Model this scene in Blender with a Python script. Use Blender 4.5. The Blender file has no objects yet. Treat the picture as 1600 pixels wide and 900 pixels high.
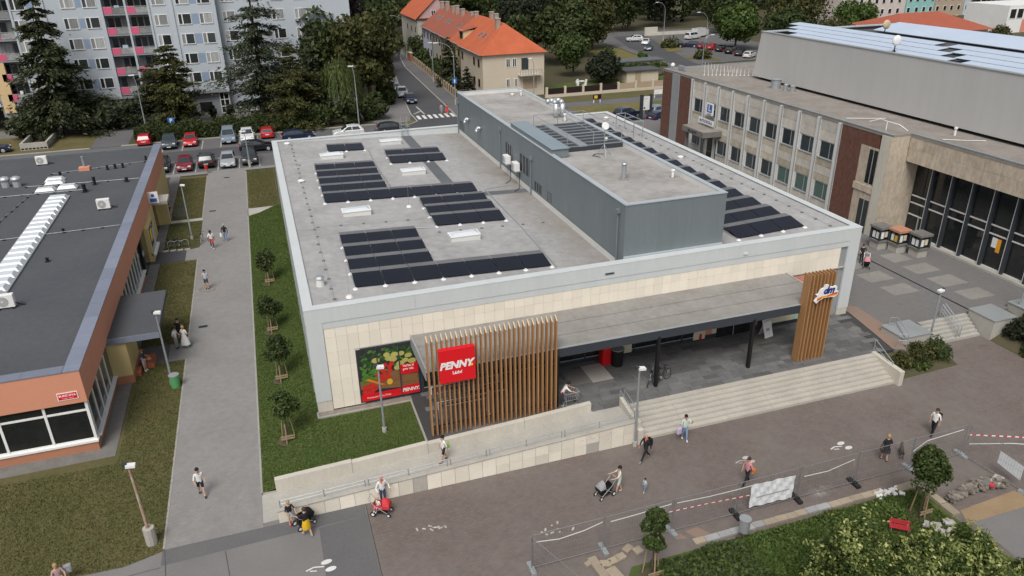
import bpy, math, random
import numpy as np
from mathutils import Vector, Matrix

random.seed(7); rng = np.random.default_rng(7)
PI = math.pi
G = -1.05            # level of the lower ground (the shop terrace is z = 0)
scene = bpy.context.scene
C = scene.collection

# ------------------------------------------------------------------ camera
cam_d = bpy.data.cameras.new('camera'); cam = bpy.data.objects.new('camera', cam_d); C.objects.link(cam)
cam_d.sensor_width = 36.0; cam_d.lens = 1182.4 / 1600 * 36; cam_d.clip_end = 2500; cam_d.clip_start = 0.5
def aim(o, loc, yaw, pitch, roll):
    f = Vector((math.sin(yaw)*math.cos(pitch), math.cos(yaw)*math.cos(pitch), -math.sin(pitch)))
    r = Vector((math.cos(yaw), -math.sin(yaw), 0)); u = r.cross(f)
    R = r*math.cos(roll) + u*math.sin(roll); U = -r*math.sin(roll) + u*math.cos(roll)
    m = Matrix((R, U, -f)).transposed().to_4x4(); m.translation = loc
    o.matrix_world = m
aim(cam, (-0.649, -38.501, 24.718), 0.315, 0.433, -0.017)
scene.camera = cam
scene.render.resolution_x = 1024; scene.render.resolution_y = 576
# ------------------------------------------------------------------ sky, sun, exposure: soft overcast daylight
SUN_EL, SUN_AZ = math.radians(54), math.radians(211)     # azimuth of the sun, clockwise from +Y
world = bpy.data.worlds.new('World'); scene.world = world; world.use_nodes = True
wn, wl = world.node_tree.nodes, world.node_tree.links
bg = wn['Background']; sky = wn.new('ShaderNodeTexSky'); sky.sky_type = 'NISHITA'; sky.sun_disc = False
sky.sun_elevation = SUN_EL; sky.sun_rotation = SUN_AZ; sky.air_density = 1.0; sky.dust_density = 4.0; sky.ozone_density = 1.0
hs = wn.new('ShaderNodeHueSaturation'); hs.inputs['Saturation'].default_value = 0.3
wl.new(sky.outputs[0], hs.inputs['Color']); wl.new(hs.outputs[0], bg.inputs[0]); bg.inputs[1].default_value = 0.075
sd = bpy.data.lights.new('sun', 'SUN'); sd.energy = 1.5; sd.angle = math.radians(28); sd.color = (1.0, 0.96, 0.9)
sun = bpy.data.objects.new('sun', sd); C.objects.link(sun)
sv = Vector((math.sin(SUN_AZ)*math.cos(SUN_EL), math.cos(SUN_AZ)*math.cos(SUN_EL), math.sin(SUN_EL)))
sun.rotation_euler = (-sv).to_track_quat('-Z', 'Y').to_euler(); sun.location = (0, -60, 80)
scene.view_settings.view_transform = 'Standard'; scene.view_settings.look = 'None'
scene.view_settings.gamma = 1.0; scene.view_settings.use_curve_mapping = False; scene.view_settings.exposure = 0.66

# ------------------------------------------------------------------ materials
M = {}
def pm(name, col, col2=None, rough=0.8, s1=0.5, s2=7.0, mixf=0.5, bump=0.0, bscale=None, metal=0.0, spec=0.3,
       rnd=0.0, island=0.0, coat=0.0, stretch=None, emit=None):
    """procedural material: two octave groups of noise blend col -> col2, optional per object / per leaf tone shift"""
    m = bpy.data.materials.new(name); m.use_nodes = True; n, l = m.node_tree.nodes, m.node_tree.links
    b = n['Principled BSDF']; b.inputs['Roughness'].default_value = rough; b.inputs['Metallic'].default_value = metal
    b.inputs['Specular IOR Level'].default_value = spec
    if coat: b.inputs['Coat Weight'].default_value = coat; b.inputs['Coat Roughness'].default_value = 0.12
    if col2 is None: col2 = tuple(c*0.8 for c in col)
    geo = n.new('ShaderNodeNewGeometry'); vec = geo.outputs['Position']
    if stretch:
        mp = n.new('ShaderNodeMapping'); mp.inputs['Scale'].default_value = stretch; l.new(vec, mp.inputs[0]); vec = mp.outputs[0]
    a = n.new('ShaderNodeTexNoise'); a.inputs['Scale'].default_value = s1; a.inputs['Detail'].default_value = 3; l.new(vec, a.inputs[0])
    f = n.new('ShaderNodeTexNoise'); f.inputs['Scale'].default_value = s2; f.inputs['Detail'].default_value = 6; f.inputs['Roughness'].default_value = 0.65; l.new(vec, f.inputs[0])
    mx = n.new('ShaderNodeMix'); mx.inputs[0].default_value = mixf; l.new(a.outputs[0], mx.inputs[2]); l.new(f.outputs[0], mx.inputs[3])
    rp = n.new('ShaderNodeMapRange'); rp.inputs[1].default_value = 0.32; rp.inputs[2].default_value = 0.68; l.new(mx.outputs[0], rp.inputs[0])
    fac = rp.outputs[0]
    cm = n.new('ShaderNodeMix'); cm.data_type = 'RGBA'; cm.inputs[6].default_value = (*col, 1); cm.inputs[7].default_value = (*col2, 1)
    l.new(fac, cm.inputs[0]); out = cm.outputs[2]
    if rnd or island:
        src = n.new('ShaderNodeObjectInfo').outputs['Random'] if rnd else geo.outputs['Random Per Island']
        k = rnd or island
        mr = n.new('ShaderNodeMapRange'); mr.inputs[3].default_value = 1-k; mr.inputs[4].default_value = 1+k; l.new(src, mr.inputs[0])
        mu = n.new('ShaderNodeMix'); mu.data_type = 'RGBA'; mu.blend_type = 'MULTIPLY'; mu.inputs[0].default_value = 1.0
        cc = n.new('ShaderNodeCombineColor'); [l.new(mr.outputs[0], cc.inputs[i]) for i in range(3)]
        l.new(out, mu.inputs[6]); l.new(cc.outputs[0], mu.inputs[7]); out = mu.outputs[2]
    l.new(out, b.inputs['Base Color'])
    if bump:
        bp = n.new('ShaderNodeBump'); bp.inputs['Strength'].default_value = min(1, bump*8); bp.inputs['Distance'].default_value = bump
        if bscale:
            g = n.new('ShaderNodeTexNoise'); g.inputs['Scale'].default_value = bscale; g.inputs['Detail'].default_value = 4; l.new(vec, g.inputs[0]); l.new(g.outputs[0], bp.inputs['Height'])
        else: l.new(f.outputs[0], bp.inputs['Height'])
        l.new(bp.outputs[0], b.inputs['Normal'])
    if emit: b.inputs['Emission Color'].default_value = (*emit[:3], 1); b.inputs['Emission Strength'].default_value = emit[3]
    M[name] = m; return m

def brickmat(name, c1, c2, mortar, bw, bh, msize, rough=0.85, stain=None, big=0.12):
    """small unit paving whose stones are too small to pick apart, with large worn patches"""
    m = pm(name, c1, c2, rough=rough); n, l = m.node_tree.nodes, m.node_tree.links; b = n['Principled BSDF']
    geo = next(x for x in n if x.type == 'NEW_GEOMETRY')
    br = n.new('ShaderNodeTexBrick'); br.inputs['Color1'].default_value = (*c1, 1); br.inputs['Color2'].default_value = (*c2, 1); br.inputs['Mortar'].default_value = (*mortar, 1)
    br.inputs['Scale'].default_value = 1.0; br.inputs['Mortar Size'].default_value = msize; br.inputs['Brick Width'].default_value = bw; br.inputs['Row Height'].default_value = bh
    l.new(geo.outputs['Position'], br.inputs[0])
    a = n.new('ShaderNodeTexNoise'); a.inputs['Scale'].default_value = big; a.inputs['Detail'].default_value = 7; a.inputs['Roughness'].default_value = 0.62; l.new(geo.outputs['Position'], a.inputs[0])
    rp = n.new('ShaderNodeMapRange'); rp.inputs[1].default_value = 0.42; rp.inputs[2].default_value = 0.68; l.new(a.outputs[0], rp.inputs[0])
    mx = n.new('ShaderNodeMix'); mx.data_type = 'RGBA'; l.new(rp.outputs[0], mx.inputs[0]); l.new(br.outputs[0], mx.inputs[6]); mx.inputs[7].default_value = (*(stain or mortar), 1)
    w = n.new('ShaderNodeTexNoise'); w.inputs['Scale'].default_value = 2.2; w.inputs['Detail'].default_value = 9; w.inputs['Roughness'].default_value = 0.75; l.new(geo.outputs['Position'], w.inputs[0])
    wr = n.new('ShaderNodeMapRange'); wr.inputs[1].default_value = 0.3; wr.inputs[2].default_value = 0.7; wr.inputs[3].default_value = 0.88; wr.inputs[4].default_value = 1.1; l.new(w.outputs[0], wr.inputs[0])
    cc = n.new('ShaderNodeCombineColor'); [l.new(wr.outputs[0], cc.inputs[i]) for i in range(3)]; mu = n.new('ShaderNodeMix'); mu.data_type = 'RGBA'; mu.blend_type = 'MULTIPLY'; mu.inputs[0].default_value = 1.0; l.new(mx.outputs[2], mu.inputs[6]); l.new(cc.outputs[0], mu.inputs[7])
    l.new(mu.outputs[2], b.inputs['Base Color']); return m

def leafmat(name, a, b_, c_, sss=0.25):
    m = bpy.data.materials.new(name); m.use_nodes = True; n, l = m.node_tree.nodes, m.node_tree.links
    b = n['Principled BSDF']; b.inputs['Roughness'].default_value = 0.6; b.inputs['Specular IOR Level'].default_value = 0.25
    g = n.new('ShaderNodeNewGeometry'); r = n.new('ShaderNodeValToRGB'); e = r.color_ramp.elements
    e[0].color = (*a, 1); e[1].color = (*c_, 1); x = e.new(0.55); x.color = (*b_, 1)
    l.new(g.outputs['Random Per Island'], r.inputs[0]); l.new(r.outputs[0], b.inputs['Base Color'])
    t = n.new('ShaderNodeBsdfTranslucent'); l.new(r.outputs[0], t.inputs[0]); ms = n.new('ShaderNodeMixShader'); ms.inputs[0].default_value = sss
    l.new(b.outputs[0], ms.inputs[1]); l.new(t.outputs[0], ms.inputs[2]); l.new(ms.outputs[0], n['Material Output'].inputs[0])
    M[name] = m; return m

# ground
pm('earth', (0.06, 0.06, 0.028), (0.09, 0.075, 0.045), s1=0.2, s2=3, bump=0.03)
pm('grass_lush', (0.042, 0.075, 0.016), (0.1, 0.115, 0.034), s1=0.35, s2=5, bump=0.05, bscale=14)
pm('grass_dry', (0.07, 0.075, 0.024), (0.16, 0.12, 0.06), s1=0.35, s2=4, bump=0.05, bscale=14)
pm('grass_mid', (0.06, 0.07, 0.02), (0.13, 0.105, 0.05), s1=0.3, s2=4, bump=0.05, bscale=14)
pm('grass_yellow', (0.085, 0.09, 0.026), (0.18, 0.145, 0.055), s1=0.25, s2=2.5, bump=0.05, bscale=10)
pm('asphalt', (0.1, 0.1, 0.105), (0.145, 0.142, 0.14), s1=0.2, s2=9, bump=0.004, bscale=60)
pm('asphalt_dark', (0.06, 0.062, 0.068), (0.085, 0.085, 0.09), s1=0.25, s2=9, bump=0.004, bscale=60)
pm('asphalt_worn', (0.15, 0.147, 0.145), (0.2, 0.193, 0.19), s1=0.3, s2=11, bump=0.004, bscale=60)
brickmat('path_pavers', (0.235, 0.23, 0.225), (0.265, 0.26, 0.255), (0.195, 0.19, 0.185), 0.2, 0.1, 0.012, stain=(0.21, 0.205, 0.2), big=0.25)
brickmat('plaza_pavers', (0.142, 0.116, 0.106), (0.175, 0.139, 0.125), (0.115, 0.097, 0.089), 0.22, 0.11, 0.012, stain=(0.172, 0.149, 0.136), big=0.16)
brickmat('upper_pavers', (0.155, 0.152, 0.152), (0.18, 0.176, 0.175), (0.13, 0.128, 0.128), 0.2, 0.1, 0.01, stain=(0.165, 0.155, 0.15), big=0.14)
brickmat('light_pavers', (0.3, 0.285, 0.26), (0.25, 0.24, 0.22), (0.19, 0.18, 0.165), 0.12, 0.12, 0.02, stain=(0.26, 0.25, 0.23), big=0.5)
brickmat('plaza_light', (0.17, 0.145, 0.132), (0.2, 0.17, 0.15), (0.15, 0.13, 0.118), 0.22, 0.11, 0.012, stain=(0.155, 0.13, 0.118), big=0.5); pm('brick_red_paving', (0.26, 0.17, 0.13), (0.22, 0.17, 0.14), s1=0.6, s2=9)
pm('slate', (0.1, 0.1, 0.103), (0.155, 0.153, 0.153), rough=0.7, s1=1.2, s2=6, rnd=0.26, bump=0.006)
pm('slate_joint', (0.06, 0.06, 0.06))
pm('sand', (0.32, 0.23, 0.14), (0.24, 0.17, 0.1), s1=0.8, s2=6, bump=0.03)
pm('gravel', (0.3, 0.26, 0.22), (0.16, 0.14, 0.125), s1=3, s2=22, bump=0.03, bscale=30)
pm('kerb', (0.36, 0.34, 0.31), (0.27, 0.26, 0.24), s1=1, s2=8)
pm('white_paint', (0.72, 0.72, 0.7), (0.5, 0.5, 0.48), s1=1.5, s2=14)
pm('worn_paint', (0.62, 0.61, 0.59), (0.2, 0.18, 0.17), s1=2.5, s2=16)
pm('concrete', (0.43, 0.41, 0.37), (0.32, 0.31, 0.28), s1=0.7, s2=6, bump=0.004)
pm('concrete_pale', (0.56, 0.53, 0.46), (0.45, 0.425, 0.37), s1=0.7, s2=6, bump=0.004, stretch=(1, 1, 0.35))
pm('concrete_step', (0.47, 0.44, 0.385), (0.36, 0.34, 0.3), s1=0.9, s2=7, bump=0.004)
pm('concrete_dark', (0.2, 0.19, 0.18), (0.13, 0.125, 0.118), s1=1.5, s2=7)
# buildings
pm('travertine', (0.78, 0.72, 0.615), (0.72, 0.66, 0.56), s1=1.2, s2=9, rnd=0.05)
pm('wall_stone', (0.73, 0.68, 0.58), (0.63, 0.585, 0.5), s1=1.0, s2=8, rnd=0.12)
pm('travertine_old', (0.56, 0.485, 0.385), (0.33, 0.275, 0.215), s1=1.6, s2=4, mixf=0.65, rnd=0.06, stretch=(1, 1, 0.45))
pm('metal_pale', (0.58, 0.61, 0.615), (0.52, 0.55, 0.56), rough=0.45, s1=0.6, s2=4, metal=0.05, stretch=(1,1,0.25))
pm('metal_blue', (0.185, 0.215, 0.228), (0.155, 0.182, 0.196), rough=0.45, s1=0.6, s2=4, metal=0.05, stretch=(1,1,0.2))
pm('metal_flash', (0.47, 0.515, 0.55), (0.41, 0.455, 0.49), rough=0.4, metal=0.2)
pm('metal_grey', (0.37, 0.39, 0.4), (0.3, 0.32, 0.33), rough=0.5, metal=0.3)
pm('galv', (0.42, 0.45, 0.47), (0.33, 0.36, 0.38), rough=0.45, metal=0.5)
pm('anthracite', (0.045, 0.052, 0.062), (0.035, 0.04, 0.05), rough=0.5)
pm('black', (0.012, 0.012, 0.013), rough=0.6); pm('rubber', (0.025, 0.025, 0.027), rough=0.8)
pm('roof_felt', (0.4, 0.4, 0.402), (0.26, 0.257, 0.255), s1=0.35, s2=1.7, mixf=0.6, bump=0.006)
pm('roof_felt_dirty', (0.3, 0.275, 0.25), (0.19, 0.17, 0.15), s1=0.6, s2=3.0, bump=0.006)
pm('roof_pent', (0.4, 0.39, 0.38), (0.23, 0.215, 0.2), s1=0.35, s2=1.6, bump=0.006)
pm('canopy_felt', (0.29, 0.28, 0.265), (0.2, 0.19, 0.172), s1=0.6, s2=3.0)
pm('roof_dark', (0.062, 0.067, 0.078), (0.09, 0.093, 0.1), s1=0.2, s2=3, bump=0.01, bscale=25)
pm('roof_patch', (0.13, 0.14, 0.15), (0.1, 0.108, 0.115), s1=0.6, s2=5)
pm('solar', (0.008, 0.01, 0.017), (0.011, 0.014, 0.023), rough=0.2, spec=0.4)
pm('alu', (0.6, 0.62, 0.64), (0.5, 0.52, 0.54), rough=0.4, metal=0.6)
pm('white', (0.78, 0.78, 0.77), (0.68, 0.68, 0.67), rough=0.5)
pm('plastic_white', (0.66, 0.66, 0.64), (0.55, 0.55, 0.53), rough=0.5)
pm('dome', (0.62, 0.66, 0.69), (0.54, 0.58, 0.61), rough=0.25, spec=0.6)
pm('wood', (0.4, 0.215, 0.095), (0.3, 0.155, 0.065), s1=2.0, s2=9, rnd=0.1, rough=0.6, stretch=(4, 4, 0.4))
pm('wood_tip', (0.6, 0.48, 0.32)); pm('wood_grey', (0.3, 0.24, 0.17), (0.22, 0.17, 0.12))
pm('orange_wall', (0.6, 0.27, 0.175), (0.56, 0.25, 0.16), s1=0.3, s2=3)
pm('orange_plinth', (0.42, 0.19, 0.11), (0.36, 0.165, 0.1), s1=0.5, s2=4)
pm('yellow_wall', (0.58, 0.46, 0.22), (0.53, 0.42, 0.2), s1=0.4, s2=4)
pm('blue_flash', (0.2, 0.225, 0.285), (0.165, 0.185, 0.24), rough=0.5, s1=0.6, s2=4, rnd=0.1)
pm('panel_blue', (0.47, 0.515, 0.56), (0.435, 0.475, 0.52), s1=0.3, s2=3); pm('panel_blue_dark', (0.26, 0.33, 0.45), (0.24, 0.31, 0.42))
pm('panel_grey', (0.27, 0.285, 0.31), (0.23, 0.245, 0.27)); pm('pink', (0.62, 0.12, 0.22), (0.56, 0.105, 0.19)); pm('peach', (0.68, 0.5, 0.28))
pm('balcony_glass', (0.36, 0.37, 0.36), (0.16, 0.17, 0.17), s1=1.2, s2=4, rough=0.3, rnd=0.35)
pm('granite_red', (0.1, 0.042, 0.031), (0.17, 0.09, 0.065), rough=0.45, s1=5, s2=2.2, mixf=0.75, stretch=(1, 1.6, 0.8))
pm('hall_grey', (0.5, 0.495, 0.485), (0.44, 0.437, 0.43), s1=0.15, s2=1.2, rough=0.6, stretch=(1, 1, 0.15))
pm('sheet_blue', (0.5, 0.585, 0.7), (0.44, 0.52, 0.64), rough=0.35, s1=0.3, s2=2)
pm('glass', (0.028, 0.036, 0.04), (0.045, 0.055, 0.058), rough=0.08, spec=0.6, s1=0.7, s2=2, rnd=0.5)
pm('glass_dark', (0.012, 0.014, 0.015), (0.022, 0.024, 0.024), rough=0.06, spec=0.55, s1=0.5, s2=2)
pm('glass_green', (0.09, 0.15, 0.125), (0.06, 0.1, 0.09), rough=0.1, spec=0.5)
pm('curtain', (0.36, 0.37, 0.37), (0.16, 0.17, 0.175), rough=0.3, s1=1.2, s2=9, rnd=0.4, stretch=(3, 3, 0.3))
pm('cream_wall', (0.55, 0.48, 0.385), (0.5, 0.43, 0.345), s1=0.4, s2=3); pm('house_grey', (0.42, 0.4, 0.36), (0.37, 0.35, 0.31)); pm('house_lilac', (0.5, 0.52, 0.62)); pm('house_yellow', (0.62, 0.52, 0.3)); pm('house_brown', (0.4, 0.31, 0.22))
pm('house_pink', (0.6, 0.53, 0.5)); pm('house_teal', (0.27, 0.52, 0.5)); pm('house_tan', (0.42, 0.34, 0.25)); pm('house_sky', (0.5, 0.58, 0.64)); pm('house_rose', (0.56, 0.36, 0.36))
pm('tile_orange', (0.5, 0.125, 0.055), (0.36, 0.09, 0.042), s1=0.5, s2=4, bump=0.03, bscale=3); pm('tile_brown', (0.32, 0.1, 0.065), (0.25, 0.08, 0.052), s1=0.4, s2=6); pm('tile_red', (0.36, 0.1, 0.06), (0.3, 0.085, 0.05))
pm('chimney', (0.38, 0.31, 0.25), (0.27, 0.22, 0.18)); pm('brick', (0.4, 0.13, 0.07))
pm('penny_red', (0.66, 0.012, 0.02), (0.62, 0.011, 0.018), rough=0.35); pm('yellow_dot', (0.85, 0.55, 0.02)); pm('sign_blue', (0.03, 0.12, 0.42)); pm('navy', (0.015, 0.03, 0.18)); pm('dm_red', (0.65, 0.03, 0.02)); pm('dm_orange', (0.85, 0.36, 0.02))
pm('salmon', (0.65, 0.27, 0.2)); pm('mint', (0.4, 0.62, 0.48)); pm('cream', (0.66, 0.61, 0.45)); pm('ink', (0.03, 0.03, 0.035)); pm('grey_print', (0.4, 0.4, 0.4))
pm('tape_red', (0.65, 0.05, 0.07)); pm('banner', (0.72, 0.74, 0.76), (0.6, 0.63, 0.66), s1=1.2, s2=4); pm('copper', (0.5, 0.25, 0.16)); pm('rust', (0.3, 0.12, 0.06), (0.45, 0.42, 0.36), s1=3, s2=9)
pm('graffiti', (0.5, 0.25, 0.3))
# plants
leafmat('leaf_dark', (0.02, 0.034, 0.011), (0.045, 0.064, 0.019), (0.085, 0.103, 0.034))
leafmat('leaf_olive', (0.03, 0.038, 0.012), (0.066, 0.072, 0.022), (0.13, 0.122, 0.042))
leafmat('leaf_mid', (0.024, 0.042, 0.012), (0.052, 0.08, 0.021), (0.1, 0.13, 0.038))
leafmat('leaf_fresh', (0.035, 0.06, 0.013), (0.07, 0.115, 0.025), (0.12, 0.17, 0.045))
leafmat('leaf_yellow', (0.03, 0.05, 0.013), (0.07, 0.105, 0.027), (0.16, 0.2, 0.055)); leafmat('leaf_tip', (0.14, 0.18, 0.045), (0.26, 0.3, 0.09), (0.5, 0.5, 0.22))
leafmat('leaf_willow', (0.05, 0.075, 0.02), (0.09, 0.12, 0.035), (0.14, 0.165, 0.06))
leafmat('needle', (0.022, 0.032, 0.015), (0.048, 0.06, 0.027), (0.1, 0.105, 0.048))
leafmat('needle_blue', (0.02, 0.032, 0.018), (0.05, 0.066, 0.036), (0.095, 0.11, 0.06))
leafmat('needle_black', (0.011, 0.016, 0.009), (0.024, 0.031, 0.016), (0.048, 0.055, 0.027))
leafmat('leaf_plum', (0.018, 0.012, 0.012), (0.03, 0.02, 0.02), (0.05, 0.035, 0.035))
leafmat('grass_blade', (0.065, 0.083, 0.022), (0.1, 0.115, 0.034), (0.18, 0.15, 0.065)); leafmat('grass_blade_lush', (0.05, 0.095, 0.018), (0.075, 0.125, 0.027), (0.12, 0.14, 0.042))
pm('bark', (0.11, 0.085, 0.062), (0.06, 0.047, 0.036), s1=3, s2=9, stretch=(2, 2, 0.5)); pm('stake', (0.34, 0.25, 0.16), (0.26, 0.19, 0.12))

# ------------------------------------------------------------------ mesh helpers
class MB:
    def __init__(s): s.v = []; s.f = []; s.m = []
    def add(s, vs, fs, m=0):
        o = len(s.v); s.v += [tuple(v) for v in vs]; s.f += [tuple(i+o for i in f) for f in fs]; s.m += [m]*len(fs); return s
    def face(s, pts, m=0): return s.add(pts, [tuple(range(len(pts)))], m)
    def box(s, x0, y0, z0, x1, y1, z1, m=0):
        return s.add([(x0,y0,z0),(x1,y0,z0),(x1,y1,z0),(x0,y1,z0),(x0,y0,z1),(x1,y0,z1),(x1,y1,z1),(x0,y1,z1)],
                     [(3,2,1,0),(4,5,6,7),(0,1,5,4),(1,2,6,5),(2,3,7,6),(3,0,4,7)], m)
    def obox(s, c, size, rz=0.0, rx=0.0, ry=0.0, m=0):
        R = Matrix.Rotation(rz, 3, 'Z') @ Matrix.Rotation(ry, 3, 'Y') @ Matrix.Rotation(rx, 3, 'X'); a, b, d = [x/2 for x in size]; c = Vector(c)
        vs = [c + R @ Vector(p) for p in ((-a,-b,-d),(a,-b,-d),(a,b,-d),(-a,b,-d),(-a,-b,d),(a,-b,d),(a,b,d),(-a,b,d))]
        return s.add(vs, [(3,2,1,0),(4,5,6,7),(0,1,5,4),(1,2,6,5),(2,3,7,6),(3,0,4,7)], m)
    def cyl(s, p0, p1, r0, r1=None, n=8, m=0, caps=True):
        p0, p1 = Vector(p0), Vector(p1); r1 = r0 if r1 is None else r1; d = (p1-p0).normalized() if (p1-p0).length > 1e-6 else Vector((0,0,1))
        a = d.orthogonal().normalized(); b = d.cross(a); vs = []
        for k in range(n):
            q = a*math.cos(2*PI*k/n) + b*math.sin(2*PI*k/n); vs.append(p0+q*r0); vs.append(p1+q*r1)
        fs = [(2*k, 2*((k+1)%n), 2*((k+1)%n)+1, 2*k+1) for k in range(n)]
        if caps: fs += [tuple(2*k for k in range(n))[::-1], tuple(2*k+1 for k in range(n))]
        return s.add(vs, fs, m)
    def tube(s, pts, r, n=6, m=0):
        for a, b in zip(pts, pts[1:]): s.cyl(a, b, r, n=n, m=m)
        return s
    def prism(s, poly, z0, z1, m=0):
        n = len(poly); z0 = [z0]*n if not isinstance(z0, (list, tuple)) else z0; z1 = [z1]*n if not isinstance(z1, (list, tuple)) else z1
        vs = [(p[0],p[1],z0[i]) for i,p in enumerate(poly)] + [(p[0],p[1],z1[i]) for i,p in enumerate(poly)]
        return s.add(vs, [tuple(range(n))[::-1], tuple(range(n,2*n))] + [(i,(i+1)%n,(i+1)%n+n,i+n) for i in range(n)], m)
    def sph(s, c, r, nu=10, nv=7, sc=(1,1,1), m=0, v0=-PI/2, v1=PI/2):
        vs = []; fs = []
        for j in range(nv+1):
            t = v0 + (v1-v0)*j/nv
            for i in range(nu):
                p = 2*PI*i/nu; vs.append((c[0]+r*sc[0]*math.cos(t)*math.cos(p), c[1]+r*sc[1]*math.cos(t)*math.sin(p), c[2]+r*sc[2]*math.sin(t)))
        for j in range(nv):
            for i in range(nu): fs.append((j*nu+i, j*nu+(i+1)%nu, (j+1)*nu+(i+1)%nu, (j+1)*nu+i))
        return s.add(vs, fs, m)
    def mesh(s, name, mats, smooth=False, shift=(0,0,0)):
        me = bpy.data.meshes.new(name); dx, dy, dz = shift
        me.from_pydata([(x-dx,y-dy,z-dz) for x,y,z in s.v], [], s.f)
        for k in ([mats] if isinstance(mats, str) else mats): me.materials.append(M[k])
        if any(s.m): me.polygons.foreach_set('material_index', s.m)
        if smooth: me.polygons.foreach_set('use_smooth', [True]*len(s.f))
        me.update(); return me
    def build(s, name, mats, parent=None, smooth=False, bevel=0.0, **tags):
        """vertices are world coordinates; with a parent they are shifted to be local to it"""
        o = bpy.data.objects.new(name, s.mesh(name, mats, smooth, wpos(parent) if parent else (0,0,0))); C.objects.link(o); o.parent = parent
        if bevel: b = o.modifiers.new('bevel', 'BEVEL'); b.width = bevel; b.segments = 2; b.limit_method = 'ANGLE'
        for k, v in tags.items(): o[k] = v
        return o
    def local(s, name, mats, parent, loc=(0,0,0), smooth=False):
        o = bpy.data.objects.new(name, s.mesh(name, mats, smooth)); C.objects.link(o); o.parent = parent; o.location = loc; return o
def wpos(o):
    p = Vector((0,0,0))
    while o: p += o.location; o = o.parent
    return p
def thing(name, label, cat, loc=(0,0,0), rz=0.0, group=None, sc=1.0):
    o = bpy.data.objects.new(name, None); C.objects.link(o); o.location = loc; o.rotation_euler = (0,0,rz); o.scale = (sc,sc,sc); o.empty_display_size = 0.2
    o['label'] = label; o['category'] = cat
    if group: o['group'] = group
    return o
def tag(o, label, cat, group=None):
    o['label'] = label; o['category'] = cat
    if group: o['group'] = group
    return o
def struct(o): o['kind'] = 'structure'; return o
def stuff(o, label=None, cat=None):
    o['kind'] = 'stuff'
    if label: o['label'] = label; o['category'] = cat
    return o
def piece(name, me, parent, pos, rz=0.0):
    """an alike piece sharing mesh data, placed by world position"""
    o = bpy.data.objects.new(name, me); C.objects.link(o); o.parent = parent; o.location = Vector(pos) - wpos(parent); o.rotation_euler = (0,0,rz); return o
def dup(root, loc, rz, label, group=None, mat=None, sc=None):
    r = root.copy(); C.objects.link(r); r.location = loc; r.rotation_euler = (0,0,rz); r['label'] = label
    if group: r['group'] = group
    if sc: r.scale = (sc,sc,sc)
    for ch in list(root.children):
        c = ch.copy(); C.objects.link(c); c.parent = r
        for g in ch.children: d = g.copy(); C.objects.link(d); d.parent = c
    return r
bench = bpy.data.scenes.new('bench')                       # scratch scene, removed at the end: turns curves and skinned skeletons into meshes
def evaluated(o):
    bench.collection.objects.link(o)
    with bpy.context.temp_override(scene=bench, view_layer=bench.view_layers[0]): dg = bpy.context.evaluated_depsgraph_get()
    me = bpy.data.meshes.new_from_object(o.evaluated_get(dg)); bpy.data.objects.remove(o); return me
def text_mesh(txt, size, mat, depth=0.01, bold=0.0, shear=0.0, align='CENTER'):
    cu = bpy.data.curves.new('lettering', 'FONT'); cu.body = txt; cu.size = size; cu.extrude = depth; cu.offset = bold; cu.shear = shear; cu.align_x = align; cu.align_y = 'CENTER'; cu.resolution_u = 3
    t = bpy.data.objects.new('lettering', cu); me = evaluated(t); me.materials.clear(); me.materials.append(M[mat]); me.name = 'lettering'; return me
def lettering(txt, size, mat, parent, pos, rot=(PI/2,0,0), **k):
    o = bpy.data.objects.new('lettering', text_mesh(txt, size, mat, **k)); C.objects.link(o); o.parent = parent
    o.location = Vector(pos) - wpos(parent); o.rotation_euler = rot; return o
def sheet(name, poly, z, mat, parent=None):
    b = MB(); b.face([(x,y,z) for x,y in poly]); o = b.build(name, mat, parent)
    return struct(o) if parent is None else o
def rect(x0,y0,x1,y1): return [(x0,y0),(x1,y0),(x1,y1),(x0,y1)]
def fast_mesh(name, V, F, mat):
    me = bpy.data.meshes.new(name); n = len(F); k = F.shape[1]
    me.vertices.add(len(V)); me.vertices.foreach_set('co', V.astype(np.float32).ravel()); me.loops.add(n*k); me.loops.foreach_set('vertex_index', F.astype(np.int32).ravel())
    me.polygons.add(n); me.polygons.foreach_set('loop_start', np.arange(0, n*k, k, dtype=np.int32)); me.materials.append(M[mat]); me.update(calc_edges=True); return me
# ================================================================== GROUND AND HARD SURFACES
sheet('ground', rect(-700,-200,900,1000), -1.12, 'earth')
sheet('asphalt_forecourt', [(-60,-60),(1.5,-60),(1.47,-7.3),(-3.45,-7.3),(-3.45,-7.55),(-60,-7.55)], -1.066, 'asphalt_worn')
sheet('asphalt_patch', [(-0.9,-12.9),(1.46,-12.9),(1.44,-8.35),(-0.9,-8.5)], -1.06, 'asphalt')
sheet('asphalt_patch', [(-8.0,-8.6),(1.4,-8.35),(1.44,-7.5),(-8.0,-7.58)], -1.058, 'asphalt')
sheet('plaza', [(1.5,-60),(80,-60),(80,-3.0),(34,-3.0),(34,-7.0),(1.5,-7.0)], -1.062, 'plaza_pavers')
sheet('path', rect(-7.9,-7.56,-3.45,59.4), -1.052, 'path_pavers')
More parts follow.
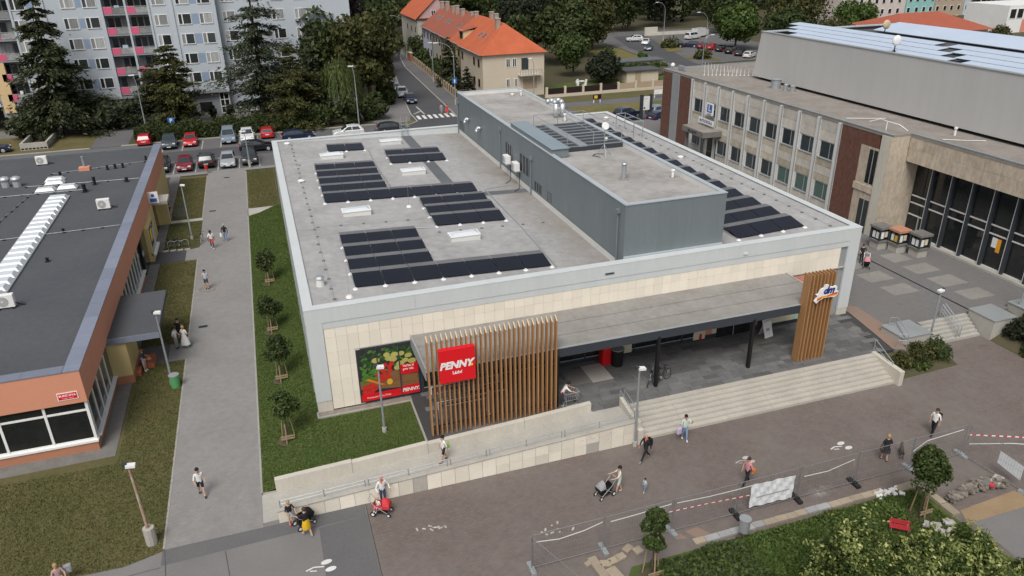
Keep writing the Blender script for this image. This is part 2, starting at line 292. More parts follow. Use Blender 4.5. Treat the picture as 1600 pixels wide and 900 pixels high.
# lawns left of the path
b = MB(); b.face([(x,y,-1.05) for x,y in [(-60,-1.5),(-22,-5.0),(-14.9,-6.9),(-12.6,-7.7),(-11.3,-8.05),(-9.6,-8.1),(-7.95,-7.62),(-7.95,11.3),(-11.05,11.3),(-11.08,1.1),(-60,0.1)]])
struct(b.build('lawn', 'grass_mid'))
for y0, y1, m in ((13.9,30.2,'grass_dry'),(33.3,41.3,'grass_mid'),(42.1,58.6,'grass_dry')): sheet('lawn', rect(-11.0,y0,-7.95,y1), -1.048, m)
sheet('path', [(-9.0,30.2),(-7.9,30.2),(-7.9,33.3),(-9.0,33.0)], -1.054, 'path_pavers'); sheet('asphalt_patch', rect(-12.3,30.3,-9.0,33.2), -1.056, 'asphalt_dark')
sheet('path', rect(-12,41.3,-7.9,42.1), -1.055, 'concrete')
sheet('path', rect(-12.4,11.3,-7.9,13.9), -1.06, 'asphalt'); sheet('path', rect(-9.1,11.3,-7.9,13.8), -1.054, 'path_pavers')
sheet('path', [(-60,0.1),(-11.1,1.1),(-11.05,60),(-12.2,60),(-12.2,2.2),(-60,1.6)], -1.057, 'concrete_dark')
sheet('asphalt_patch', rect(-10.9,42.6,-9.6,47.5), -1.044, 'asphalt_dark')
# sloping lawn between path and shop
b = MB(); prof = [(-3.4,-1.05),(-2.3,-0.82),(-0.6,-0.2),(-0.02,-0.08)]
for (xa,za),(xb,zb) in zip(prof, prof[1:]): b.face([(xa,-4.95,za),(xb,-4.95,zb),(xb,41.0,zb),(xa,41.0,za)])
b.face([(-0.02,-4.95,-0.08),(5.3,-4.95,-0.06),(5.3,-0.5,-0.04),(-0.02,-0.5,-0.08)])
struct(b.build('lawn', 'grass_lush'))
sheet('lawn', rect(-3.4,43.6,-0.1,58.8), -1.05, 'grass_dry'); sheet('path', rect(-3.4,41.05,0.0,43.5), -1.056, 'concrete')
b = MB(); b.box(-3.5,-4.9,-1.2,-3.4,41,-1.03); b.box(-3.5,43.5,-1.2,-3.4,58.8,-1.03); b.box(-3.4,-5.1,-1.2,-2.75,-4.95,-1.02); struct(b.build('kerb', 'kerb'))
b = MB(); b.box(-8.0,-7.5,-1.2,-7.9,11.3,-1.036); b.box(-8.0,13.9,-1.2,-7.9,30.2,-1.036); b.box(-8.0,42.1,-1.2,-7.9,58.5,-1.036); struct(b.build('kerb', 'kerb'))
b = MB(); b.box(0.05,-0.5,-0.5,5.4,-0.02,-0.03); struct(b.build('gravel_strip', 'gravel'))
b = MB(); b.box(-0.1,-0.62,-0.5,5.35,-0.5,0.0); b.box(-0.1,-0.5,-0.5,0.02,0.0,0.0); b.box(5.25,-5.0,-0.5,5.36,-0.5,0.012); struct(b.build('kerb', 'kerb'))
# car park and streets
sheet('car_park', rect(-70,59.5,60,79), -1.068, 'asphalt'); sheet('car_park_lane', rect(-70,67.2,30,72.6), -1.062, 'asphalt_dark')
sheet('pavement', rect(-13,59.4,1.5,60.6), -1.056, 'path_pavers')
sheet('street', [(21.5,79),(29.0,79),(29.2,84),(31.3,134),(33.2,150),(40,215),(33,215),(27.2,122),(24.0,98),(22.6,84)], -1.064, 'asphalt_dark')
sheet('street', [(20,62),(120,62),(120,69.5),(56,70.5),(32,80.5),(29.5,84),(22,84),(16.5,79),(14,72)], -1.06, 'asphalt_dark')
sheet('pavement', [(29.0,79.5),(31.8,79.5),(32.6,95),(34.7,147),(41.5,215),(40.1,215),(33.3,150),(31.4,134),(29.3,84)], -1.03, 'asphalt')
sheet('pavement', [(16.3,79.2),(21.4,79.2),(22.4,84),(23.9,98),(27.0,122),(25.5,122),(20.5,98),(14,86)], -1.03, 'asphalt_worn')
b = MB(); b.face([(x,y,-1.04) for x,y in [(16.2,76.2),(20.0,76.0),(22.3,79.0),(21.5,80.3),(16.5,80.5)]]); struct(b.build('lawn', 'grass_yellow'))
for pts in ([(29.0,79.5),(29.3,84),(31.4,134),(33.3,150)], [(20.1,75.9),(22.4,78.6),(22.5,84),(24.0,98),(27.1,122)]):
    b = MB()
    for (xa,ya),(xb,yb) in zip(pts, pts[1:]): b.obox(((xa+xb)/2,(ya+yb)/2,-1.06), (0.16, math.hypot(xb-xa,yb-ya), 0.14), rz=-math.atan2(xb-xa,yb-ya))
    struct(b.build('kerb', 'concrete'))
sheet('lawn', [(48,71.5),(110,66),(110,76.5),(48,79.5)], -1.05, 'grass_yellow'); sheet('path', [(33,80),(48,79.5),(110,76.5),(110,82.4),(33,83.3)], -1.056, 'asphalt')
sheet('lawn', [(33,83.3),(110,82.4),(110,88.3),(33,88.3)], -1.052, 'grass_mid'); sheet('lawn', [(49,88.7),(84,88.7),(84,104),(49,100)], -1.046, 'grass_lush')
sheet('road', [(84,80),(92,80),(93,112),(126,112),(126,150),(140,175),(90,175),(88.5,144),(84.5,112)], -1.058, 'asphalt'); sheet('road', [(86.5,82),(91.5,82),(92.5,114),(99.5,140),(107,165),(97,165),(90.5,142),(87,113)], -1.054, 'asphalt_dark')
sheet('lawn', [(73,112),(84,113),(88,143),(80,146)], -1.05, 'grass_yellow'); sheet('lawn', [(94.5,119.5),(99.5,114),(101,117),(96,125)], -1.0, 'grass_yellow'); sheet('lawn', [(95.5,131),(99.5,131),(106,147),(103,151)], -1.0, 'grass_yellow')
b = MB()                                            # parking bay lines and zebra crossing
for x in (-14.6,-12.0,-9.4,-6.75,-4.2,-1.7): b.box(x-0.06,60.7,-1.07,x+0.06,65.6,-1.050)
for x in (-14.2,-11.65,-9.1,-6.6,-4.1,-1.6): b.box(x-0.06,72.8,-1.07,x+0.06,78.2,-1.050)
struct(b.build('parking_lines', 'worn_paint'))
b = MB(); x = 22.9
for k in range(7): b.face([(x+k*0.92,79.8,-1.045),(x+k*0.92+0.5,79.8,-1.045),(x+k*0.92+0.58,82.6,-1.045),(x+k*0.92+0.08,82.6,-1.045)])
struct(b.build('zebra_crossing', 'white_paint'))
b = MB(); b.box(24.5,83.4,-1.05,24.75,90,-1.046)
for k in range(4): b.box(22.9+0.35*k,84.0+0.5*k,-1.05,23.3+0.4*k,84.35+0.5*k,-1.045)
struct(b.build('road_marking', 'worn_paint'))
b = MB(); b.box(-20,78.9,-1.1,16,79.05,-0.95); b.box(-60,78.9,-1.1,-24,79.05,-0.95); struct(b.build('kerb', 'concrete'))
sheet('lawn', rect(-60,79.1,-24,92.5), -1.05, 'grass_dry'); sheet('pavement', rect(-60,90.5,20,96.3), -1.044, 'concrete_dark'); sheet('pavement', rect(-24,79.1,-19.2,92), -1.05, 'asphalt'); sheet('flower_bed', rect(-19.2,79.1,16,90.5), -1.048, 'earth')
# white footprints and marks painted on the paving, each mark its own thin sheet
def oval(b, cx, cy, a, c, ang, z=-1.052, n=14):
    b.face([(cx+a*math.cos(t)*math.cos(ang)-c*math.sin(t)*math.sin(ang), cy+a*math.cos(t)*math.sin(ang)+c*math.sin(t)*math.cos(ang), z) for t in [2*PI*k/n for k in range(n)]])
def stroke(b, pts, w, z=-1.052):
    for (xa,ya),(xb,yb) in zip(pts, pts[1:]):
        L = math.hypot(xb-xa,yb-ya); nx, ny = -(yb-ya)/L*w/2, (xb-xa)/L*w/2; b.face([(xa+nx,ya+ny,z),(xa-nx,ya-ny,z),(xb-nx,yb-ny,z),(xb+nx,yb+ny,z)])
def bike_mark(x, y, sc, mat):
    b = MB(); oval(b,x-0.05*sc,y+0.28*sc,0.3*sc,0.17*sc,0.15); oval(b,x+0.12*sc,y-0.3*sc,0.3*sc,0.17*sc,0.15)
    stroke(b,[(x-1.15*sc,y-0.05*sc),(x-0.75*sc,y+0.1*sc),(x-0.2*sc,y-0.02*sc)],0.09*sc,-1.05); stroke(b,[(x-0.95*sc,y-0.12*sc),(x-0.6*sc,y-0.22*sc)],0.08*sc,-1.048); struct(b.build('pavement_marking', mat))
bike_mark(-0.75,-11.1,0.85,'white_paint'); bike_mark(27.3,-11.6,0.8,'white_paint'); bike_mark(21.6,-10.9,0.7,'worn_paint')
for sx, sy in ((9.9,-12.3),(4.3,-10.3)):
    b = MB()
    for k in range(9): oval(b, sx+random.uniform(-.8,.8), sy+random.uniform(-.35,.35), random.uniform(.05,.16), 0.05, random.uniform(0,3), -1.05-0.001*k)
    struct(b.build('pavement_marking', 'worn_paint'))
dm_ = pm('dust', (0.5,0.48,0.46), (0.42,0.4,0.39)); dn, dl = dm_.node_tree.nodes, dm_.node_tree.links      # thin plaster dust, patchy
tc = dn.new('ShaderNodeTexCoord'); gr_ = dn.new('ShaderNodeTexGradient'); gr_.gradient_type = 'SPHERICAL'; mp_ = dn.new('ShaderNodeMapping'); mp_.inputs['Location'].default_value = (-1,-1,0); mp_.inputs['Scale'].default_value = (2,2,1); dl.new(tc.outputs['Generated'], mp_.inputs[0]); dl.new(mp_.outputs[0], gr_.inputs[0])
nz = dn.new('ShaderNodeTexNoise'); nz.inputs['Scale'].default_value = 2.5; nz.inputs['Detail'].default_value = 6; mu_ = dn.new('ShaderNodeMath'); mu_.operation = 'MULTIPLY'; dl.new(next(q for q in dn if q.type == 'NEW_GEOMETRY').outputs['Position'], nz.inputs[0]); dl.new(gr_.outputs[1], mu_.inputs[0]); dl.new(nz.outputs[0], mu_.inputs[1]); rp_ = dn.new('ShaderNodeMapRange'); rp_.inputs[1].default_value = 0.12; rp_.inputs[2].default_value = 0.42; rp_.inputs[4].default_value = 0.8; dl.new(mu_.outputs[0], rp_.inputs[0]); dl.new(rp_.outputs[0], dn['Principled BSDF'].inputs['Alpha'])
sheet('plaster_dust', rect(21.9,-15.1,25.2,-13.6), -1.054, 'dust')
b = MB()
for k in range(0): oval(b, random.uniform(21.5,24.6), random.uniform(-15.0,-14.2), random.uniform(.08,.3), random.uniform(.03,.1), random.uniform(-.2,.6), -1.056+0.0006*k, 8)
b = None
for x, y in ((-5.7,56.7),(-7.0,44.0),(-7.0,16.0)):
    b = MB(); b.box(x-0.35,y-0.2,-1.06,x+0.35,y+0.2,-1.045); g = struct(b.build('drain_cover','concrete_dark'))
    for k in range(5): piece('grate_bar', MB().box(-0.3,-0.02,0,0.3,0.02,0.012).mesh('grate_bar','rubber'), g, (x,y-0.14+0.07*k,-1.044))

for pts in (((-7.9,-7.6),(-7.4,-14)),((-5.2,-8.6),(-4.4,-16)),((-14,-9),(-8,-8.7))):       # tar seams in the asphalt
    b = MB(); stroke(b, [pts[0],((pts[0][0]+pts[1][0])/2+0.05,(pts[0][1]+pts[1][1])/2),pts[1]], 0.035, -1.0555); struct(b.build('tar_seam','asphalt_dark'))
for poly in ([(15.9,-15.1),(16.7,-15.1),(16.3,-14.5),(15.6,-14.55)],[(14.9,-14.9),(15.5,-15.0),(15.3,-14.6)],[(30,-6.9),(34.3,-6.95),(34.4,-8.2),(31,-8.6)]): sheet('paving_repair', poly, -1.057, 'brick_red_paving' if poly[0][0] < 20 else 'plaza_light')
# ---- terrace of dark stone slabs
b = MB(); b.prism([(5.36,-4.92),(14.87,-4.92),(14.87,-5.3),(36.3,-5.3),(37.0,-1.2),(37.2,0.09),(5.36,0.09)], -1.3, -0.032); terrace = struct(b.build('terrace', 'slate_joint'))
rows = 13; y = -5.29; slabs = [MB().box(-L/2,-0.199,-0.03,L/2,0.199,0.0).mesh('slab','slate') for L in (0.98,1.18,1.42,0.78)]
rh = 0.409
placed = 0
for j in range(rows):
    x = 5.38 - random.uniform(0,0.6)
    while x < 36.5:
        k = random.randrange(4); L = (1.0,1.2,1.44,0.8)[k]; cx, cy = x+L/2, y+rh*(j+0.5)
        if cx-L/2 >= 5.36 and cx+L/2 < 36.3+0.16*(cy+5.3) and not (j == 0 and cx-L/2 < 14.87): piece('slab', slabs[k], terrace, (cx,cy,random.uniform(-0.003,0.002))); placed += 1
        x += L
# ---- upper plaza on the right, level with the terrace
b = MB(); b.prism([(36.3,-5.35),(37.0,-5.7),(38.75,-2.5),(40.55,-2.9),(44.8,-3.0),(46.8,-3.35),(90,-3.35),(90,62),(37.25,62),(37.25,0.0)], -1.3, -0.006)
plaza2 = struct(b.build('upper_plaza', 'upper_pavers'))
sheet('brick_band', [(36.25,-5.3),(37.0,-5.6),(38.2,-3.2),(38.4,0.5),(37.3,1.6),(37.22,-0.2)], 0.0, 'brick_red_paving', plaza2)
for x0,y0,x1,y1 in ((42.4,3.55,44.7,5.2),(42.4,1.07,44.75,2.66),(47,3.6,49.35,5.25),(47,1.0,49.35,2.75),(47,-1.42,49.35,0.15),(47,6.1,48.9,7.8),(42.4,6.1,44.7,7.7)):
    sheet('light_paving', rect(x0,y0,x1,y1), -0.001, 'light_pavers', plaza2)
MB().box(45.45,-2.6,-0.02,45.6,9.5,0.0).build('drain_channel','black',plaza2)
MB().cyl((36.0,-2.2,-0.01),(36.0,-2.2,0.006),0.33,n=18).build('manhole_cover','concrete_dark',terrace)
# mats in front of the shop doors
for i,(x0,y0,x1,y1,c) in enumerate(((16.2,-2.45,17.6,-0.45,'concrete'),(14.8,-2.4,16.15,-0.6,'concrete_dark'),(27.1,-2.6,28.3,-1.45,'concrete_dark'),(28.35,-1.85,29.9,-0.7,'concrete_dark'))):
    MB().box(x0,y0,0.0,x1,y1,0.008).build('door_mat', c, terrace)
# ---- broad steps down to the plaza
st = struct(MB().box(16.8,-7.35,-1.3,34.6,-5.3,-1.02).build('steps', 'concrete_step'))
for k in range(7):
    y1 = -5.3 if k == 0 else -5.62-0.3*(k-1); y0 = -5.62-0.3*k
    n = 6; w = (34.62-16.78)/n
    me = MB().box(-w/2+0.006,y0,-1.1,w/2-0.006,y1+0.02,-0.15*k+0.002).mesh('step','concrete_step')
    for i in range(n): piece('step', me, st, (16.78+w*(i+0.5),0,random.uniform(-0.003,0.0)))
cheek = thing('stair_wall','sloping concrete side wall with handrail at the planted end of the broad steps','wall',(34.75,-6.4,G))
b = MB(); b.add([(34.6,-7.75,-1.2),(34.6,-5.2,-1.2),(34.6,-5.2,0.06),(34.6,-5.8,0.05),(34.6,-6.9,-0.02),(34.6,-7.75,-0.05)]+[(34.92,-7.75,-1.2),(34.92,-5.2,-1.2),(34.92,-5.2,0.06),(34.92,-5.8,0.05),(34.92,-6.9,-0.02),(34.92,-7.75,-0.05)],
    [(0,1,2,3,4,5),(11,10,9,8,7,6)]+[(i,i+6,(i+1)%6+6,(i+1)%6) for i in range(6)]); b.build('wall_body','concrete_pale',cheek,bevel=0.015)
MB().tube([(34.76,-5.2,0.05),(34.76,-5.2,0.95),(34.76,-6.9,0.15),(34.76,-6.9,-0.02)],0.025).tube([(34.76,-5.2,0.5),(34.76,-6.6,-0.0)],0.018).build('handrail','galv',cheek)
gr = thing('guard_rail','short galvanised guard rail at the terrace corner above the planting','railing',(37.5,-4.4,0))
for p in ((36.55,-5.25),(37.1,-5.5),(38.3,-3.3),(37.75,-3.2)): MB().cyl((p[0],p[1],-0.02),(p[0],p[1],1.0),0.025).build('post','galv',gr)
for z in (1.0,0.55): MB().tube([(36.55,-5.25,z),(37.1,-5.5,z),(38.3,-3.3,z),(37.75,-3.2,z)],0.022).build('rail','galv',gr)
# ---- ramp
def rz_(x): return -0.95 + (x+2.75)/18.2*0.95 if x < 15.4 else 0.0
b = MB(); b.prism([(-3.45,-7.25),(15.4,-7.25),(17.0,-7.25),(17.0,-5.3),(15.4,-5.3),(15.4,-5.1),(-3.45,-5.1)], -1.3, [-1.049,-0.004,-0.002,-0.002,-0.002,-0.004,-1.049]); struct(b.build('ramp','concrete'))
bw = thing('retaining_wall','pale concrete parapet wall between the ramp and the lawn','wall',(6,-5.1,G))
for xa, xb, za, zb in ((-2.72,1.2,-0.2,-0.05),(1.215,5.28,-0.1,0.12),(5.295,10.8,0.06,0.3),(10.815,14.85,0.3,0.52)):
    b = MB(); b.prism([(xa,-5.22),(xb,-5.22),(xb,-4.93),(xa,-4.93)], -1.25, [za,zb,zb,za]); b.build('wall_section','concrete_pale',bw,bevel=0.012)
fw = thing('ramp_wall','stone clad wall along the front of the ramp, with faint graffiti','wall',(7,-7.4,G))
def fz(x): return -0.38 + (x+2.72)/19.3*0.7
b = MB(); b.prism([(-2.7,-7.44),(16.55,-7.44),(16.55,-7.2),(-2.7,-7.2)], -1.3, [fz(-2.7)-0.03,fz(16.5)-0.03,fz(16.5)-0.03,fz(-2.7)-0.03]); b.build('wall_body','concrete',fw)
n = 26; w = 19.25/n
for i in range(n):
    xa = -2.7+w*i; h = fz(xa+w/2)+1.08
    splits = [(0,1)] if xa < 7.8 else [(0,0.5),(0.5,1)]
    for (s0,s1) in splits:
        odd = (i == 9) or (i == 22 and s0 == 0)
        b = MB(); x0, x1 = xa+0.008, xa+w-0.008; zA = lambda s,x: -1.08+s*(fz(x)+1.08)
        b.add([(x0,-7.5,zA(s0,x0)+0.008),(x1,-7.5,zA(s0,x1)+0.008),(x1,-7.5,zA(s1,x1)-0.004),(x0,-7.5,zA(s1,x0)-0.004),(x0,-7.44,zA(s0,x0)+0.008),(x1,-7.44,zA(s0,x1)+0.008),(x1,-7.44,zA(s1,x1)-0.004),(x0,-7.44,zA(s1,x0)-0.004)],
              [(0,1,2,3),(5,4,7,6),(3,2,6,7),(1,0,4,5),(0,3,7,4),(2,1,5,6)]); b.build('stone_panel','concrete' if odd else 'wall_stone',fw)
b = MB(); b.prism([(-2.72,-7.53),(16.57,-7.53),(16.57,-7.17),(-2.72,-7.17)], [fz(-2.7)-0.002,fz(16.5)-0.002]*1+[fz(16.5)-0.002,fz(-2.7)-0.002], [fz(-2.7)+0.05,fz(16.5)+0.05,fz(16.5)+0.05,fz(-2.7)+0.05]); b.build('coping','concrete',fw)
b = MB()
for k in range(9):
    x = 13.2+k*0.24; b.tube([(x,-7.505,-0.1+random.uniform(-.08,.08)),(x+0.12,-7.505,-0.02+random.uniform(-.12,.12)),(x+0.2,-7.505,-0.12+random.uniform(-.1,.1))],0.006,n=4)
b.build('graffiti','graffiti',fw)
rl = thing('ramp_railing','low galvanised double railing along the front wall of the ramp','railing',(7,-7.3,0))
xs = [-2.55+k*2.12 for k in range(10)]
for k, x in enumerate(xs):
    for dx in ((-0.09,0.09) if k in (2,4,5,7) else (0,)): MB().cyl((x+dx,-7.28,fz(x)+0.04),(x+dx,-7.28,fz(x)+0.47),0.028).build('post','galv',rl)
for h in (0.46,0.26):
    for xa, xb in zip(xs, xs[1:]): MB().cyl((xa+0.06,-7.28,fz(xa)+h),(xb-0.06,-7.28,fz(xb)+h),0.02,n=6).build('rail','galv',rl)
sw = thing('stair_wall','concrete side wall and end pillar with blue grey handrails where ramp meets steps','wall',(16.6,-6.5,G))
b = MB(); xa, xb = 16.57, 16.8
P = [(-7.15,-1.2),(-5.3,-1.2),(-5.3,0.62),(-6.2,0.45),(-7.15,0.3)]
b.add([(xa,y,z) for y,z in P]+[(xb,y,z) for y,z in P], [(0,1,2,3,4),(9,8,7,6,5)]+[(i,i+5,(i+1)%5+5,(i+1)%5) for i in range(5)]); b.build('wall_body','concrete_pale',sw,bevel=0.012)
MB().box(16.58,-7.75,-1.2,16.93,-7.15,-0.1).build('pillar','concrete_pale',sw,bevel=0.012); MB().box(16.6,-7.5,-0.1,16.85,-7.15,0.3).build('pillar','concrete_pale',sw,bevel=0.012)
for dx in (-0.06,0.2): MB().tube([(16.68+dx,-5.25,0.6),(16.68+dx,-5.25,1.05),(16.68+dx,-7.1,0.72),(16.68+dx,-7.1,0.3)],0.022).build('handrail','galv',sw)
# ---- stairs between plaza and upper plaza, concrete blocks beside them
st2 = struct(MB().box(40.6,-4.3,-1.3,44.8,-2.9,-1.03).build('plaza_steps','concrete_dark'))
for k in range(6):
    me = MB().box(40.6,-2.95-0.25*(k+1),-1.1,44.8,-2.9-0.25*k,-0.175*k+0.003).mesh('step','concrete'); piece('step', me, st2, (0,0,0))
hr = thing('stair_handrail','double metal handrail running down the middle of the plaza stairs','railing',(42.9,-3.6,G))
for dx in (-0.14,0.14):
    MB().tube([(42.9+dx,-2.7,0.0),(42.9+dx,-2.7,0.95),(42.9+dx,-4.35,0.0),(42.9+dx,-4.35,-1.04)],0.035).build('rail','metal_grey',hr)
    for k in range(3): MB().cyl((42.9+dx,-2.7,0.2+0.22*k),(42.9+dx,-4.35,-0.75+0.22*k),0.012,n=5).build('bar','metal_grey',hr)
for (x0,y0,x1,y1,lab) in ((37.3,-5.0,39.6,-3.05,'large concrete block on the near left of the plaza stairs'),(44.9,-5.2,46.9,-3.1,'large concrete block on the right of the plaza stairs'),(48.4,-4.9,50.2,-3.2,'concrete block at the right edge beyond the bushes')):
    t = thing('concrete_block',lab,'block',((x0+x1)/2,(y0+y1)/2,G),0,'concrete blocks by the plaza stairs')
    MB().box(x0,y0,-1.2,x1,y1,0.36).build('block_body','concrete',t,bevel=0.02); MB().box(x0-0.04,y0-0.04,0.36,x1+0.04,y1+0.04,0.46).build('block_top','metal_grey',t,bevel=0.015)
# planting slopes
b = MB(); b.add([(34.95,-7.2,-1.06),(40.2,-7.0,-1.06),(41.0,-4.4,-1.06),(40.5,-3.0,-0.1),(38.6,-2.9,-0.08),(37.0,-5.7,-0.1),(34.95,-5.3,-0.15),(37.6,-6.3,-0.7)],[(0,1,7),(1,2,7),(2,3,7),(3,4,5,7),(5,6,7),(6,0,7)]); struct(b.build('planting_slope','earth'))
b = MB(); b.add([(44.9,-4.5,-1.05),(44.9,-9.5,-1.05),(80,-20,-1.05),(80,-3.3,-0.1),(46.8,-3.4,-0.2)],[(0,1,2,3,4)]); struct(b.build('planting_slope','earth'))
# ================================================================== SHOP BUILDING
shop = thing('shop_building','flat roofed shop building with cream stone front and blue grey rooftop block','building',(18.5,20.4,0))
def deck(x): return 6.45-0.037*x if x < 22.9 else 6.45-0.04*(37-x)
MB().box(0.03,0.13,-1.2,36.97,40.77,5.3).build('wall','metal_grey',shop)
# west and other side cladding
MB().box(-0.02,0.1,0.62,0.03,40.8,5.6).build('side_cladding','metal_pale',shop); MB().box(0.0,0.08,-1.1,0.03,40.78,0.62).build('plinth','concrete_pale',shop); MB().box(36.97,0.1,0.5,37.02,40.8,5.6).build('side_cladding','metal_pale',shop)
for k in range(26): MB().box(-0.06,1.2+1.55*k,0.64,-0.02,1.26+1.55*k,5.6).build('cladding_rib','metal_grey',shop)
# parapets
for n_, (x0,y0,x1,y1) in (('parapet',(0,-0.02,37,0.42)),('parapet',(0,40.38,37,40.82)),('parapet',(0,0.42,0.42,40.38)),('parapet',(36.58,0.42,37,40.38))):
    MB().box(x0,y0,5.25,x1,y1,6.5).build(n_,'metal_pale' if y0 < 1 and y1 < 1 else 'metal_pale',shop)
for (x0,y0,x1,y1) in ((-0.05,-0.06,37.05,0.5),(-0.05,40.32,37.05,40.87)): MB().box(x0,y0,6.5,x1,y1,6.56).build('parapet_cap','metal_pale',shop,bevel=0.01)
for (x0,y0,x1,y1) in ((-0.05,0.5,0.5,40.32),(36.5,0.5,37.05,40.32)): MB().box(x0,y0,6.5,x1,y1,6.559).build('parapet_cap','metal_pale',shop,bevel=0.01)
# front cladding frame of pale metal (left band, top band, right band) set proud of the stone
MB().box(0.0,-0.05,5.66,37.0,-0.021,6.499).build('front_cladding','metal_pale',shop)
MB().box(0.0,-0.05,0.66,0.86,0.1,5.655).build('front_cladding','metal_pale',shop); MB().box(36.12,-0.05,0.5,37.0,0.1,5.655).build('front_cladding','metal_pale',shop)
MB().box(0.02,-0.02,-0.3,0.86,0.1,0.655).build('plinth','concrete_pale',shop); MB().box(36.12,-0.02,-0.3,36.98,0.1,0.495).build('plinth','concrete_pale',shop)
for x in (6.1,): MB().box(x,-0.056,5.67,x+0.012,-0.05,6.49).build('cladding_joint','metal_grey',shop)
for x in (17.85,): MB().box(x,-0.09,5.93,x+0.65,-0.05,6.08).build('vent_hood','metal_grey',shop); MB().box(x+0.06,-0.094,5.95,x+0.59,-0.09,6.03).build('vent_slot','ink',shop)
for x in (27.7,): MB().box(x,-0.12,5.85,x+0.3,-0.05,5.97).build('lamp_bracket','plastic_white',shop)
# stone panels, each one a piece
pw, x0 = 0.6195, 0.88
rowsz = [0.02,0.95,1.9,2.83,3.72,4.68,5.64]
pmesh = [MB().box(0.005,0,rowsz[r]+0.005,pw-0.005,0.085,rowsz[r+1]-0.005).mesh('stone_panel','travertine') for r in range(6)]
for i in range(57):
    xx = x0+pw*i; mid = xx+pw/2
    for r in range(6):
        if 2.48 < mid < 6.0 and r < 4: continue
        if 6.0 <= mid < 31.3 and r < 4: continue
        if 31.3 <= mid < 35.3 and r < 4: continue
        if xx+pw > 36.13: continue
        piece('stone_panel', pmesh[r], shop, (xx,random.uniform(0,0.004),0))
MB().box(2.44,0.05,0.0,35.4,0.125,3.72).build('shopfront_backing','anthracite',shop)
MB().box(2.42,0.0,3.66,36.1,0.13,3.725).build('lintel','concrete',shop)
# poster window left
poster = thing('window_poster','large vegetable poster with red bands filling the shop window left of the slats','poster',(4.25,-0.03,0))
MB().box(2.46,0.0,0.06,6.05,0.05,3.62).build('window_frame','anthracite',poster); MB().box(2.52,-0.012,0.14,5.98,0.0,3.56).build('print_ground','leaf_print' if 'leaf_print' in M else 'ink',poster)
def disc(b, x, z, rx, rz, y, m=0, n=18, ang=0):
    b.face([(x+rx*math.cos(t)*math.cos(ang)-rz*math.sin(t)*math.sin(ang), y, z+rx*math.cos(t)*math.sin(ang)+rz*math.sin(t)*math.cos(ang)) for t in [2*PI*k/n for k in range(n)]], m)
pm('print_green',(0.035,0.11,0.02),(0.012,0.04,0.008),s1=3,s2=9); pm('print_leaf',(0.1,0.24,0.035),(0.04,0.12,0.015),s1=3,s2=9); pm('print_tomato',(0.62,0.03,0.02),(0.4,0.015,0.012),s1=4,s2=9); pm('print_potato',(0.5,0.42,0.14),(0.34,0.36,0.09),s1=4,s2=9); pm('print_carrot',(0.72,0.22,0.02)); pm('print_wood',(0.26,0.13,0.05),(0.15,0.07,0.03),s1=2,s2=9,stretch=(.4,1,3)); pm('print_yellow',(0.75,0.45,0.04))
b = MB(); yy = -0.014
b.face([(2.54,yy,0.95),(5.96,yy,0.55),(5.96,yy,1.75),(4.4,yy,1.9),(2.54,yy,1.5)],1)
for k in range(110):
    yy -= 0.0001; disc(b, random.uniform(2.7,5.8), random.uniform(2.0,3.45), random.uniform(.07,.2), random.uniform(.04,.1), yy, random.choice((0,0,2)), 10, random.uniform(0,3))
for k in range(16): yy -= 0.0002; disc(b, random.uniform(3.3,3.9) if k%2 else random.uniform(2.7,3.2), random.uniform(1.5,2.2), random.uniform(.12,.3), random.uniform(.06,.12), yy, 2, 10, random.uniform(-.6,1.2))
for (x,z) in ((3.55,2.75),(4.2,3.0),(4.65,2.95),(5.05,2.95),(4.55,2.65),(5.25,2.45),(4.95,2.3),(4.75,2.05),(5.65,2.35),(4.3,2.75),(5.45,2.75),(5.2,1.75)): yy -= 0.0003; disc(b, x, z, random.uniform(.16,.26), random.uniform(.14,.18), yy, 4)
for (x,z) in ((3.75,2.15),(4.05,2.35),(4.3,2.2),(3.95,1.95),(4.3,1.95),(3.6,1.8),(3.85,1.65),(4.15,1.7),(3.65,1.45),(4.45,2.4),(4.2,1.45),(3.9,1.4)): yy -= 0.0003; disc(b, x, z, .15, .14, yy, 3)
yy -= 0.001; b.face([(2.85,yy,1.55),(3.05,yy,1.62),(4.0,yy,1.05),(3.7,yy,1.08)],5)
yy -= 0.0004; disc(b, 4.25, 1.2, .17, .2, yy, 6)
for (x,z) in ((2.85,1.0),(3.15,1.1),(2.8,0.75),(3.15,0.75),(3.35,0.95)): yy -= 0.0004; disc(b, x, z, .2, .19, yy, 3)
b.build('print_vegetables',['print_green','print_wood','print_leaf','print_tomato','print_potato','print_carrot','print_yellow'],poster)
MB().box(2.54,-0.06,0.16,4.86,-0.045,0.62).build('print_band','penny_red',poster); MB().box(4.93,-0.06,0.16,5.97,-0.045,0.75).build('print_band','penny_red',poster); MB().box(4.93,-0.06,1.55,5.97,-0.045,2.2).build('print_band','penny_red',poster)
for x in (3.63,4.89): MB().box(x-0.03,-0.07,0.06,x+0.03,-0.012,3.62).build('mullion','anthracite',poster)
lettering('PENNY.',0.3,'white',poster,(5.45,-0.062,0.45),bold=0.012,shear=0.25,depth=0.004); lettering('Vařte si\npro vás.',0.21,'white',poster,(5.4,-0.062,1.98),bold=0.004,depth=0.004); lettering('Nakupujte hezky česky',0.15,'white',poster,(3.55,-0.062,0.36),depth=0.004)
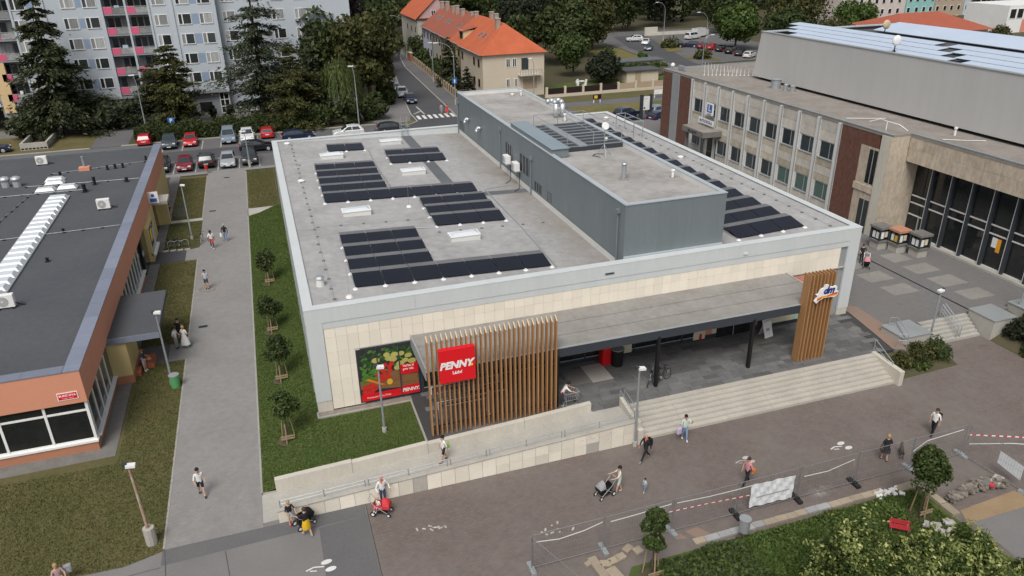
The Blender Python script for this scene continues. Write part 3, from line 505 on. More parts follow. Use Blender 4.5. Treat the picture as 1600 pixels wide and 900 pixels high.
# shopfront under the canopy: panes between dark mullions
for i in range(13):
    xa = 6.2+1.75*i
    if 26.2 < xa+0.9 < 28.9: continue
    MB().box(xa+0.06,0.02,0.35,xa+1.69,0.05,2.9).build('pane','glass_dark',shop)
    MB().box(xa-0.05,-0.02,0.05,xa+0.05,0.05,3.3).build('mullion','anthracite',shop); MB().box(xa+0.05,0.0,0.28,xa+1.7,0.05,0.34).build('window_rail','metal_grey',shop)
for (xa,za,xb,zb,m) in ((19.15,0.12,20.0,2.1,'cream'),(24.55,0.1,25.45,2.6,'cream'),(25.45,0.35,25.95,2.6,'salmon'),(25.95,0.35,26.3,1.0,'cream'),(29.0,0.4,29.5,2.4,'salmon'),(30.0,0.1,30.75,2.6,'cream'),(30.75,0.3,32.4,1.0,'cream'),(32.4,0.3,35.0,2.6,'mint'),(31.35,3.0,35.3,3.62,'salmon')):
    MB().box(xa,-0.035,za,xb,-0.02,zb).build('window_panel',m,shop)
MB().box(26.35,-0.03,0.0,28.9,0.045,2.7).build('entrance_door','glass_dark',shop); MB().box(27.6,-0.045,0.0,27.66,-0.03,2.7).build('door_edge','metal_grey',shop)
MB().box(31.4,0.02,0.3,35.3,0.05,2.95).build('pane','glass_dark',shop); MB().box(25.0,-0.05,0.1,25.2,-0.036,0.5).build('sticker','penny_red',shop)
# canopy
cb = MB(); cb.add([(5.73,-4.08,3.8),(31.25,-4.08,3.8),(31.25,-0.02,3.98),(5.73,-0.02,3.98),(5.73,-4.08,3.4),(31.25,-4.08,3.4),(31.25,-0.02,3.5),(5.73,-0.02,3.5)],[(0,1,2,3),(7,6,5,4),(4,5,1,0),(5,6,2,1),(6,7,3,2),(7,4,0,3)]); cb.build('canopy_roof','canopy_felt',shop)
MB().box(5.68,-4.16,3.28,31.3,-4.085,3.835).build('canopy_fascia','anthracite',shop); MB().box(5.66,-4.18,3.835,31.32,-4.03,3.86).build('canopy_edge','metal_grey',shop); MB().box(31.255,-4.08,3.3,31.33,0.0,4.03).build('canopy_edge','concrete',shop); MB().box(5.64,-4.08,3.3,5.725,-0.02,4.03).build('canopy_edge','metal_grey',shop)
for y in (-1.4,-2.75): MB().box(5.8,y,3.8+(-y)*0+0.04+(4.08+y)/4.06*0.18-0.02,31.2,y+0.02,3.815+(4.08+y)/4.06*0.18).build('felt_seam','concrete_dark',shop)
for x in (13.15,19.57,26.05): MB().box(x-0.09,-4.2,0,x+0.09,-3.98,3.4).build('canopy_post','black',shop)
for x,y in ((10.5,-1.0),(20.4,-1.5),(27.6,-1.2)): MB().cyl((x,y,3.9),(x,y,4.12),0.02).build('roof_pin','galv',shop)
# ---- roof deck (falls towards the rooftop block) and its strips
def strip(x0,y0,x1,y1,off): return MB().face([(x0,y0,deck(x0)+off),(x1,y0,deck(x1)+off),(x1,y1,deck(x1)+off),(x0,y1,deck(x0)+off)])
# dirt washed down to the low side of the deck and dried there
rm_ = M['roof_felt']; n_, l_ = rm_.node_tree.nodes, rm_.node_tree.links; bs_ = n_['Principled BSDF']; cur = bs_.inputs['Base Color'].links[0].from_socket
sx_ = n_.new('ShaderNodeSeparateXYZ'); l_.new(next(q for q in n_ if q.type == 'NEW_GEOMETRY').outputs['Position'], sx_.inputs[0]); ab_ = n_.new('ShaderNodeMath'); ab_.operation = 'SUBTRACT'; ab_.inputs[1].default_value = 21.8; l_.new(sx_.outputs[0], ab_.inputs[0]); a2_ = n_.new('ShaderNodeMath'); a2_.operation = 'ABSOLUTE'; l_.new(ab_.outputs[0], a2_.inputs[0])
nz_ = n_.new('ShaderNodeTexNoise'); nz_.inputs['Scale'].default_value = 0.35; nz_.inputs['Detail'].default_value = 8; nz_.inputs['Roughness'].default_value = 0.7; l_.new(next(q for q in n_ if q.type == 'NEW_GEOMETRY').outputs['Position'], nz_.inputs[0]); ad_ = n_.new('ShaderNodeMath'); ad_.operation = 'MULTIPLY_ADD'; ad_.inputs[1].default_value = 9.0; l_.new(nz_.outputs[0], ad_.inputs[0]); l_.new(a2_.outputs[0], ad_.inputs[2]); mr_ = n_.new('ShaderNodeMapRange'); mr_.inputs[1].default_value = 6.4; mr_.inputs[2].default_value = 10.2; mr_.inputs[3].default_value = 0.85; mr_.inputs[4].default_value = 0.0; l_.new(ad_.outputs[0], mr_.inputs[0])
mxx = n_.new('ShaderNodeMix'); mxx.data_type = 'RGBA'; l_.new(mr_.outputs[0], mxx.inputs[0]); l_.new(cur, mxx.inputs[6]); mxx.inputs[7].default_value = (0.2,0.175,0.15,1); l_.new(mxx.outputs[2], bs_.inputs['Base Color'])
strip(0.4,0.4,19.4,40.4,0).build('roof_deck','roof_felt',shop); strip(26.4,0.4,36.6,40.4,0).build('roof_deck','roof_felt',shop)
strip(13.0,22.0,14.05,40.3,0.008).build('roof_walkway','roof_patch',shop); strip(15.6,17.9,19.36,18.9,0.008).build('roof_walkway','roof_patch',shop)
# ---- rooftop block
px0,px1,py0,py1,pz = 19.38,26.4,0.58,40.62,10.05
MB().box(px0,py0,5.3,px1,py1,9.6).build('rooftop_block_wall','metal_blue',shop)
for (a,b_,c,d) in ((px0,py0,px1,py0+0.28),(px0,py1-0.28,px1,py1),(px0,py0+0.28,px0+0.28,py1-0.28),(px1-0.28,py0+0.28,px1,py1-0.28)): MB().box(a,b_,9.6,c,d,9.99).build('rooftop_block_parapet','metal_blue',shop)
for (a,b_,c,d) in ((px0-0.04,py0-0.04,px1+0.04,py0+0.32),(px0-0.04,py1-0.32,px1+0.04,py1+0.04)): MB().box(a,b_,9.99,c,d,pz).build('parapet_cap','metal_flash',shop)
for (a,b_,c,d) in ((px0-0.04,py0+0.32,px0+0.32,py1-0.32),(px1-0.32,py0+0.32,px1+0.04,py1-0.32)): MB().box(a,b_,9.99,c,d,pz-0.002).build('parapet_cap','metal_flash',shop)
MB().box(px0+0.28,py0+0.28,9.6,px1-0.28,py1-0.28,9.65).build('rooftop_block_roof','roof_pent',shop)
for (a,b_,c,d) in ((px0+0.28,py0+0.28,px1-0.28,py0+0.31),(px0+0.28,py1-0.31,px1-0.28,py1-0.28),(px0+0.28,py0+0.31,px0+0.31,py1-0.31),(px1-0.31,py0+0.31,px1-0.28,py1-0.31)): MB().box(a,b_,9.64,c,d,9.985).build('roof_upstand','plastic_white',shop)
MB().add([(px0-0.03,py0,5.6),(px0-0.03,py1,5.6),(px0-0.03,py1,6.18),(px0-0.03,py0,6.18)],[(3,2,1,0)]).build('base_flashing','plastic_white',shop); MB().box(px0,py0-0.04,6.5,px1,py0,6.68).build('base_flashing','metal_flash',shop)
for k in range(1,9): MB().box(px0-0.012,py0+4.45*k,6.2,px0,py0+4.45*k+0.05,9.98).build('wall_joint','metal_blue',shop)
for k in range(1,3): MB().box(px0+k*2.34,py0-0.01,6.7,px0+k*2.34+0.02,py0,9.95).build('wall_joint','metal_blue',shop)
for y,zt in ((40.2,8.9),(25.4,9.2),(17.25,8.6),(1.35,9.3)):
    dp = MB().cyl((px0-0.12,y,5.8),(px0-0.12,y,zt),0.06,n=8).build('downpipe','metal_blue',shop); MB().box(px0-0.24,y-0.14,zt,px0-0.01,y+0.14,zt+0.26).build('hopper','metal_blue',dp)
for (y0,y1,z0,z1) in ((38.2,39.7,6.3,7.2),(22.3,24.0,7.1,8.5),(17.9,20.2,7.0,8.45),(15.0,16.6,6.35,7.05),(12.9,13.7,6.3,7.05)):
    lv = MB().box(px0-0.03,y0,z0,px0-0.005,y1,z1).build('louvre_window','anthracite',shop)
    for k in range(3): MB().box(px0-0.045,y0+(y1-y0)*k/3+0.02,z0,px0-0.03,y0+(y1-y0)*k/3+0.07,z1).build('louvre_frame','metal_grey',lv)
for y in (36.1,31.8):
    pts = [(px0-0.02,y,8.0),(px0-0.28,y,8.12),(px0-0.45,y,7.95),(px0-0.48,y,7.65)]; MB().tube(pts,0.15,n=10).sph(pts[1],0.15).sph(pts[2],0.15).build('vent_elbow','alu',shop,smooth=True)
# ---- rooftop plant on the block
pm('metal_duct',(0.3,0.37,0.41),(0.26,0.325,0.365),rough=0.4,metal=0.3); pl = thing('air_handler','long pale blue ventilation box overhanging the rooftop block edge','air handler',(20.3,18,9.65))
for k in range(6): MB().box(19.5,13.2+1.62*k+0.01,9.75,20.85,13.2+1.62*(k+1)-0.01,10.38).build('duct_section','metal_blue',pl)
MB().box(19.46,13.1,10.38,20.92,23.0,10.42).build('duct_lid','metal_duct',pl); MB().box(19.7,13.3,9.64,20.7,22.8,9.75).build('duct_base','galv',pl)
cn = thing('cooling_unit','dark grille cooling unit with steel walkway bars on the rooftop block','cooling unit',(23.6,18.5,9.65))
MB().box(21.2,14.6,9.66,26.0,22.6,10.0).build('unit_body','anthracite',cn); MB().box(22.3,14.6,10.0,23.0,22.6,10.12).build('unit_walkway','galv',cn)
for k in range(9): MB().box(21.2,14.7+0.97*k,10.0,26.0,14.76+0.97*k,10.06).build('grille_bar','galv',cn)
for (x,y) in ((21.4,14.8),(26.0,14.8),(21.4,22.4),(26.0,22.4),(23.6,14.8),(23.6,22.4)): MB().cyl((x,y,9.65),(x,y,11.0),0.03).build('frame_post','galv',cn)
MB().tube([(21.4,14.8,11.0),(26.0,14.8,11.0),(26.0,22.4,11.0),(21.4,22.4,11.0),(21.4,14.8,11.0)],0.025).tube([(23.6,14.8,11.0),(23.6,22.4,11.0)],0.025).build('frame_rail','galv',cn)
ve = thing('exhaust_pipes','pair of bent silver exhaust pipes on the rear of the rooftop block','vent',(25.4,26.6,9.65))
for x in (25.1,25.75): MB().cyl((x,26.6,9.65),(x,26.6,10.9),0.24,n=12).tube([(x,26.6,10.9),(x-0.15,26.8,11.15),(x-0.45,27.1,11.15),(x-0.65,27.3,10.95)],0.22,n=10).build('pipe','alu',ve,smooth=True)
tp = thing('antenna_mast','thin tripod mast with a small white dish on the rooftop block','antenna',(23.4,12.4,9.65))
MB().cyl((23.4,12.4,9.65),(23.4,12.4,12.0),0.03).build('mast','galv',tp)
for a in (0.3,2.4,4.5): MB().cyl((23.4,12.4,10.6),(23.4+0.7*math.cos(a),12.4+0.7*math.sin(a),9.66),0.02).build('leg','galv',tp)
MB().cyl((23.4,12.32,12.0),(23.4,12.26,12.02),0.3,0.26,n=14).build('dish','white',tp); MB().tube([(23.0,12.2,9.72),(22.7,12.9,9.7),(23.1,13.3,9.7),(23.7,13.0,9.7)],0.025).build('cable','black',tp)
for i,(x,y,h,r,lab) in enumerate(((22.2,6.6,1.1,0.16,'round capped steel vent pipe in the middle of the front rooftop block'),(25.5,5.8,0.5,0.09,'short white vent pipe near the right front edge of the rooftop block'),(25.1,15.7,0.5,0.09,'short white vent pipe beside the satellite mast'),(25.6,37.9,0.5,0.09,'short white vent pipe at the far corner of the rooftop block'),(25.3,24.9,0.6,0.1,'white vent pipe below the bent exhaust pipes'),(24.7,38.1,0.2,0.12,'squat white roof outlet at the far end of the rooftop block'))):
    t = thing('vent_pipe',lab,'vent',(x,y,9.65),0,'vents on the rooftop block'); MB().cyl((x,y,9.65),(x,y,9.65+h),r,n=10).build('pipe','galv' if i==0 else 'white',t); MB().cyl((x,y,9.65+h),(x,y,9.65+h+0.08),r*1.6,r*1.3,n=10).build('cap','galv' if i==0 else 'white',t); MB().cyl((x,y,9.65),(x,y,9.68),r*2.4,n=12).build('collar','roof_felt_dirty',t)
for i,(y,lab) in enumerate(((22.6,'far white air conditioner on the dark louvred wall of the rooftop block'),(20.2,'near white air conditioner on the dark louvred wall of the rooftop block'))):
    t = thing('air_conditioner',lab,'air conditioner',(19.0,y,6.2),0,'units on the block wall'); MB().box(18.75,y-0.45,7.0,19.2,y+0.45,7.7).build('casing','white',t,bevel=0.02); MB().cyl((18.74,y+0.1,7.35),(18.72,y+0.1,7.35),0.26,n=14).build('fan_grille','grey_print',t); MB().box(18.8,y-0.4,6.9,19.36,y-0.36,7.0).box(18.8,y+0.36,6.9,19.36,y+0.4,7.0).build('bracket','galv',t)
    MB().tube([(19.3,y,7.0),(19.3,y,6.0),(18.9,y-1.2,5.82),(18.2,y-2.0,5.84)],0.025).build('pipe','anthracite',t)
# ---- solar arrays: each panel a piece on its array
PW, TILT = 1.75, math.radians(9.0); pm('wind_grey',(0.2,0.2,0.205),(0.14,0.142,0.147),rough=0.5,metal=0.2)
pan = MB().box(-PW/2+0.02,0,-0.02,PW/2-0.02,1.52,0.02).mesh('solar_panel','solar'); fr = MB()
pan_frame = MB().box(-PW/2+0.005,-0.02,-0.035,PW/2-0.005,0.0,0.024).mesh('panel_edge','anthracite')
wind = MB().add([(-PW/2+0.012,1.53,0.29),(PW/2-0.012,1.53,0.29),(PW/2-0.012,2.15,0.27),(-PW/2+0.012,2.15,0.27)],[(0,1,2,3)]).mesh('wind_sheet','wind_grey')
foot = MB().cyl((0,0,0),(0,0,0.05),0.17,0.13,n=10).cyl((0,0,0.05),(0,0,0.12),0.04,n=6).mesh('ballast_foot','white')
def array(label, rows_, fslope):
    x0, y0, n0 = rows_[0]; t = thing('solar_array',label,'solar panels',(x0+PW*n0/2,y0+1,deck(x0+3)),0,'solar arrays on the shop roof')
    for (xs_,y,n) in rows_:
        for i in range(n):
            x = xs_+PW*(i+0.5); z = deck(x)+0.1; sl = math.atan(fslope)
            o = piece('solar_panel',pan,t,(x,y,z)); o.rotation_euler = (TILT,sl,0)
            w = piece('wind_sheet',wind,t,(x,y,z-0.05)); w.rotation_euler = (0,sl,0)
        for i in range(n+1): x = xs_+PW*i; piece('ballast_foot',foot,t,(x,y-0.12,deck(x)))
        for i in range(n+1):
            x = xs_+PW*i; rr = MB().box(-0.02,-0.1,0.0,0.02,2.05,0.05).mesh('mount_rail','alu'); piece('mount_rail',rr,t,(x,y,deck(x)+0.02))
array('L-shaped solar array nearest the shop front, its long row reaching right',[(3.08,2.43,7),(3.1,4.7,3),(3.14,6.97,3),(3.18,9.25,3)],0.037)
array('L-shaped solar array in the middle left of the shop roof with a long lower row',[(3.04,19.05,7),(3.08,21.3,3),(3.1,23.5,3),(3.14,25.7,3),(3.18,27.9,3)],0.037)
array('three row solar block hanging below the right end of the middle long row',[(10.05,11.65,3),(10.1,13.85,3),(10.13,16.05,3)],0.037)
array('two row solar block near the rear of the shop roof',[(10.0,29.45,3),(10.06,31.65,3)],0.037)
array('single pair of solar panels by the rear parapet of the shop roof',[(4.95,35.15,2)],0.037)
array('long ladder of solar rows on the strip right of the rooftop block',[(28.5,1.85+2.27*k,3) for k in range(16)],-0.04)
# ---- skylights
for i,(x,y,lab) in enumerate(((10.35,36.8,'white box skylight at the rear, closest to the roof walkway strip'),(4.05,32.5,'white box skylight between the single panel pair and the middle array'),(10.3,25.3,'white box skylight below the two row solar block'),(4.0,15.45,'white box skylight on the left between the two L-shaped arrays'),(10.35,8.3,'white box skylight above the long near row of panels'))):
    zz = deck(x+1); t = thing('skylight',lab,'skylight',(x+1.02,y+0.5,zz),0,'skylights on the shop roof')
    MB().prism(rect(x,y,x+2.05,y+1.0),deck(x+2.05)-0.02,zz+0.33).build('upstand','plastic_white',t); MB().box(x-0.04,y-0.04,zz+0.33,x+2.09,y+1.04,zz+0.39).build('rim','white',t,bevel=0.015)
    MB().add([(x+0.05,y+0.05,zz+0.39),(x+2.0,y+0.05,zz+0.39),(x+2.0,y+0.95,zz+0.39),(x+0.05,y+0.95,zz+0.39),(x+0.3,y+0.3,zz+0.5),(x+1.75,y+0.3,zz+0.5),(x+1.75,y+0.7,zz+0.5),(x+0.3,y+0.7,zz+0.5)],[(4,5,6,7),(0,1,5,4),(1,2,6,5),(2,3,7,6),(3,0,4,7)]).build('dome','dome',t)
# ---- lightning conductor clips, cables and small outlets on the deck
lc = thing('lightning_cables','thin lightning conductor wires on small blocks along the shop roof edges','cable',(2,20,deck(2)))
blk = MB().box(-0.09,-0.07,0,0.09,0.07,0.07).mesh('cable_block','concrete_dark')
for k in range(26): y = 1.2+1.5*k; x = 1.75; piece('cable_block',blk,lc,(x+random.uniform(-.05,.05),y,deck(x)))
for k in range(25): y = 1.2+1.5*k; piece('cable_block',blk,lc,(35.4,y,deck(35.4)))
for yy in (13.6,30.9):
    for k in range(5): x = 2.0+1.6*k; piece('cable_block',blk,lc,(x,yy-0.02*k,deck(x)))
for yy,xa,xb in ((10.8,10.0,18.5),):
    for k in range(6): x = xa+1.55*k; piece('cable_block',blk,lc,(x,yy-0.4,deck(x)))
MB().tube([(1.75,1.0,deck(1.75)+0.08),(1.75,39.8,deck(1.75)+0.08)],0.008,n=4).tube([(35.4,1.0,deck(35.4)+0.08),(35.4,39.8,deck(35.4)+0.08)],0.008,n=4).tube([(1.75,13.6,deck(1.75)+0.08),(9.8,13.4,deck(9.8)+0.08)],0.008,n=4).build('wire','galv',lc)
b = MB(); b.tube([(15.6,2.2,deck(15.6)+0.03),(15.9,10.5,deck(15.9)+0.03),(16.0,19.5,deck(16)+0.03)],0.05,n=5); b.tube([(8.7,20.9,deck(8.7)+0.05),(8.6,30.2,deck(8.6)+0.05),(8.8,35,deck(8.8)+0.05)],0.05,n=5); b.tube([(8.6,11.6,deck(8.6)+0.05),(10,11.4,deck(10)+0.05)],0.04,n=5); b.tube([(16.0,19.5,deck(16)+0.03),(18.6,20.2,deck(18.6)+0.03)],0.05,n=5)
tag(b.build('cable_duct','metal_grey'),'dark cable ducts running between the solar arrays to the rooftop block','cable duct')
for i,(x,y,h,lab) in enumerate(((2.6,1.3,2.3,'thin lightning rod on a white foot near the left front roof corner'),(9.1,16.6,1.8,'thin lightning rod on a white foot in the middle of the left roof'),(31.0,38.6,2.0,'thin lightning rod on a white foot on the right rear roof'))):
    t = thing('lightning_rod',lab,'lightning rod',(x,y,deck(x)),0,'lightning rods'); MB().cyl((x,y,deck(x)),(x,y,deck(x)+0.12),0.22,0.14,n=12).build('foot','white',t); MB().cyl((x,y,deck(x)+0.1),(x,y,deck(x)+h),0.012,0.006,n=5).build('rod','galv',t)
for i,(x,y,lab) in enumerate(((1.2,3.4,'round grey roof outlet by the left parapet of the shop'),(1.4,39.3,'white roof outlet at the far left corner of the shop roof'),(35.6,38.0,'white roof outlet at the far right corner of the shop roof'),(1.75,25.5,'white outlet plate along the left roof edge'),(34.9,20.6,'white outlet plate on the strip right of the rooftop block'))):
    z = deck(x); t = thing('roof_outlet',lab,'roof outlet',(x,y,z),0,'roof outlets'); MB().cyl((x,y,z),(x,y,z+(0.5 if i==0 else 0.12)),0.26,0.22,n=12).build('base','plastic_white',t); MB().cyl((x,y,z+(0.5 if i==0 else 0.12)),(x,y,z+(0.62 if i==0 else 0.2)),0.3,0.2,n=12).build('cap','galv' if i==0 else 'white',t)
ld = thing('roof_ladder','galvanised roof ladder hooped over the rear parapet of the shop','ladder',(13.4,40.8,5))
for x in (13.1,13.75): MB().tube([(x,40.2,6.1),(x,40.2,7.75),(x+0.03,40.6,7.9),(x+0.03,41.1,7.75),(x,41.1,4.0)],0.03).build('stile','galv',ld)
for k in range(5): MB().cyl((13.1,40.2,6.3+0.3*k),(13.75,40.2,6.3+0.3*k),0.018).build('rung','galv',ld)
gl = thing('roof_gantry','grey steel pipe frame standing on the roof strip right of the rooftop block','frame',(35,31,6.4))
for (x,y) in ((34.4,29.0),(34.4,33.0),(35.4,29.0),(35.4,33.0)): MB().cyl((x,y,6.35),(x,y,8.0),0.045).build('post','galv',gl)
MB().tube([(34.4,29,8),(34.4,33,8),(35.4,33,8),(35.4,29,8),(34.4,29,8)],0.045).tube([(34.4,31,8),(35.4,31,8)],0.03).build('beam','galv',gl)
# ---- wooden slat screens and shop signs
ss = thing('slat_screen','tall screen of slim wooden slats standing before the red shop sign end of the terrace','screen',(9.35,-4.4,0))
nsl = 28; sm = MB().add([(-0.036,-0.15,0.02),(0.036,-0.15,0.02),(0.036,0.15,0.02),(-0.036,0.15,0.02),(-0.036,-0.15,5.85),(0.036,-0.15,5.85),(0.036,0.15,6.1),(-0.036,0.15,6.1)],[(3,2,1,0),(0,1,5,4),(1,2,6,5),(2,3,7,6),(3,0,4,7)]).add([(-0.036,-0.15,5.85),(0.036,-0.15,5.85),(0.036,0.15,6.1),(-0.036,0.15,6.1)],[(0,1,2,3)],1).mesh('slat',['wood','wood_tip'])
for i in range(nsl): piece('slat',sm,ss,(5.74+i*(7.2/(nsl-1)),-4.42,0),random.uniform(-.01,.01))
for z in (0.4,3.2): MB().box(5.7,-4.29,z,12.98,-4.25,z+0.05).build('rail','black',ss)
for x in (6.1,9.35,12.6): MB().box(x-0.05,-4.24,0,x+0.05,-4.17,3.3).build('post','black',ss)
sg = thing('shop_sign','square red PENNY sign box mounted on the wooden slats','sign',(7.24,-4.7,3.37))
MB().box(6.26,-4.85,3.37,8.22,-4.56,5.39).build('sign_box','penny_red',sg,bevel=0.04); lettering('PENNY',0.56,'white',sg,(7.15,-4.856,4.42),bold=0.028,shear=0.25,depth=0.012); lettering('Ládví',0.25,'white',sg,(7.2,-4.856,3.96),bold=0.006,depth=0.008)
MB().cyl((8.0,-4.85,4.3),(8.0,-4.87,4.3),0.075,n=14).build('sign_dot','yellow_dot',sg)
s2 = thing('slat_screen','narrow tower of deep wooden slats carrying the oval drugstore sign','screen',(30.25,-4.55,0))
d2 = MB().box(-0.035,-0.3,0.02,0.035,0.3,5.98).mesh('slat','wood')
for i in range(8): piece('slat',d2,s2,(29.36+0.262*i,-4.35,0))
for z in (0.5,3.3,5.4): MB().box(29.35,-4.42,z,31.2,-4.34,z+0.12).build('rail','black',s2)
dm = thing('shop_sign','white edged dm logo with red and orange swoosh on the narrow slat tower','sign',(30.5,-4.75,4.3))
b = MB(); out = [(29.75,4.28),(29.95,4.55),(29.8,4.72),(29.98,4.75),(30.08,4.98),(30.2,5.08),(30.34,5.1),(30.38,5.3),(30.62,5.28),(30.64,5.06),(30.8,5.12),(31.0,5.08),(31.22,5.12),(31.3,4.98),(31.22,4.78),(31.42,4.74),(31.38,4.48),(31.15,4.38),(30.8,4.42),(30.4,4.42),(30.1,4.3),(29.9,4.12)]
b.add([(x,-4.8,z) for x,z in out]+[(x,-4.68,z) for x,z in out],[tuple(range(len(out)))[::-1],tuple(range(len(out),2*len(out)))]+[(i,(i+1)%len(out),(i+1)%len(out)+len(out),i+len(out)) for i in range(len(out))]); b.build('sign_board','white',dm)
lettering('dm',0.62,'navy',dm,(30.68,-4.806,4.9),bold=0.03,shear=0.28,depth=0.01)
b = MB(); up = [(29.9,4.5),(30.25,4.58),(30.6,4.56),(31.0,4.66),(31.36,4.7)]; lo = [(29.92,4.3),(30.25,4.44),(30.6,4.46),(31.0,4.46),(31.36,4.5)]
for i in range(4): b.face([(lo[i][0],-4.81,lo[i][1]),(lo[i+1][0],-4.81,lo[i+1][1]),(up[i+1][0],-4.81,up[i+1][1]),(up[i][0],-4.81,up[i][1])],0)
mid = [(a[0],(a[1]+c[1])/2) for a,c in zip(up,lo)]
b.face([(lo[0][0],-4.815,lo[0][1]),(lo[1][0],-4.815,lo[1][1]),(mid[1][0],-4.815,mid[1][1]),(mid[0][0],-4.815,mid[0][1])],1); b.face([(mid[2][0],-4.815,mid[2][1]),(mid[3][0],-4.815,mid[3][1]),(up[3][0],-4.815,up[3][1]),(up[2][0],-4.815,up[2][1])],1); b.face([(mid[3][0],-4.815,mid[3][1]),(mid[4][0],-4.815,mid[4][1]),(up[4][0],-4.815,up[4][1]),(up[3][0],-4.815,up[3][1])],1)
b.build('swoosh',['dm_orange','dm_red'],dm)
# ================================================================== LOW ORANGE BUILDING ON THE LEFT
lb = thing('low_building','long low building with dark felt roof and orange fascia left of the path','building',(-20,28,G))
XE, YS = -11.9, 2.02
MB().box(-46,YS+0.45,-1.2,XE-0.4,53.5,2.4).build('wall','yellow_wall',lb); MB().box(-46,YS+0.3,2.2,XE-0.35,53.8,3.86).build('roof_core','concrete_dark',lb)
MB().box(-46,YS+0.3,3.86,XE-0.7,53.4,3.9).build('roof_deck','roof_dark',lb)
MB().box(-46,YS-0.02,2.15,XE+0.02,YS+0.3,4.1).build('fascia','orange_wall',lb,bevel=0.02); MB().box(XE-0.3,YS+0.3,2.15,XE+0.02,53.9,4.098).build('fascia','orange_wall',lb,bevel=0.02)
MB().box(-46,53.4,3.6,XE-0.3,54.2,4.15).build('rear_parapet','roof_patch',lb)
for k in range(26): MB().box(XE-0.78,YS+0.75+2.0*k,4.1,XE+0.05,YS+0.75+2.0*k+1.985,4.16).build('flashing','blue_flash',lb)
for k in range(17): MB().box(XE-0.8-2.0*(k+1)+0.01,YS-0.05,4.1,XE-0.8-2.0*k,YS+0.72,4.16).build('flashing','blue_flash',lb)
MB().box(XE-0.78,YS-0.05,4.1,XE+0.05,YS+0.735,4.158).build('flashing','blue_flash',lb); MB().box(-46,YS+0.7,3.8,XE-0.8,YS+0.78,4.09).box(XE-0.84,YS+0.78,3.8,XE-0.78,53.4,4.09).build('upstand','roof_dark',lb)
MB().box(-46,YS+0.05,-1.2,XE-0.08,YS+0.5,-0.5).build('plinth','orange_plinth',lb); MB().box(XE-0.5,YS+0.5,-1.2,XE-0.08,9.2,-0.5).build('plinth','orange_plinth',lb)
MB().box(-46,YS-0.02,-0.5,XE-0.02,YS+0.5,-0.38).build('sill','white',lb); MB().box(XE-0.5,YS+0.5,-0.5,XE-0.02,9.25,-0.382).build('sill','white',lb)
for k in range(12):                      # front windows: white frames, small top light above a large pane
    xb = XE-0.1-2.2*k; xa = xb-2.2
    MB().box(xa,YS+0.12,-0.38,xa+0.13,YS+0.3,2.15).build('window_post','white',lb); MB().box(xa+0.13,YS+0.14,1.5,xb,YS+0.28,1.62).build('window_rail','white',lb)
    MB().box(xa+0.13,YS+0.18,-0.34,xb,YS+0.22,1.5).build('pane','glass_dark',lb); MB().box(xa+0.13,YS+0.18,1.62,xb,YS+0.22,2.12).build('pane','glass_dark',lb)
    MB().box(xa+0.13,YS+0.14,-0.38,xb,YS+0.28,-0.28).build('window_rail','white',lb)
MB().box(XE-0.22,YS+0.12,-0.38,XE-0.08,YS+0.3,2.15).build('window_post','white',lb)
def east_windows(y0, y1, n):
    w = (y1-y0)/n
    for k in range(n):
        ya = y0+w*k
        MB().box(XE-0.25,ya,-0.38,XE-0.1,ya+0.09,2.15).build('window_post','white',lb); MB().box(XE-0.2,ya+0.09,-0.34,XE-0.16,ya+w,2.12).build('pane','glass',lb)
    MB().box(XE-0.45,y0,-0.45,XE+0.08,y1,-0.375).build('sill','white',lb)
east_windows(YS+0.5,9.2,5); east_windows(16.2,27.5,9)
MB().box(XE-0.4,16,-1.2,XE-0.05,27.5,-0.45).build('plinth','orange_plinth',lb)
MB().box(XE-0.4,9.25,-1.2,XE+0.98,12.5,1.92).build('porch','yellow_wall',lb); MB().box(XE+0.985,9.22,-1.2,XE+1.02,12.52,-0.5).box(XE-0.1,9.2,-1.2,XE+0.99,9.245,-0.5).build('porch_plinth','orange_plinth',lb)
MB().box(XE-0.1,9.15,1.93,-8.9,16.0,2.28).build('porch_roof','roof_dark',lb,bevel=0.02); MB().box(XE-0.1,9.1,1.9,-8.85,9.15,2.3).build('porch_fascia','blue_flash',lb)
MB().box(XE-0.3,12.6,-1.0,XE-0.1,15.9,1.9).build('entrance','glass_dark',lb); MB().box(XE-0.25,28,-1.2,XE-0.02,31,2.15).build('wall_bay','glass_dark',lb)
MB().box(XE-0.4,31,-1.2,XE+0.35,34.2,2.1).build('shop_bay','yellow_wall',lb); MB().box(XE+0.352,31.3,-0.3,XE+0.37,33.9,1.9).build('pane','glass',lb); MB().box(XE+0.2,31,-0.5,XE+0.6,34.2,-0.35).build('sill','white',lb)
MB().box(XE+0.375,31.5,0.6,XE+0.38,32.6,1.7).build('poster','print_yellow',lb); MB().box(XE+0.376,32.8,-0.2,XE+0.381,33.8,1.4).build('poster','sheet_blue',lb)
MB().box(XE-0.4,34.2,-1.2,XE-0.04,53.4,2.15).build('wall','yellow_wall',lb); MB().box(XE-0.05,38.6,1.85,-10.5,41.0,2.15).build('porch_roof','concrete',lb); MB().box(XE-0.05,39,-1.0,XE+0.0,40.6,1.6).build('entrance_door','glass_dark',lb); MB().box(XE-0.04,41.2,-1.2,-10.9,41.7,1.4).build('porch_wall','yellow_wall',lb)
MB().box(-11.3,9.9,G,-10.6,10.7,-0.7).build('step','brick',lb); MB().box(-10.5,10.8,G,-9.85,12.1,-0.62).build('step','brick',lb)
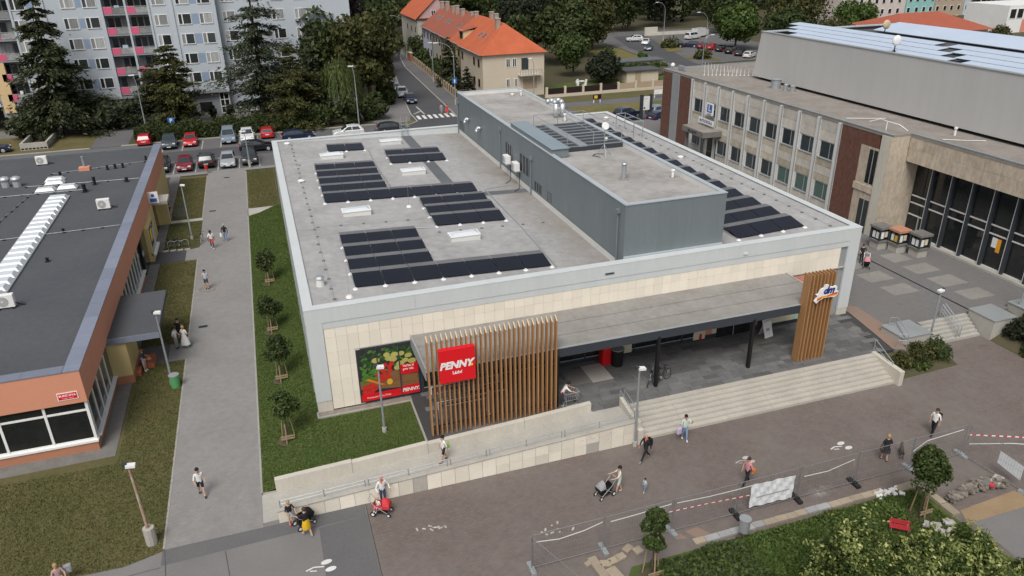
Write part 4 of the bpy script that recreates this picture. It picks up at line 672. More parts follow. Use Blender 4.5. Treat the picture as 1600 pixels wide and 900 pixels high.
# street name plate
np_ = thing('street_sign','red enamel street name plate on the orange fascia corner','sign',(-12.6,YS-0.03,2.7))
MB().box(-13.25,YS-0.05,2.46,-12.25,YS-0.02,2.92).build('plate','white',np_); MB().box(-13.21,YS-0.054,2.5,-12.29,YS-0.05,2.88).build('plate_field','penny_red',np_); lettering('BUREŠOVA',0.17,'white',np_,(-12.75,YS-0.056,2.74),bold=0.005,depth=0.004); lettering('Kobylisy · Praha 8',0.075,'white',np_,(-12.75,YS-0.056,2.58),depth=0.004)
ps = thing('projecting_sign','white and blue projecting sign on the far fascia of the low building','sign',(-11.2,37.2,2.4))
MB().box(-11.88,37.15,2.5,-11.0,37.3,3.55).build('sign_panel','white',ps); MB().box(-11.75,37.13,2.6,-11.15,37.148,2.95).build('sign_stripe','sign_blue',ps); MB().cyl((-11.45,37.14,3.25),(-11.45,37.12,3.25),0.15,n=12).build('sign_emblem','sign_blue',ps)
# roof: glass domes in a row, vents, units
rlst = thing('rooflight_strip','long strip of pale acrylic dome rooflights along the low building roof','rooflight',(-19.3,30,3.9))
dm_me = MB().add([(-0.8,-0.5,0.05),(0.8,-0.5,0.05),(0.8,0.5,0.05),(-0.8,0.5,0.05),(-0.62,-0.35,0.3),(0.62,-0.35,0.3),(0.62,0.35,0.3),(-0.62,0.35,0.3)],[(4,5,6,7),(0,1,5,4),(1,2,6,5),(2,3,7,6),(3,0,4,7)]).mesh('dome','dome')
for k in range(20): piece('dome',dm_me,rlst,(-19.15,14.6+1.16*k+(0.0),3.98))
MB().box(-20.05,13.9,3.9,-18.25,37.3,4.03).build('upstand','metal_grey',rlst)
for (x,y) in ((-20.75,39.9),(-18.95,40.1),(-20.4,42.2),(-20.6,43.4)): MB().box(x-0.88,y-0.55,3.9,x+0.88,y+0.55,4.02).build('upstand','metal_grey',rlst); piece('dome',dm_me,rlst,(x,y,3.985))
for i,(x,y,lab) in enumerate(((-14.7,32.1,'white air conditioner in the middle of the dark felt roof'),(-23.1,50.6,'white air conditioner by the rear parapet of the dark felt roof'),(-17.7,12.6,'white air conditioner at the left picture edge on the dark roof'))):
    t = thing('air_conditioner',lab,'air conditioner',(x,y,3.9),0,'units on the dark roof'); MB().box(x-0.52,y-0.2,4.0,x+0.52,y+0.2,4.85).build('casing','white',t,bevel=0.025); MB().cyl((x-0.12,y-0.2,4.43),(x-0.12,y-0.225,4.43),0.33,n=18).build('fan_grille','grey_print',t); MB().cyl((x-0.12,y-0.226,4.43),(x-0.12,y-0.235,4.43),0.08,n=10).build('fan_hub','plastic_white',t)
    for dx in (-0.4,0.4): MB().box(x+dx-0.05,y-0.3,3.9,x+dx+0.05,y+0.3,4.0).build('foot','rubber',t)
    MB().tube([(x+0.5,y+0.05,4.2),(x+0.8,y+0.1,4.0),(x+1.0,y+0.2,3.92)],0.035).build('pipe','black',t)
for i,(x,y,h,r,m,lab) in enumerate(((-18.5,46.8,1.3,0.12,'galv','grey flue pipe on an orange curb on the dark roof'),(-24.7,42.9,0.75,0.35,'alu','left fat silver turbine vent at the dark roof edge'),(-23.7,42.7,0.75,0.35,'alu','right fat silver turbine vent near the dark roof edge'),(-17.2,38.3,0.7,0.16,'black','black vent pipe nearest the dome strip end'),(-16.7,40.6,0.7,0.13,'black','black vent pipe behind another near the dome strip'),(-16.3,46.0,0.4,0.11,'black','left of three short black pipes on the dark roof'),(-15.6,46.2,0.4,0.11,'black','middle of three short black pipes on the dark roof'),(-14.9,46.3,0.4,0.11,'black','right of three short black pipes on the dark roof'),(-20.4,44.9,0.45,0.12,'black','short black pipe where the roof cables cross'),(-13.9,40.6,0.35,0.14,'black','squat black outlet near the fascia cable end'),(-12.95,48.8,0.35,0.1,'black','small black outlet near the far right roof corner'),(-17.0,26.9,0.25,0.1,'black','small black outlet halfway along the dark roof'),(-16.9,20.4,0.25,0.1,'black','lone small black outlet in the near dark roof'))):
    t = thing('vent_pipe',lab,'vent',(x,y,3.9),0,'vents on the dark roof'); MB().cyl((x,y,3.9),(x,y,3.9+h),r,n=10).build('pipe',m,t)
    if m == 'alu': MB().sph((x,y,3.9+h),r*1.35,sc=(1,1,0.6)).build('turbine','alu',t,smooth=True)
    elif i == 0: MB().box(x-0.5,y-0.45,3.9,x+0.5,y+0.3,4.25).build('curb','orange_wall',t); MB().cyl((x,y,3.9+h),(x,y,4.0+h),r*1.3,n=10).build('cap','galv',t)
    else: MB().cyl((x,y,3.9+h),(x,y,3.95+h),r*1.3,n=10).build('cap',m,t); MB().cyl((x,y,3.9),(x,y,3.93),r*2,n=10).build('collar','rubber',t)
for i,(pts,lab) in enumerate((([(-28,26.2),(-12.8,26.9)],'nearest lightning wire crossing the dark roof on small blocks'),([(-28,39.3),(-17.2,38.9),],'lightning wire running to the near black vent pipe'),([(-22.8,41.9),(-12.8,41.1)],'lightning wire crossing the dark roof to the fascia by the domes'),([(-21.4,46.0),(-13,47.8)],'far lightning wire crossing the dark roof'),([(-23.5,22),(-21.3,45)],'dotted lightning wire running lengthways beside the domes'))):
    t = thing('lightning_wire',lab,'wire',(pts[0][0],pts[0][1],3.9),0,'lightning wires on the dark roof'); (xa,ya),(xb,yb) = pts; L = math.hypot(xb-xa,yb-ya); n = int(L/1.3)
    MB().cyl((xa,ya,4.0),(xb,yb,4.0),0.018,n=5).build('wire','galv',t)
    for k in range(n+1): piece('block',MB().box(-0.1,-0.08,0,0.1,0.08,0.1).mesh('block','black') if k == 0 and i == 0 else bpy.data.meshes['block'],t,(xa+(xb-xa)*k/n,ya+(yb-ya)*k/n,3.9))

# ================================================================== CULTURE HOUSE ON THE RIGHT
rb = thing('culture_house','grey stone culture house with pilastered office wing and tall glazed hall front','building',(58,20,0))
XW, ZT = 49.5, 9.15
MB().box(XW+0.35,12.3,-0.2,80,50.5,8.9).build('wall','concrete',rb); MB().box(52.95,-14,-0.2,80,12.3,8.9).build('wall','anthracite',rb)
MB().box(XW-0.05,11.3,8.9,80,50.6,ZT).build('roof_deck','roof_felt_dirty',rb); MB().box(51.4,-14,8.9,80,11.3,ZT-0.002).build('roof_deck','roof_felt_dirty',rb)
for (a,c,d,e) in ((XW-0.08,11.25,XW+0.15,50.6),(51.38,-14,51.6,11.25),(XW,50.4,80,50.65)): MB().box(a,c,ZT,d,e,ZT+0.07).build('roof_edge','galv',rb)
ys = [17.5+2.862*k for k in range(10)]; pm('pilaster_grey',(0.66,0.655,0.64),(0.54,0.535,0.52),s1=0.7,s2=5,stretch=(1,1,0.3))
for y in ys: MB().box(XW-0.18,y-0.2,0,XW+0.36,y+0.2,8.95).build('pilaster','pilaster_grey',rb); MB().box(XW-0.21,y-0.2-0.06,0,XW-0.1,y-0.2,8.95).build('gutter_pipe','metal_grey',rb)
pm('old_stone',(0.63,0.59,0.525),(0.42,0.39,0.34),s1=1.3,s2=5,rnd=0.12,stretch=(1,1,0.5)); pm('old_stone_stained',(0.55,0.5,0.41),(0.33,0.29,0.22),s1=1.6,s2=5,rnd=0.15,stretch=(1,1,0.5))
pz_ = [(7.85,8.9,0),(6.88,7.84,0),(4.5,5.22,1),(3.7,4.49,0),(2.98,3.69,1),(0.6,1.28,0),(-0.1,0.59,1)]
sp = [MB().box(0,-1.228,a+0.006,0.1,1.228,c-0.006).mesh('stone_panel','old_stone_stained' if s_ else 'old_stone') for a,c,s_ in pz_]
wf = MB(); wfl = {}
def west_window(y, z0, z1, gm):
    w = MB().box(XW+0.06,y-0.95,z0,XW+0.14,y+0.95,z0+0.07).box(XW+0.06,y-0.95,z1-0.07,XW+0.14,y+0.95,z1).box(XW+0.06,y-0.95,z0+0.07,XW+0.14,y-0.88,z1-0.07).box(XW+0.06,y+0.88,z0+0.07,XW+0.14,y+0.95,z1-0.07).box(XW+0.06,y-0.4,z0+0.07,XW+0.14,y-0.33,z1-0.07).build('window','alu',rb)
    for yy0,yy1 in ((y-1.228,y-0.955),(y+0.955,y+1.228)): MB().box(XW+0.005,yy0,z0,XW+0.2,yy1,z1).build('window_reveal','pilaster_grey',rb)
    MB().box(XW+0.09,y-0.88,z0+0.07,XW+0.11,y-0.4,z1-0.07).build('pane',gm,w); MB().box(XW+0.09,y-0.33,z0+0.07,XW+0.11,y+0.88,z1-0.07).build('pane',gm,w); MB().box(XW-0.06,y-0.95,z0-0.05,XW+0.06,y+0.95,z0).build('window_sill','metal_grey',w)
for i,(ya,yb) in enumerate(zip(ys,ys[1:])):
    y = (ya+yb)/2
    for me in sp: piece('stone_panel',me,rb,(XW+random.uniform(0.0,0.012),y,0))
    west_window(y,5.25,6.85,'glass'); west_window(y,1.3,2.95,'glass_green' if i < 3 else 'glass')
MB().box(XW-0.02,12.62,0,XW+0.34,17.28,8.93).build('granite_panel','granite_red',rb)
MB().box(XW-0.03,12.35,4.3,XW+0.0,14.6,7.7).build('window_recess','travertine_old',rb); MB().box(XW-0.04,12.5,4.5,XW-0.03,13.5,7.5).build('pane','glass_dark',rb); MB().box(XW-0.05,12.95,4.5,XW-0.035,13.03,7.5).build('window_post','alu',rb)
MB().box(XW-0.03,12.35,0,XW+0.0,14.6,3.7).build('door_recess','travertine_old',rb); MB().box(XW-0.04,12.5,0,XW-0.03,13.7,3.0).build('door','glass',rb); MB().box(XW-0.05,13.05,0,XW-0.035,13.12,3.0).build('door_post','alu',rb); MB().box(XW-0.14,12.35,3.7,XW+0.0,14.7,4.3).build('balcony_slab','travertine_old',rb)
MB().box(XW-0.04,12.6,0,XW-0.02,17.3,0.0+0.3).build('granite_base','granite_red',rb)
MB().box(XW-0.02,43.6,0,XW+0.34,46.4,8.93).build('granite_panel','granite_red',rb); MB().box(XW-0.02,48.1,0,XW+0.34,50.45,8.93).build('granite_panel','granite_red',rb); MB().box(XW-0.02,50.45,0,60,50.56,8.9).build('granite_panel','granite_red',rb)
for k in range(3): MB().box(XW-0.14,46.42,0.02+2.98*k,XW+0.34,48.08,2.98*(k+1)).build('metal_panel','metal_grey',rb)
MB().box(XW-0.12,11.35,0,XW+0.34,12.32,9.0).build('corner_pier','concrete_pale',rb)
# travertine pier and lintel, stone by stone
for r in range(5):
    z0, z1 = 1.8*r, 1.8*(r+1)-0.012
    for k in range(2): piece('stone_panel',MB().box(0,0,z0,0.99,0.08,min(z1,8.95)).mesh('stone_panel','travertine_old'),rb,(XW-0.1+1.0*k,11.27+random.uniform(0,.006),0))
MB().box(XW+0.0,11.35,0,51.5,11.9,8.95).build('pier_core','concrete',rb); MB().box(51.5,11.32,0,52.9,11.9,6.75).build('side_wall','travertine_old',rb)
for k in range(17):
    for (z0,z1) in ((6.8,7.95),(7.96,8.95)): piece('stone_panel',MB().box(0,0,z0,0.08,1.48,z1).mesh('stone_panel','travertine_old') if k == 0 else None or bpy.data.meshes.get('lintel_%d'%int(z0*10)) or MB().box(0,0,z0,0.08,1.48,z1).mesh('lintel_%d'%int(z0*10),'travertine_old'),rb,(51.42+random.uniform(0,.01),9.78-1.5*k,0))
MB().box(51.5,-14,6.8,52.95,11.3,8.9).build('lintel_core','concrete_dark',rb)
for k in range(12):                       # tall glazing bays
    y1 = 11.25-2.03*k; y0 = y1-2.03
    MB().box(52.55,y0-0.1,0,52.95,y0+0.12,6.8).build('glazing_fin','anthracite',rb)
    MB().box(52.82,y0+0.12,0.25,52.85,y1-0.1,6.75).build('pane','glass_dark',rb)
    for z in ((0.16,2.9,3.6) if k else (0.16,1.9,2.95,3.6)): MB().box(52.74,y0+0.12,z,52.82,y1-0.1,z+0.1).build('glazing_rail','plastic_white',rb)
    MB().box(52.6,y0+0.13,0,52.82,y0+0.22,6.8).build('glazing_post','white',rb)
MB().box(52.3,-14,-0.05,52.95,11.2,0.16).build('glazing_sill','concrete',rb); MB().box(52.8,2.2,1.9,52.812,2.65,2.7).box(52.8,1.85,1.6,52.812,2.2,2.7,1).build('notice',['white','dm_orange'],rb)
MB().box(52.72,9.9,0.16,52.82,9.98,2.0).build('door_post','alu',rb)
# canopy and signs of the office wing
kc = MB().box(47.0,36.2,3.5,XW,40.9,4.15).build('porch_roof','concrete_dark',rb,bevel=0.03); MB().box(47.05,36.25,4.15,XW-0.05,40.85,4.17).build('porch_felt','roof_felt_dirty',rb)
for y in (36.5,40.6): MB().box(47.4,y-0.15,0,47.7,y+0.15,3.5).build('porch_post','concrete_dark',rb)
MB().box(XW-0.04,37.2,0.0,XW-0.01,40.0,2.9).build('entrance_door','glass_dark',rb)
lettering('KD LÁDVÍ',0.42,'ink',rb,(46.985,38.6,3.8),rot=(PI/2,0,-PI/2),bold=0.012,depth=0.005)
ls = thing('driving_school_sign','square blue L driving school sign fixed on the stone pilaster','sign',(48.9,38.3,5.6)); MB().box(48.86,37.55,5.65,48.98,38.95,7.0).build('sign_panel','white',ls); MB().box(48.85,37.75,5.95,48.86,38.75,6.85).build('sign_field','sign_blue',ls); lettering('L',0.9,'white',ls,(48.846,38.25,6.4),rot=(PI/2,0,-PI/2),bold=0.03,depth=0.004); lettering('autoškola',0.2,'navy',ls,(48.846,38.25,5.78),rot=(PI/2,0,-PI/2),depth=0.004); MB().box(48.98,38.1,6.2,XW,38.3,6.3).build('bracket','galv',ls)
l2 = thing('driving_school_banner','long white AUTOŠKOLA name board under the blue L sign','sign',(48.95,39,4.4)); MB().box(48.9,37.3,4.45,48.98,40.5,5.05).build('sign_panel','white',l2); lettering('AUTOŠKOLA',0.46,'navy',l2,(48.89,38.9,4.75),rot=(PI/2,0,-PI/2),bold=0.012,depth=0.004); MB().box(48.98,38.8,4.7,XW,38.9,4.8).build('bracket','galv',l2)
# upper hall
hx0, hx1, hy0, hy1, hz = 55.5, 75.2, -16, 40.2, 14.5
b = MB(); b.add([(hx0+0.1,hy0,9.45),(hx0+0.1,hy1,9.45),(hx0,hy1-0.95,hz),(hx0,hy0,hz)],[(3,2,1,0)]); b.add([(hx0+0.1,hy1,9.45),(hx1,hy1,9.45),(hx1,hy1-0.95,hz),(hx0,hy1-0.95,hz)],[(3,2,1,0)]); b.add([(hx1,hy0,9.45),(hx1,hy1,9.45),(hx1,hy1-0.95,hz),(hx1,hy0,hz)],[(0,1,2,3)]); b.build('hall_wall','hall_grey',rb)
MB().box(hx0+0.9,hy0,9.1,hx1-0.5,hy1-0.9,13.9).build('hall_core','black',rb)
MB().box(hx0-0.06,hy0,hz,hx0+0.5,hy1-1.9,hz+0.07).build('hall_edge','metal_grey',rb); MB().box(hx0-0.06,hy1-1.9,hz,hx1,hy1-0.9,hz+0.08).build('hall_edge','metal_flash',rb); MB().box(hx1-1.1,hy0,hz,hx1+0.1,hy1-1.9,hz+0.08).build('hall_edge','metal_flash',rb)
MB().box(hx0+0.5,hy0,14.0,hx1-1.1,hy1-1.9,14.2).build('hall_roof','roof_dark',rb)
sh = MB().box(0.02,0,-0.14,1.4,5.4,0.0,1).box(-0.02,0,0,1.44,5.4,0.03).mesh('roof_sheet',['sheet_blue','anthracite']);  # shadow under the lower edge coloured in as a dark box below each sheet
for r in range(4):
    for k in range(8):
        o = piece('roof_sheet',sh,rb,(56.4+1.5*r,30.5+1.9*r-5.42*k-(1.5 if k > 3 else 0),14.4+0.16*r)); o.rotation_euler = (0,math.radians(-5),0)
for k in range(9): o = piece('roof_sheet',MB().box(0,0,0,3.6,5.6,0.06).mesh('roof_sheet','sheet_blue') if k == 0 else bpy.data.meshes['roof_sheet.001'],rb,(68.0,30.0-5.6*k,14.4)); o.rotation_euler = (0,math.radians(-11),0)
for k in range(9): MB().box(63.6,26-4.2*k,14.2,65.2,26.2-4.2*k,14.32).build('roof_batten','wood_tip',rb)
for i,(x,y,lab) in enumerate(((65.8,31.5,'beige satellite dish on a dark tripod on the hall roof'),(56.6,20.2,'white satellite dish at the near edge of the hall roof'))):
    t = thing('satellite_dish',lab,'satellite dish',(x,y,13.7),0,'dishes on the hall roof'); MB().cyl((x,y,13.7),(x,y,15.4),0.05).build('mast','black',t)
    for a in (0.2,2.3,4.4): MB().cyl((x,y,14.7),(x+0.8*math.cos(a),y+0.8*math.sin(a),13.75),0.03).build('leg','black',t)
    MB().sph((x,y-0.1,15.5),0.5,sc=(1,0.35,1),nu=14).build('dish','white' if i else 'wood_tip',t,smooth=True)
# small roof items on the wing
rr = thing('roof_spikes','row of white cable supports along the far end of the wing roof','cable supports',(56,42,ZT))
for k in range(14): x = 51.5+0.42*k; MB().cyl((x,44.2-0.22*k,ZT),(x,44.2-0.22*k,ZT+0.75),0.025,n=5).cyl((x,44.2-0.22*k,ZT),(x,44.2-0.22*k,ZT+0.06),0.12,n=8).build('support','white',rr)
for k in range(12): x = 56.5; MB().cyl((54.2+0.15*k,48.5-0.5*k,ZT),(54.2+0.15*k,48.5-0.5*k,ZT+0.75),0.025,n=5).build('support','white',rr)
vb = thing('roof_vents','cluster of grey drum vents beside the hall wall','vent',(54,32.5,ZT))
for (x,y,h,r) in ((53.9,33.4,1.0,0.55),(54.1,31.9,0.6,0.25),(54.3,31.0,0.6,0.3)): MB().cyl((x,y,ZT),(x,y,ZT+h),r,n=14).build('drum','galv',vb); MB().cyl((x,y,ZT+h),(x,y,ZT+h+0.12),r*1.2,r*0.6,n=14).build('cap','galv',vb)
fl = thing('flag_bracket','bent white lamp bracket on the roof corner above the granite panel','bracket',(50.3,13,ZT)); MB().tube([(50.3,13,ZT),(50.3,13,ZT+0.7)],0.04).tube([(49.9,14.6,ZT+0.5),(50.3,13.8,ZT+0.85),(50.3,13,ZT+0.8),(50.6,11.9,ZT+0.7),(50.9,11.2,ZT+0.3)],0.035).build('pipe','white',fl)
t = thing('vent_pipe','single white vent pipe on the wing roof below the hall','vent',(54.2,9.5,ZT)); MB().cyl((54.2,9.5,ZT),(54.2,9.5,ZT+0.6),0.09,n=8).build('pipe','white',t); MB().cyl((54.2,9.5,ZT+0.55),(54.2,9.5,ZT+0.7),0.15,n=8).build('cap','white',t)
for i,(x,y,x2,y2,lab) in enumerate(((50.4,18,53.6,16.6,'left white edged cable crossing the wing roof'),(52,8.6,54.8,7.0,'right white edged cable crossing the wing roof'))): tag(MB().tube([(x,y,ZT+0.06),((x+x2)/2,(y+y2)/2-0.1,ZT+0.06),(x2,y2,ZT+0.06)],0.04,n=5).build('roof_cable','plastic_white'),lab,'cable','cables on the wing roof')
t = thing('roof_camera','small white camera on the far corner of the culture house roof','camera',(50.0,49.3,ZT)); MB().cyl((50,49.3,ZT),(50,49.3,ZT+0.9),0.05).build('pole','galv',t); MB().sph((50,49.3,ZT+0.6),0.28).build('housing','white',t,smooth=True); MB().box(50.6,47.5,ZT+0.07,50.9,49.0,ZT+0.6).build('box','galv',t)
# notice kiosks in front of the hall
for i,(x,y,c,lab) in enumerate(((48.15,9.25,'concrete','dark notice kiosk nearest the granite wall, with grey cap'),(49.0,8.05,'copper','middle notice kiosk with a rusty brown cap'),(49.85,6.65,'concrete','notice kiosk nearest the tall glazing'))):
    t = thing('notice_kiosk',lab,'kiosk',(x,y,0),0,'notice kiosks'); MB().box(x-0.5,y-0.5,0,x+0.5,y+0.5,0.72).build('base','concrete',t,bevel=0.02); MB().box(x-0.62,y-0.62,0.72,x+0.62,y+0.62,0.84).build('ledge','concrete_dark',t)
    for (dx,dy) in ((-0.52,-0.52),(0.52,-0.52),(0.52,0.52),(-0.52,0.52)): MB().box(x+dx-0.06,y+dy-0.06,0.84,x+dx+0.06,y+dy+0.06,1.84).build('corner_post','anthracite',t)
    MB().box(x-0.48,y-0.48,0.84,x+0.48,y+0.48,1.84).build('glass_case','glass_dark',t); MB().box(x-0.64,y-0.64,1.84,x+0.64,y+0.64,2.06).build('cap','concrete_dark' if c == 'concrete' else 'copper',t,bevel=0.02)
    for k in range(2): MB().box(x-0.36+0.38*k,y-0.492,1.0+0.1*k,x-0.06+0.38*k,y-0.482,1.6).build('leaflet',('white','cream')[k],t); MB().box(x-0.492,y-0.35+0.4*k,1.0,x-0.482,y-0.05+0.4*k,1.55).build('leaflet',('print_yellow','white')[k] if i == 1 else 'white',t)

# ================================================================== APARTMENT BLOCK
ap = thing('apartment_block','tall pale blue panel apartment block with pink balconies behind the car park','building',(-20,101,G))
YA = 96.3; ZR = 21.6
cols = [(-33.3,-21.05),(-14.65,-5.0)]
for xa, xb in cols: MB().box(xa,YA,2.6,xb,YA+11,ZR).build('wall','panel_blue',ap)
MB().box(-5.0,YA+1.6,-1.1,16,YA+12,ZR).build('wall','panel_blue',ap); MB().box(-33.3,YA+0.8,-1.2,-5.0,YA+11,2.6).build('ground_floor','panel_grey',ap); MB().box(-58,YA+1.4,2.6,-33.3,YA+11,ZR).build('loggia_wall','panel_grey',ap); MB().box(-58,YA+3,-1.2,-33.3,YA+11,2.6).build('ground_floor','black',ap)
MB().box(-21.05,YA+1.4,2.6,-14.65,YA+11,ZR).build('loggia_wall','panel_grey',ap); MB().box(-58,YA-0.05,2.55,-5.0,YA+1.6,2.95).build('floor_band','panel_grey',ap)
for x in (-33.3,-28.9,-21.2,-17.85,-14.65,-11.3,-5.1): MB().box(x-0.14,YA-0.16,2.6,x+0.14,YA-0.002,ZR).build('wall_rib','panel_blue',ap)
for x in (-45,-38,): MB().box(x-0.14,YA-0.1,2.6,x+0.14,YA+1.4,ZR).build('wall_rib','panel_blue',ap)
MB().box(-37.6,YA-0.12,1.6,-36.0,YA+0.5,9).build('peach_panel','peach',ap)
win_w, win_h = 1.92, 1.62
wfm = MB().box(-win_w/2,-0.09,0,win_w/2,0.02,0.1).box(-win_w/2,-0.06,win_h-0.08,win_w/2,0.02,win_h).box(-win_w/2,-0.06,0.1,-win_w/2+0.08,0.02,win_h-0.08).box(win_w/2-0.08,-0.06,0.1,win_w/2,0.02,win_h-0.08).box(-0.42,-0.06,0.1,-0.26,0.02,win_h-0.08).mesh('window','white')
pn1 = [MB().box(-win_w/2+0.08,-0.02,0.1,-0.42,0.0,win_h-0.08).mesh('pane',m) for m in ('glass','curtain')]; pn2 = [MB().box(-0.26,-0.02,0.1,win_w/2-0.08,0.0,win_h-0.08).mesh('pane',m) for m in ('glass','curtain')]
def apt_window(x, y, z):
    w = piece('window',wfm,ap,(x,y-0.012,z))
    for lst in (pn1,pn2): o = bpy.data.objects.new('pane',random.choice(lst)); C.objects.link(o); o.parent = w
for s_ in range(6):
    z = 4.32+2.97*s_
    for x in (-32.2,-30.0 if s_ > 9 else None,-25.65,-22.7,-13.15,-6.6):
        if x is not None: apt_window(x,YA,z)
    apt_window(-9.75,YA,z)
    MB().box(-24.55,YA-0.01,z+0.1,-23.75,YA,z+1.5).build('blue_panel','panel_blue_dark',ap); MB().box(-8.7,YA-0.01,z+0.05,-7.65,YA,z+1.55).build('blue_panel','panel_blue_dark',ap); MB().box(-31.1,YA-0.01,z+0.05,-30.2,YA,z+1.55).build('blue_panel','panel_blue_dark',ap)
    for x in (-3.2,0.6,4.4,8.0): apt_window(x,YA+1.6,z)
    for (bx0,bx1) in ((-20.95,-17.98),(-17.72,-14.8),(-36.6,-33.5),(-41.0,-37.4),(-44.8,-41.6)):
        zb = 3.3+2.97*s_; bl = MB().box(bx0,YA-0.1,zb-0.22,bx1,YA+1.4,zb).build('balcony',"panel_grey",ap); w = bx1-bx0
        MB().box(bx0,YA-0.12,zb,bx0+w*0.4,YA-0.06,zb+1.0).build('balcony_panel','pink',bl); MB().box(bx0+w*0.42,YA-0.1,zb+0.08,bx1,YA-0.07,zb+0.92).build('balcony_panel','balcony_glass',bl); MB().box(bx0,YA-0.12,zb+1.0,bx1,YA-0.05,zb+1.06).build('balcony_rail','alu',bl)
        for kx in range(3): MB().box(bx0+w*(0.05+0.32*kx),YA+1.36,zb+0.3,bx0+w*(0.05+0.32*kx)+w*0.26,YA+1.39,zb+2.3).build('balcony_window',random.choice(('glass','glass','curtain','glass_dark')),bl)
        if random.random() < 0.5: MB().box(bx0+w*0.5,YA+0.5,zb,bx0+w*0.5+random.uniform(.3,.8),YA+0.9,zb+random.uniform(.7,1.5)).build('balcony_clutter',random.choice(('cream','house_brown','white','sheet_blue','wood')),bl)
for (x,w) in ((-19.5,2.3),(-31,2.0)): MB().box(x-w/2,YA+0.76,1.2,x+w/2,YA+0.8,2.1).build('ground_window','glass',ap); MB().box(x-0.05,YA+0.74,1.2,x+0.05,YA+0.79,2.1).build('window_post','white',ap)
ed = MB().box(-6.7,YA+0.7,G,-5.2,YA+0.8,2.4).build('entrance_door','glass_dark',ap)
for x in (-6.7,-6.05,-5.3): MB().box(x,YA+0.64,G,x+0.12,YA+0.7,2.4).build('door_frame','white',ed)
for z in (-1.0,0.1,1.2,2.3): MB().box(-6.7,YA+0.63,z,-5.18,YA+0.7,z+0.1).build('door_frame','white',ed)
MB().box(-9.9,YA+0.74,-0.6,-8.0,YA+0.8,1.0).build('ground_window','glass_dark',ap); MB().box(-2.2,YA+1.55,-0.6,-1.0,YA+1.6,0.5).build('ground_window','white',ap); MB().box(-13.4,YA+0.7,G,-12.3,YA+0.8,1.3).build('ground_panel','white',ap)
for x in (-37,-43,-49): MB().box(x-0.9,YA+0.2,-1.2,x+0.9,YA+1.5,2.55).build('ground_pier','panel_grey',ap)

# ================================================================== TERRACED HOUSES
def gable_windows(parent, pts, facing):
    for (a,z,w,h) in pts:
        if facing[0] == 'y': y = facing[1]; f = MB().box(a,y-0.06,z,a+w,y+0.02,z+h).build('window','white',parent); MB().box(a+0.1,y-0.08,z+0.1,a+w/2-0.05,y-0.06,z+h-0.1).box(a+w/2+0.05,y-0.08,z+0.1,a+w-0.1,y-0.06,z+h-0.1).build('pane','glass',f)
        else: x = facing[1]; f = MB().box(x-0.06,a,z,x+0.02,a+w,z+h).build('window','house_brown',parent); MB().box(x-0.08,a+0.1,z+0.1,x-0.06,a+w-0.1,z+h-0.1).build('pane','glass_dark',f)
EZ, RZ, hxa, hxb = 6.45, 11.0, 37.24, 48.7
rx = (hxa+hxb)/2
rowh = [(92.2,107.5,'cream_wall','tile_orange','cream end house of the terrace with hipped orange roof and balcony'),(107.5,116,'house_yellow','tile_orange','second terrace house with a large orange dormer'),(116,125,'house_brown','tile_brown','third terrace house with brown tiled roof'),(125,134.5,'house_grey','tile_brown','fourth terrace house with dark tiles and skylights'),(134.5,145.5,'house_lilac','tile_brown','far lilac end house of the terrace row')]
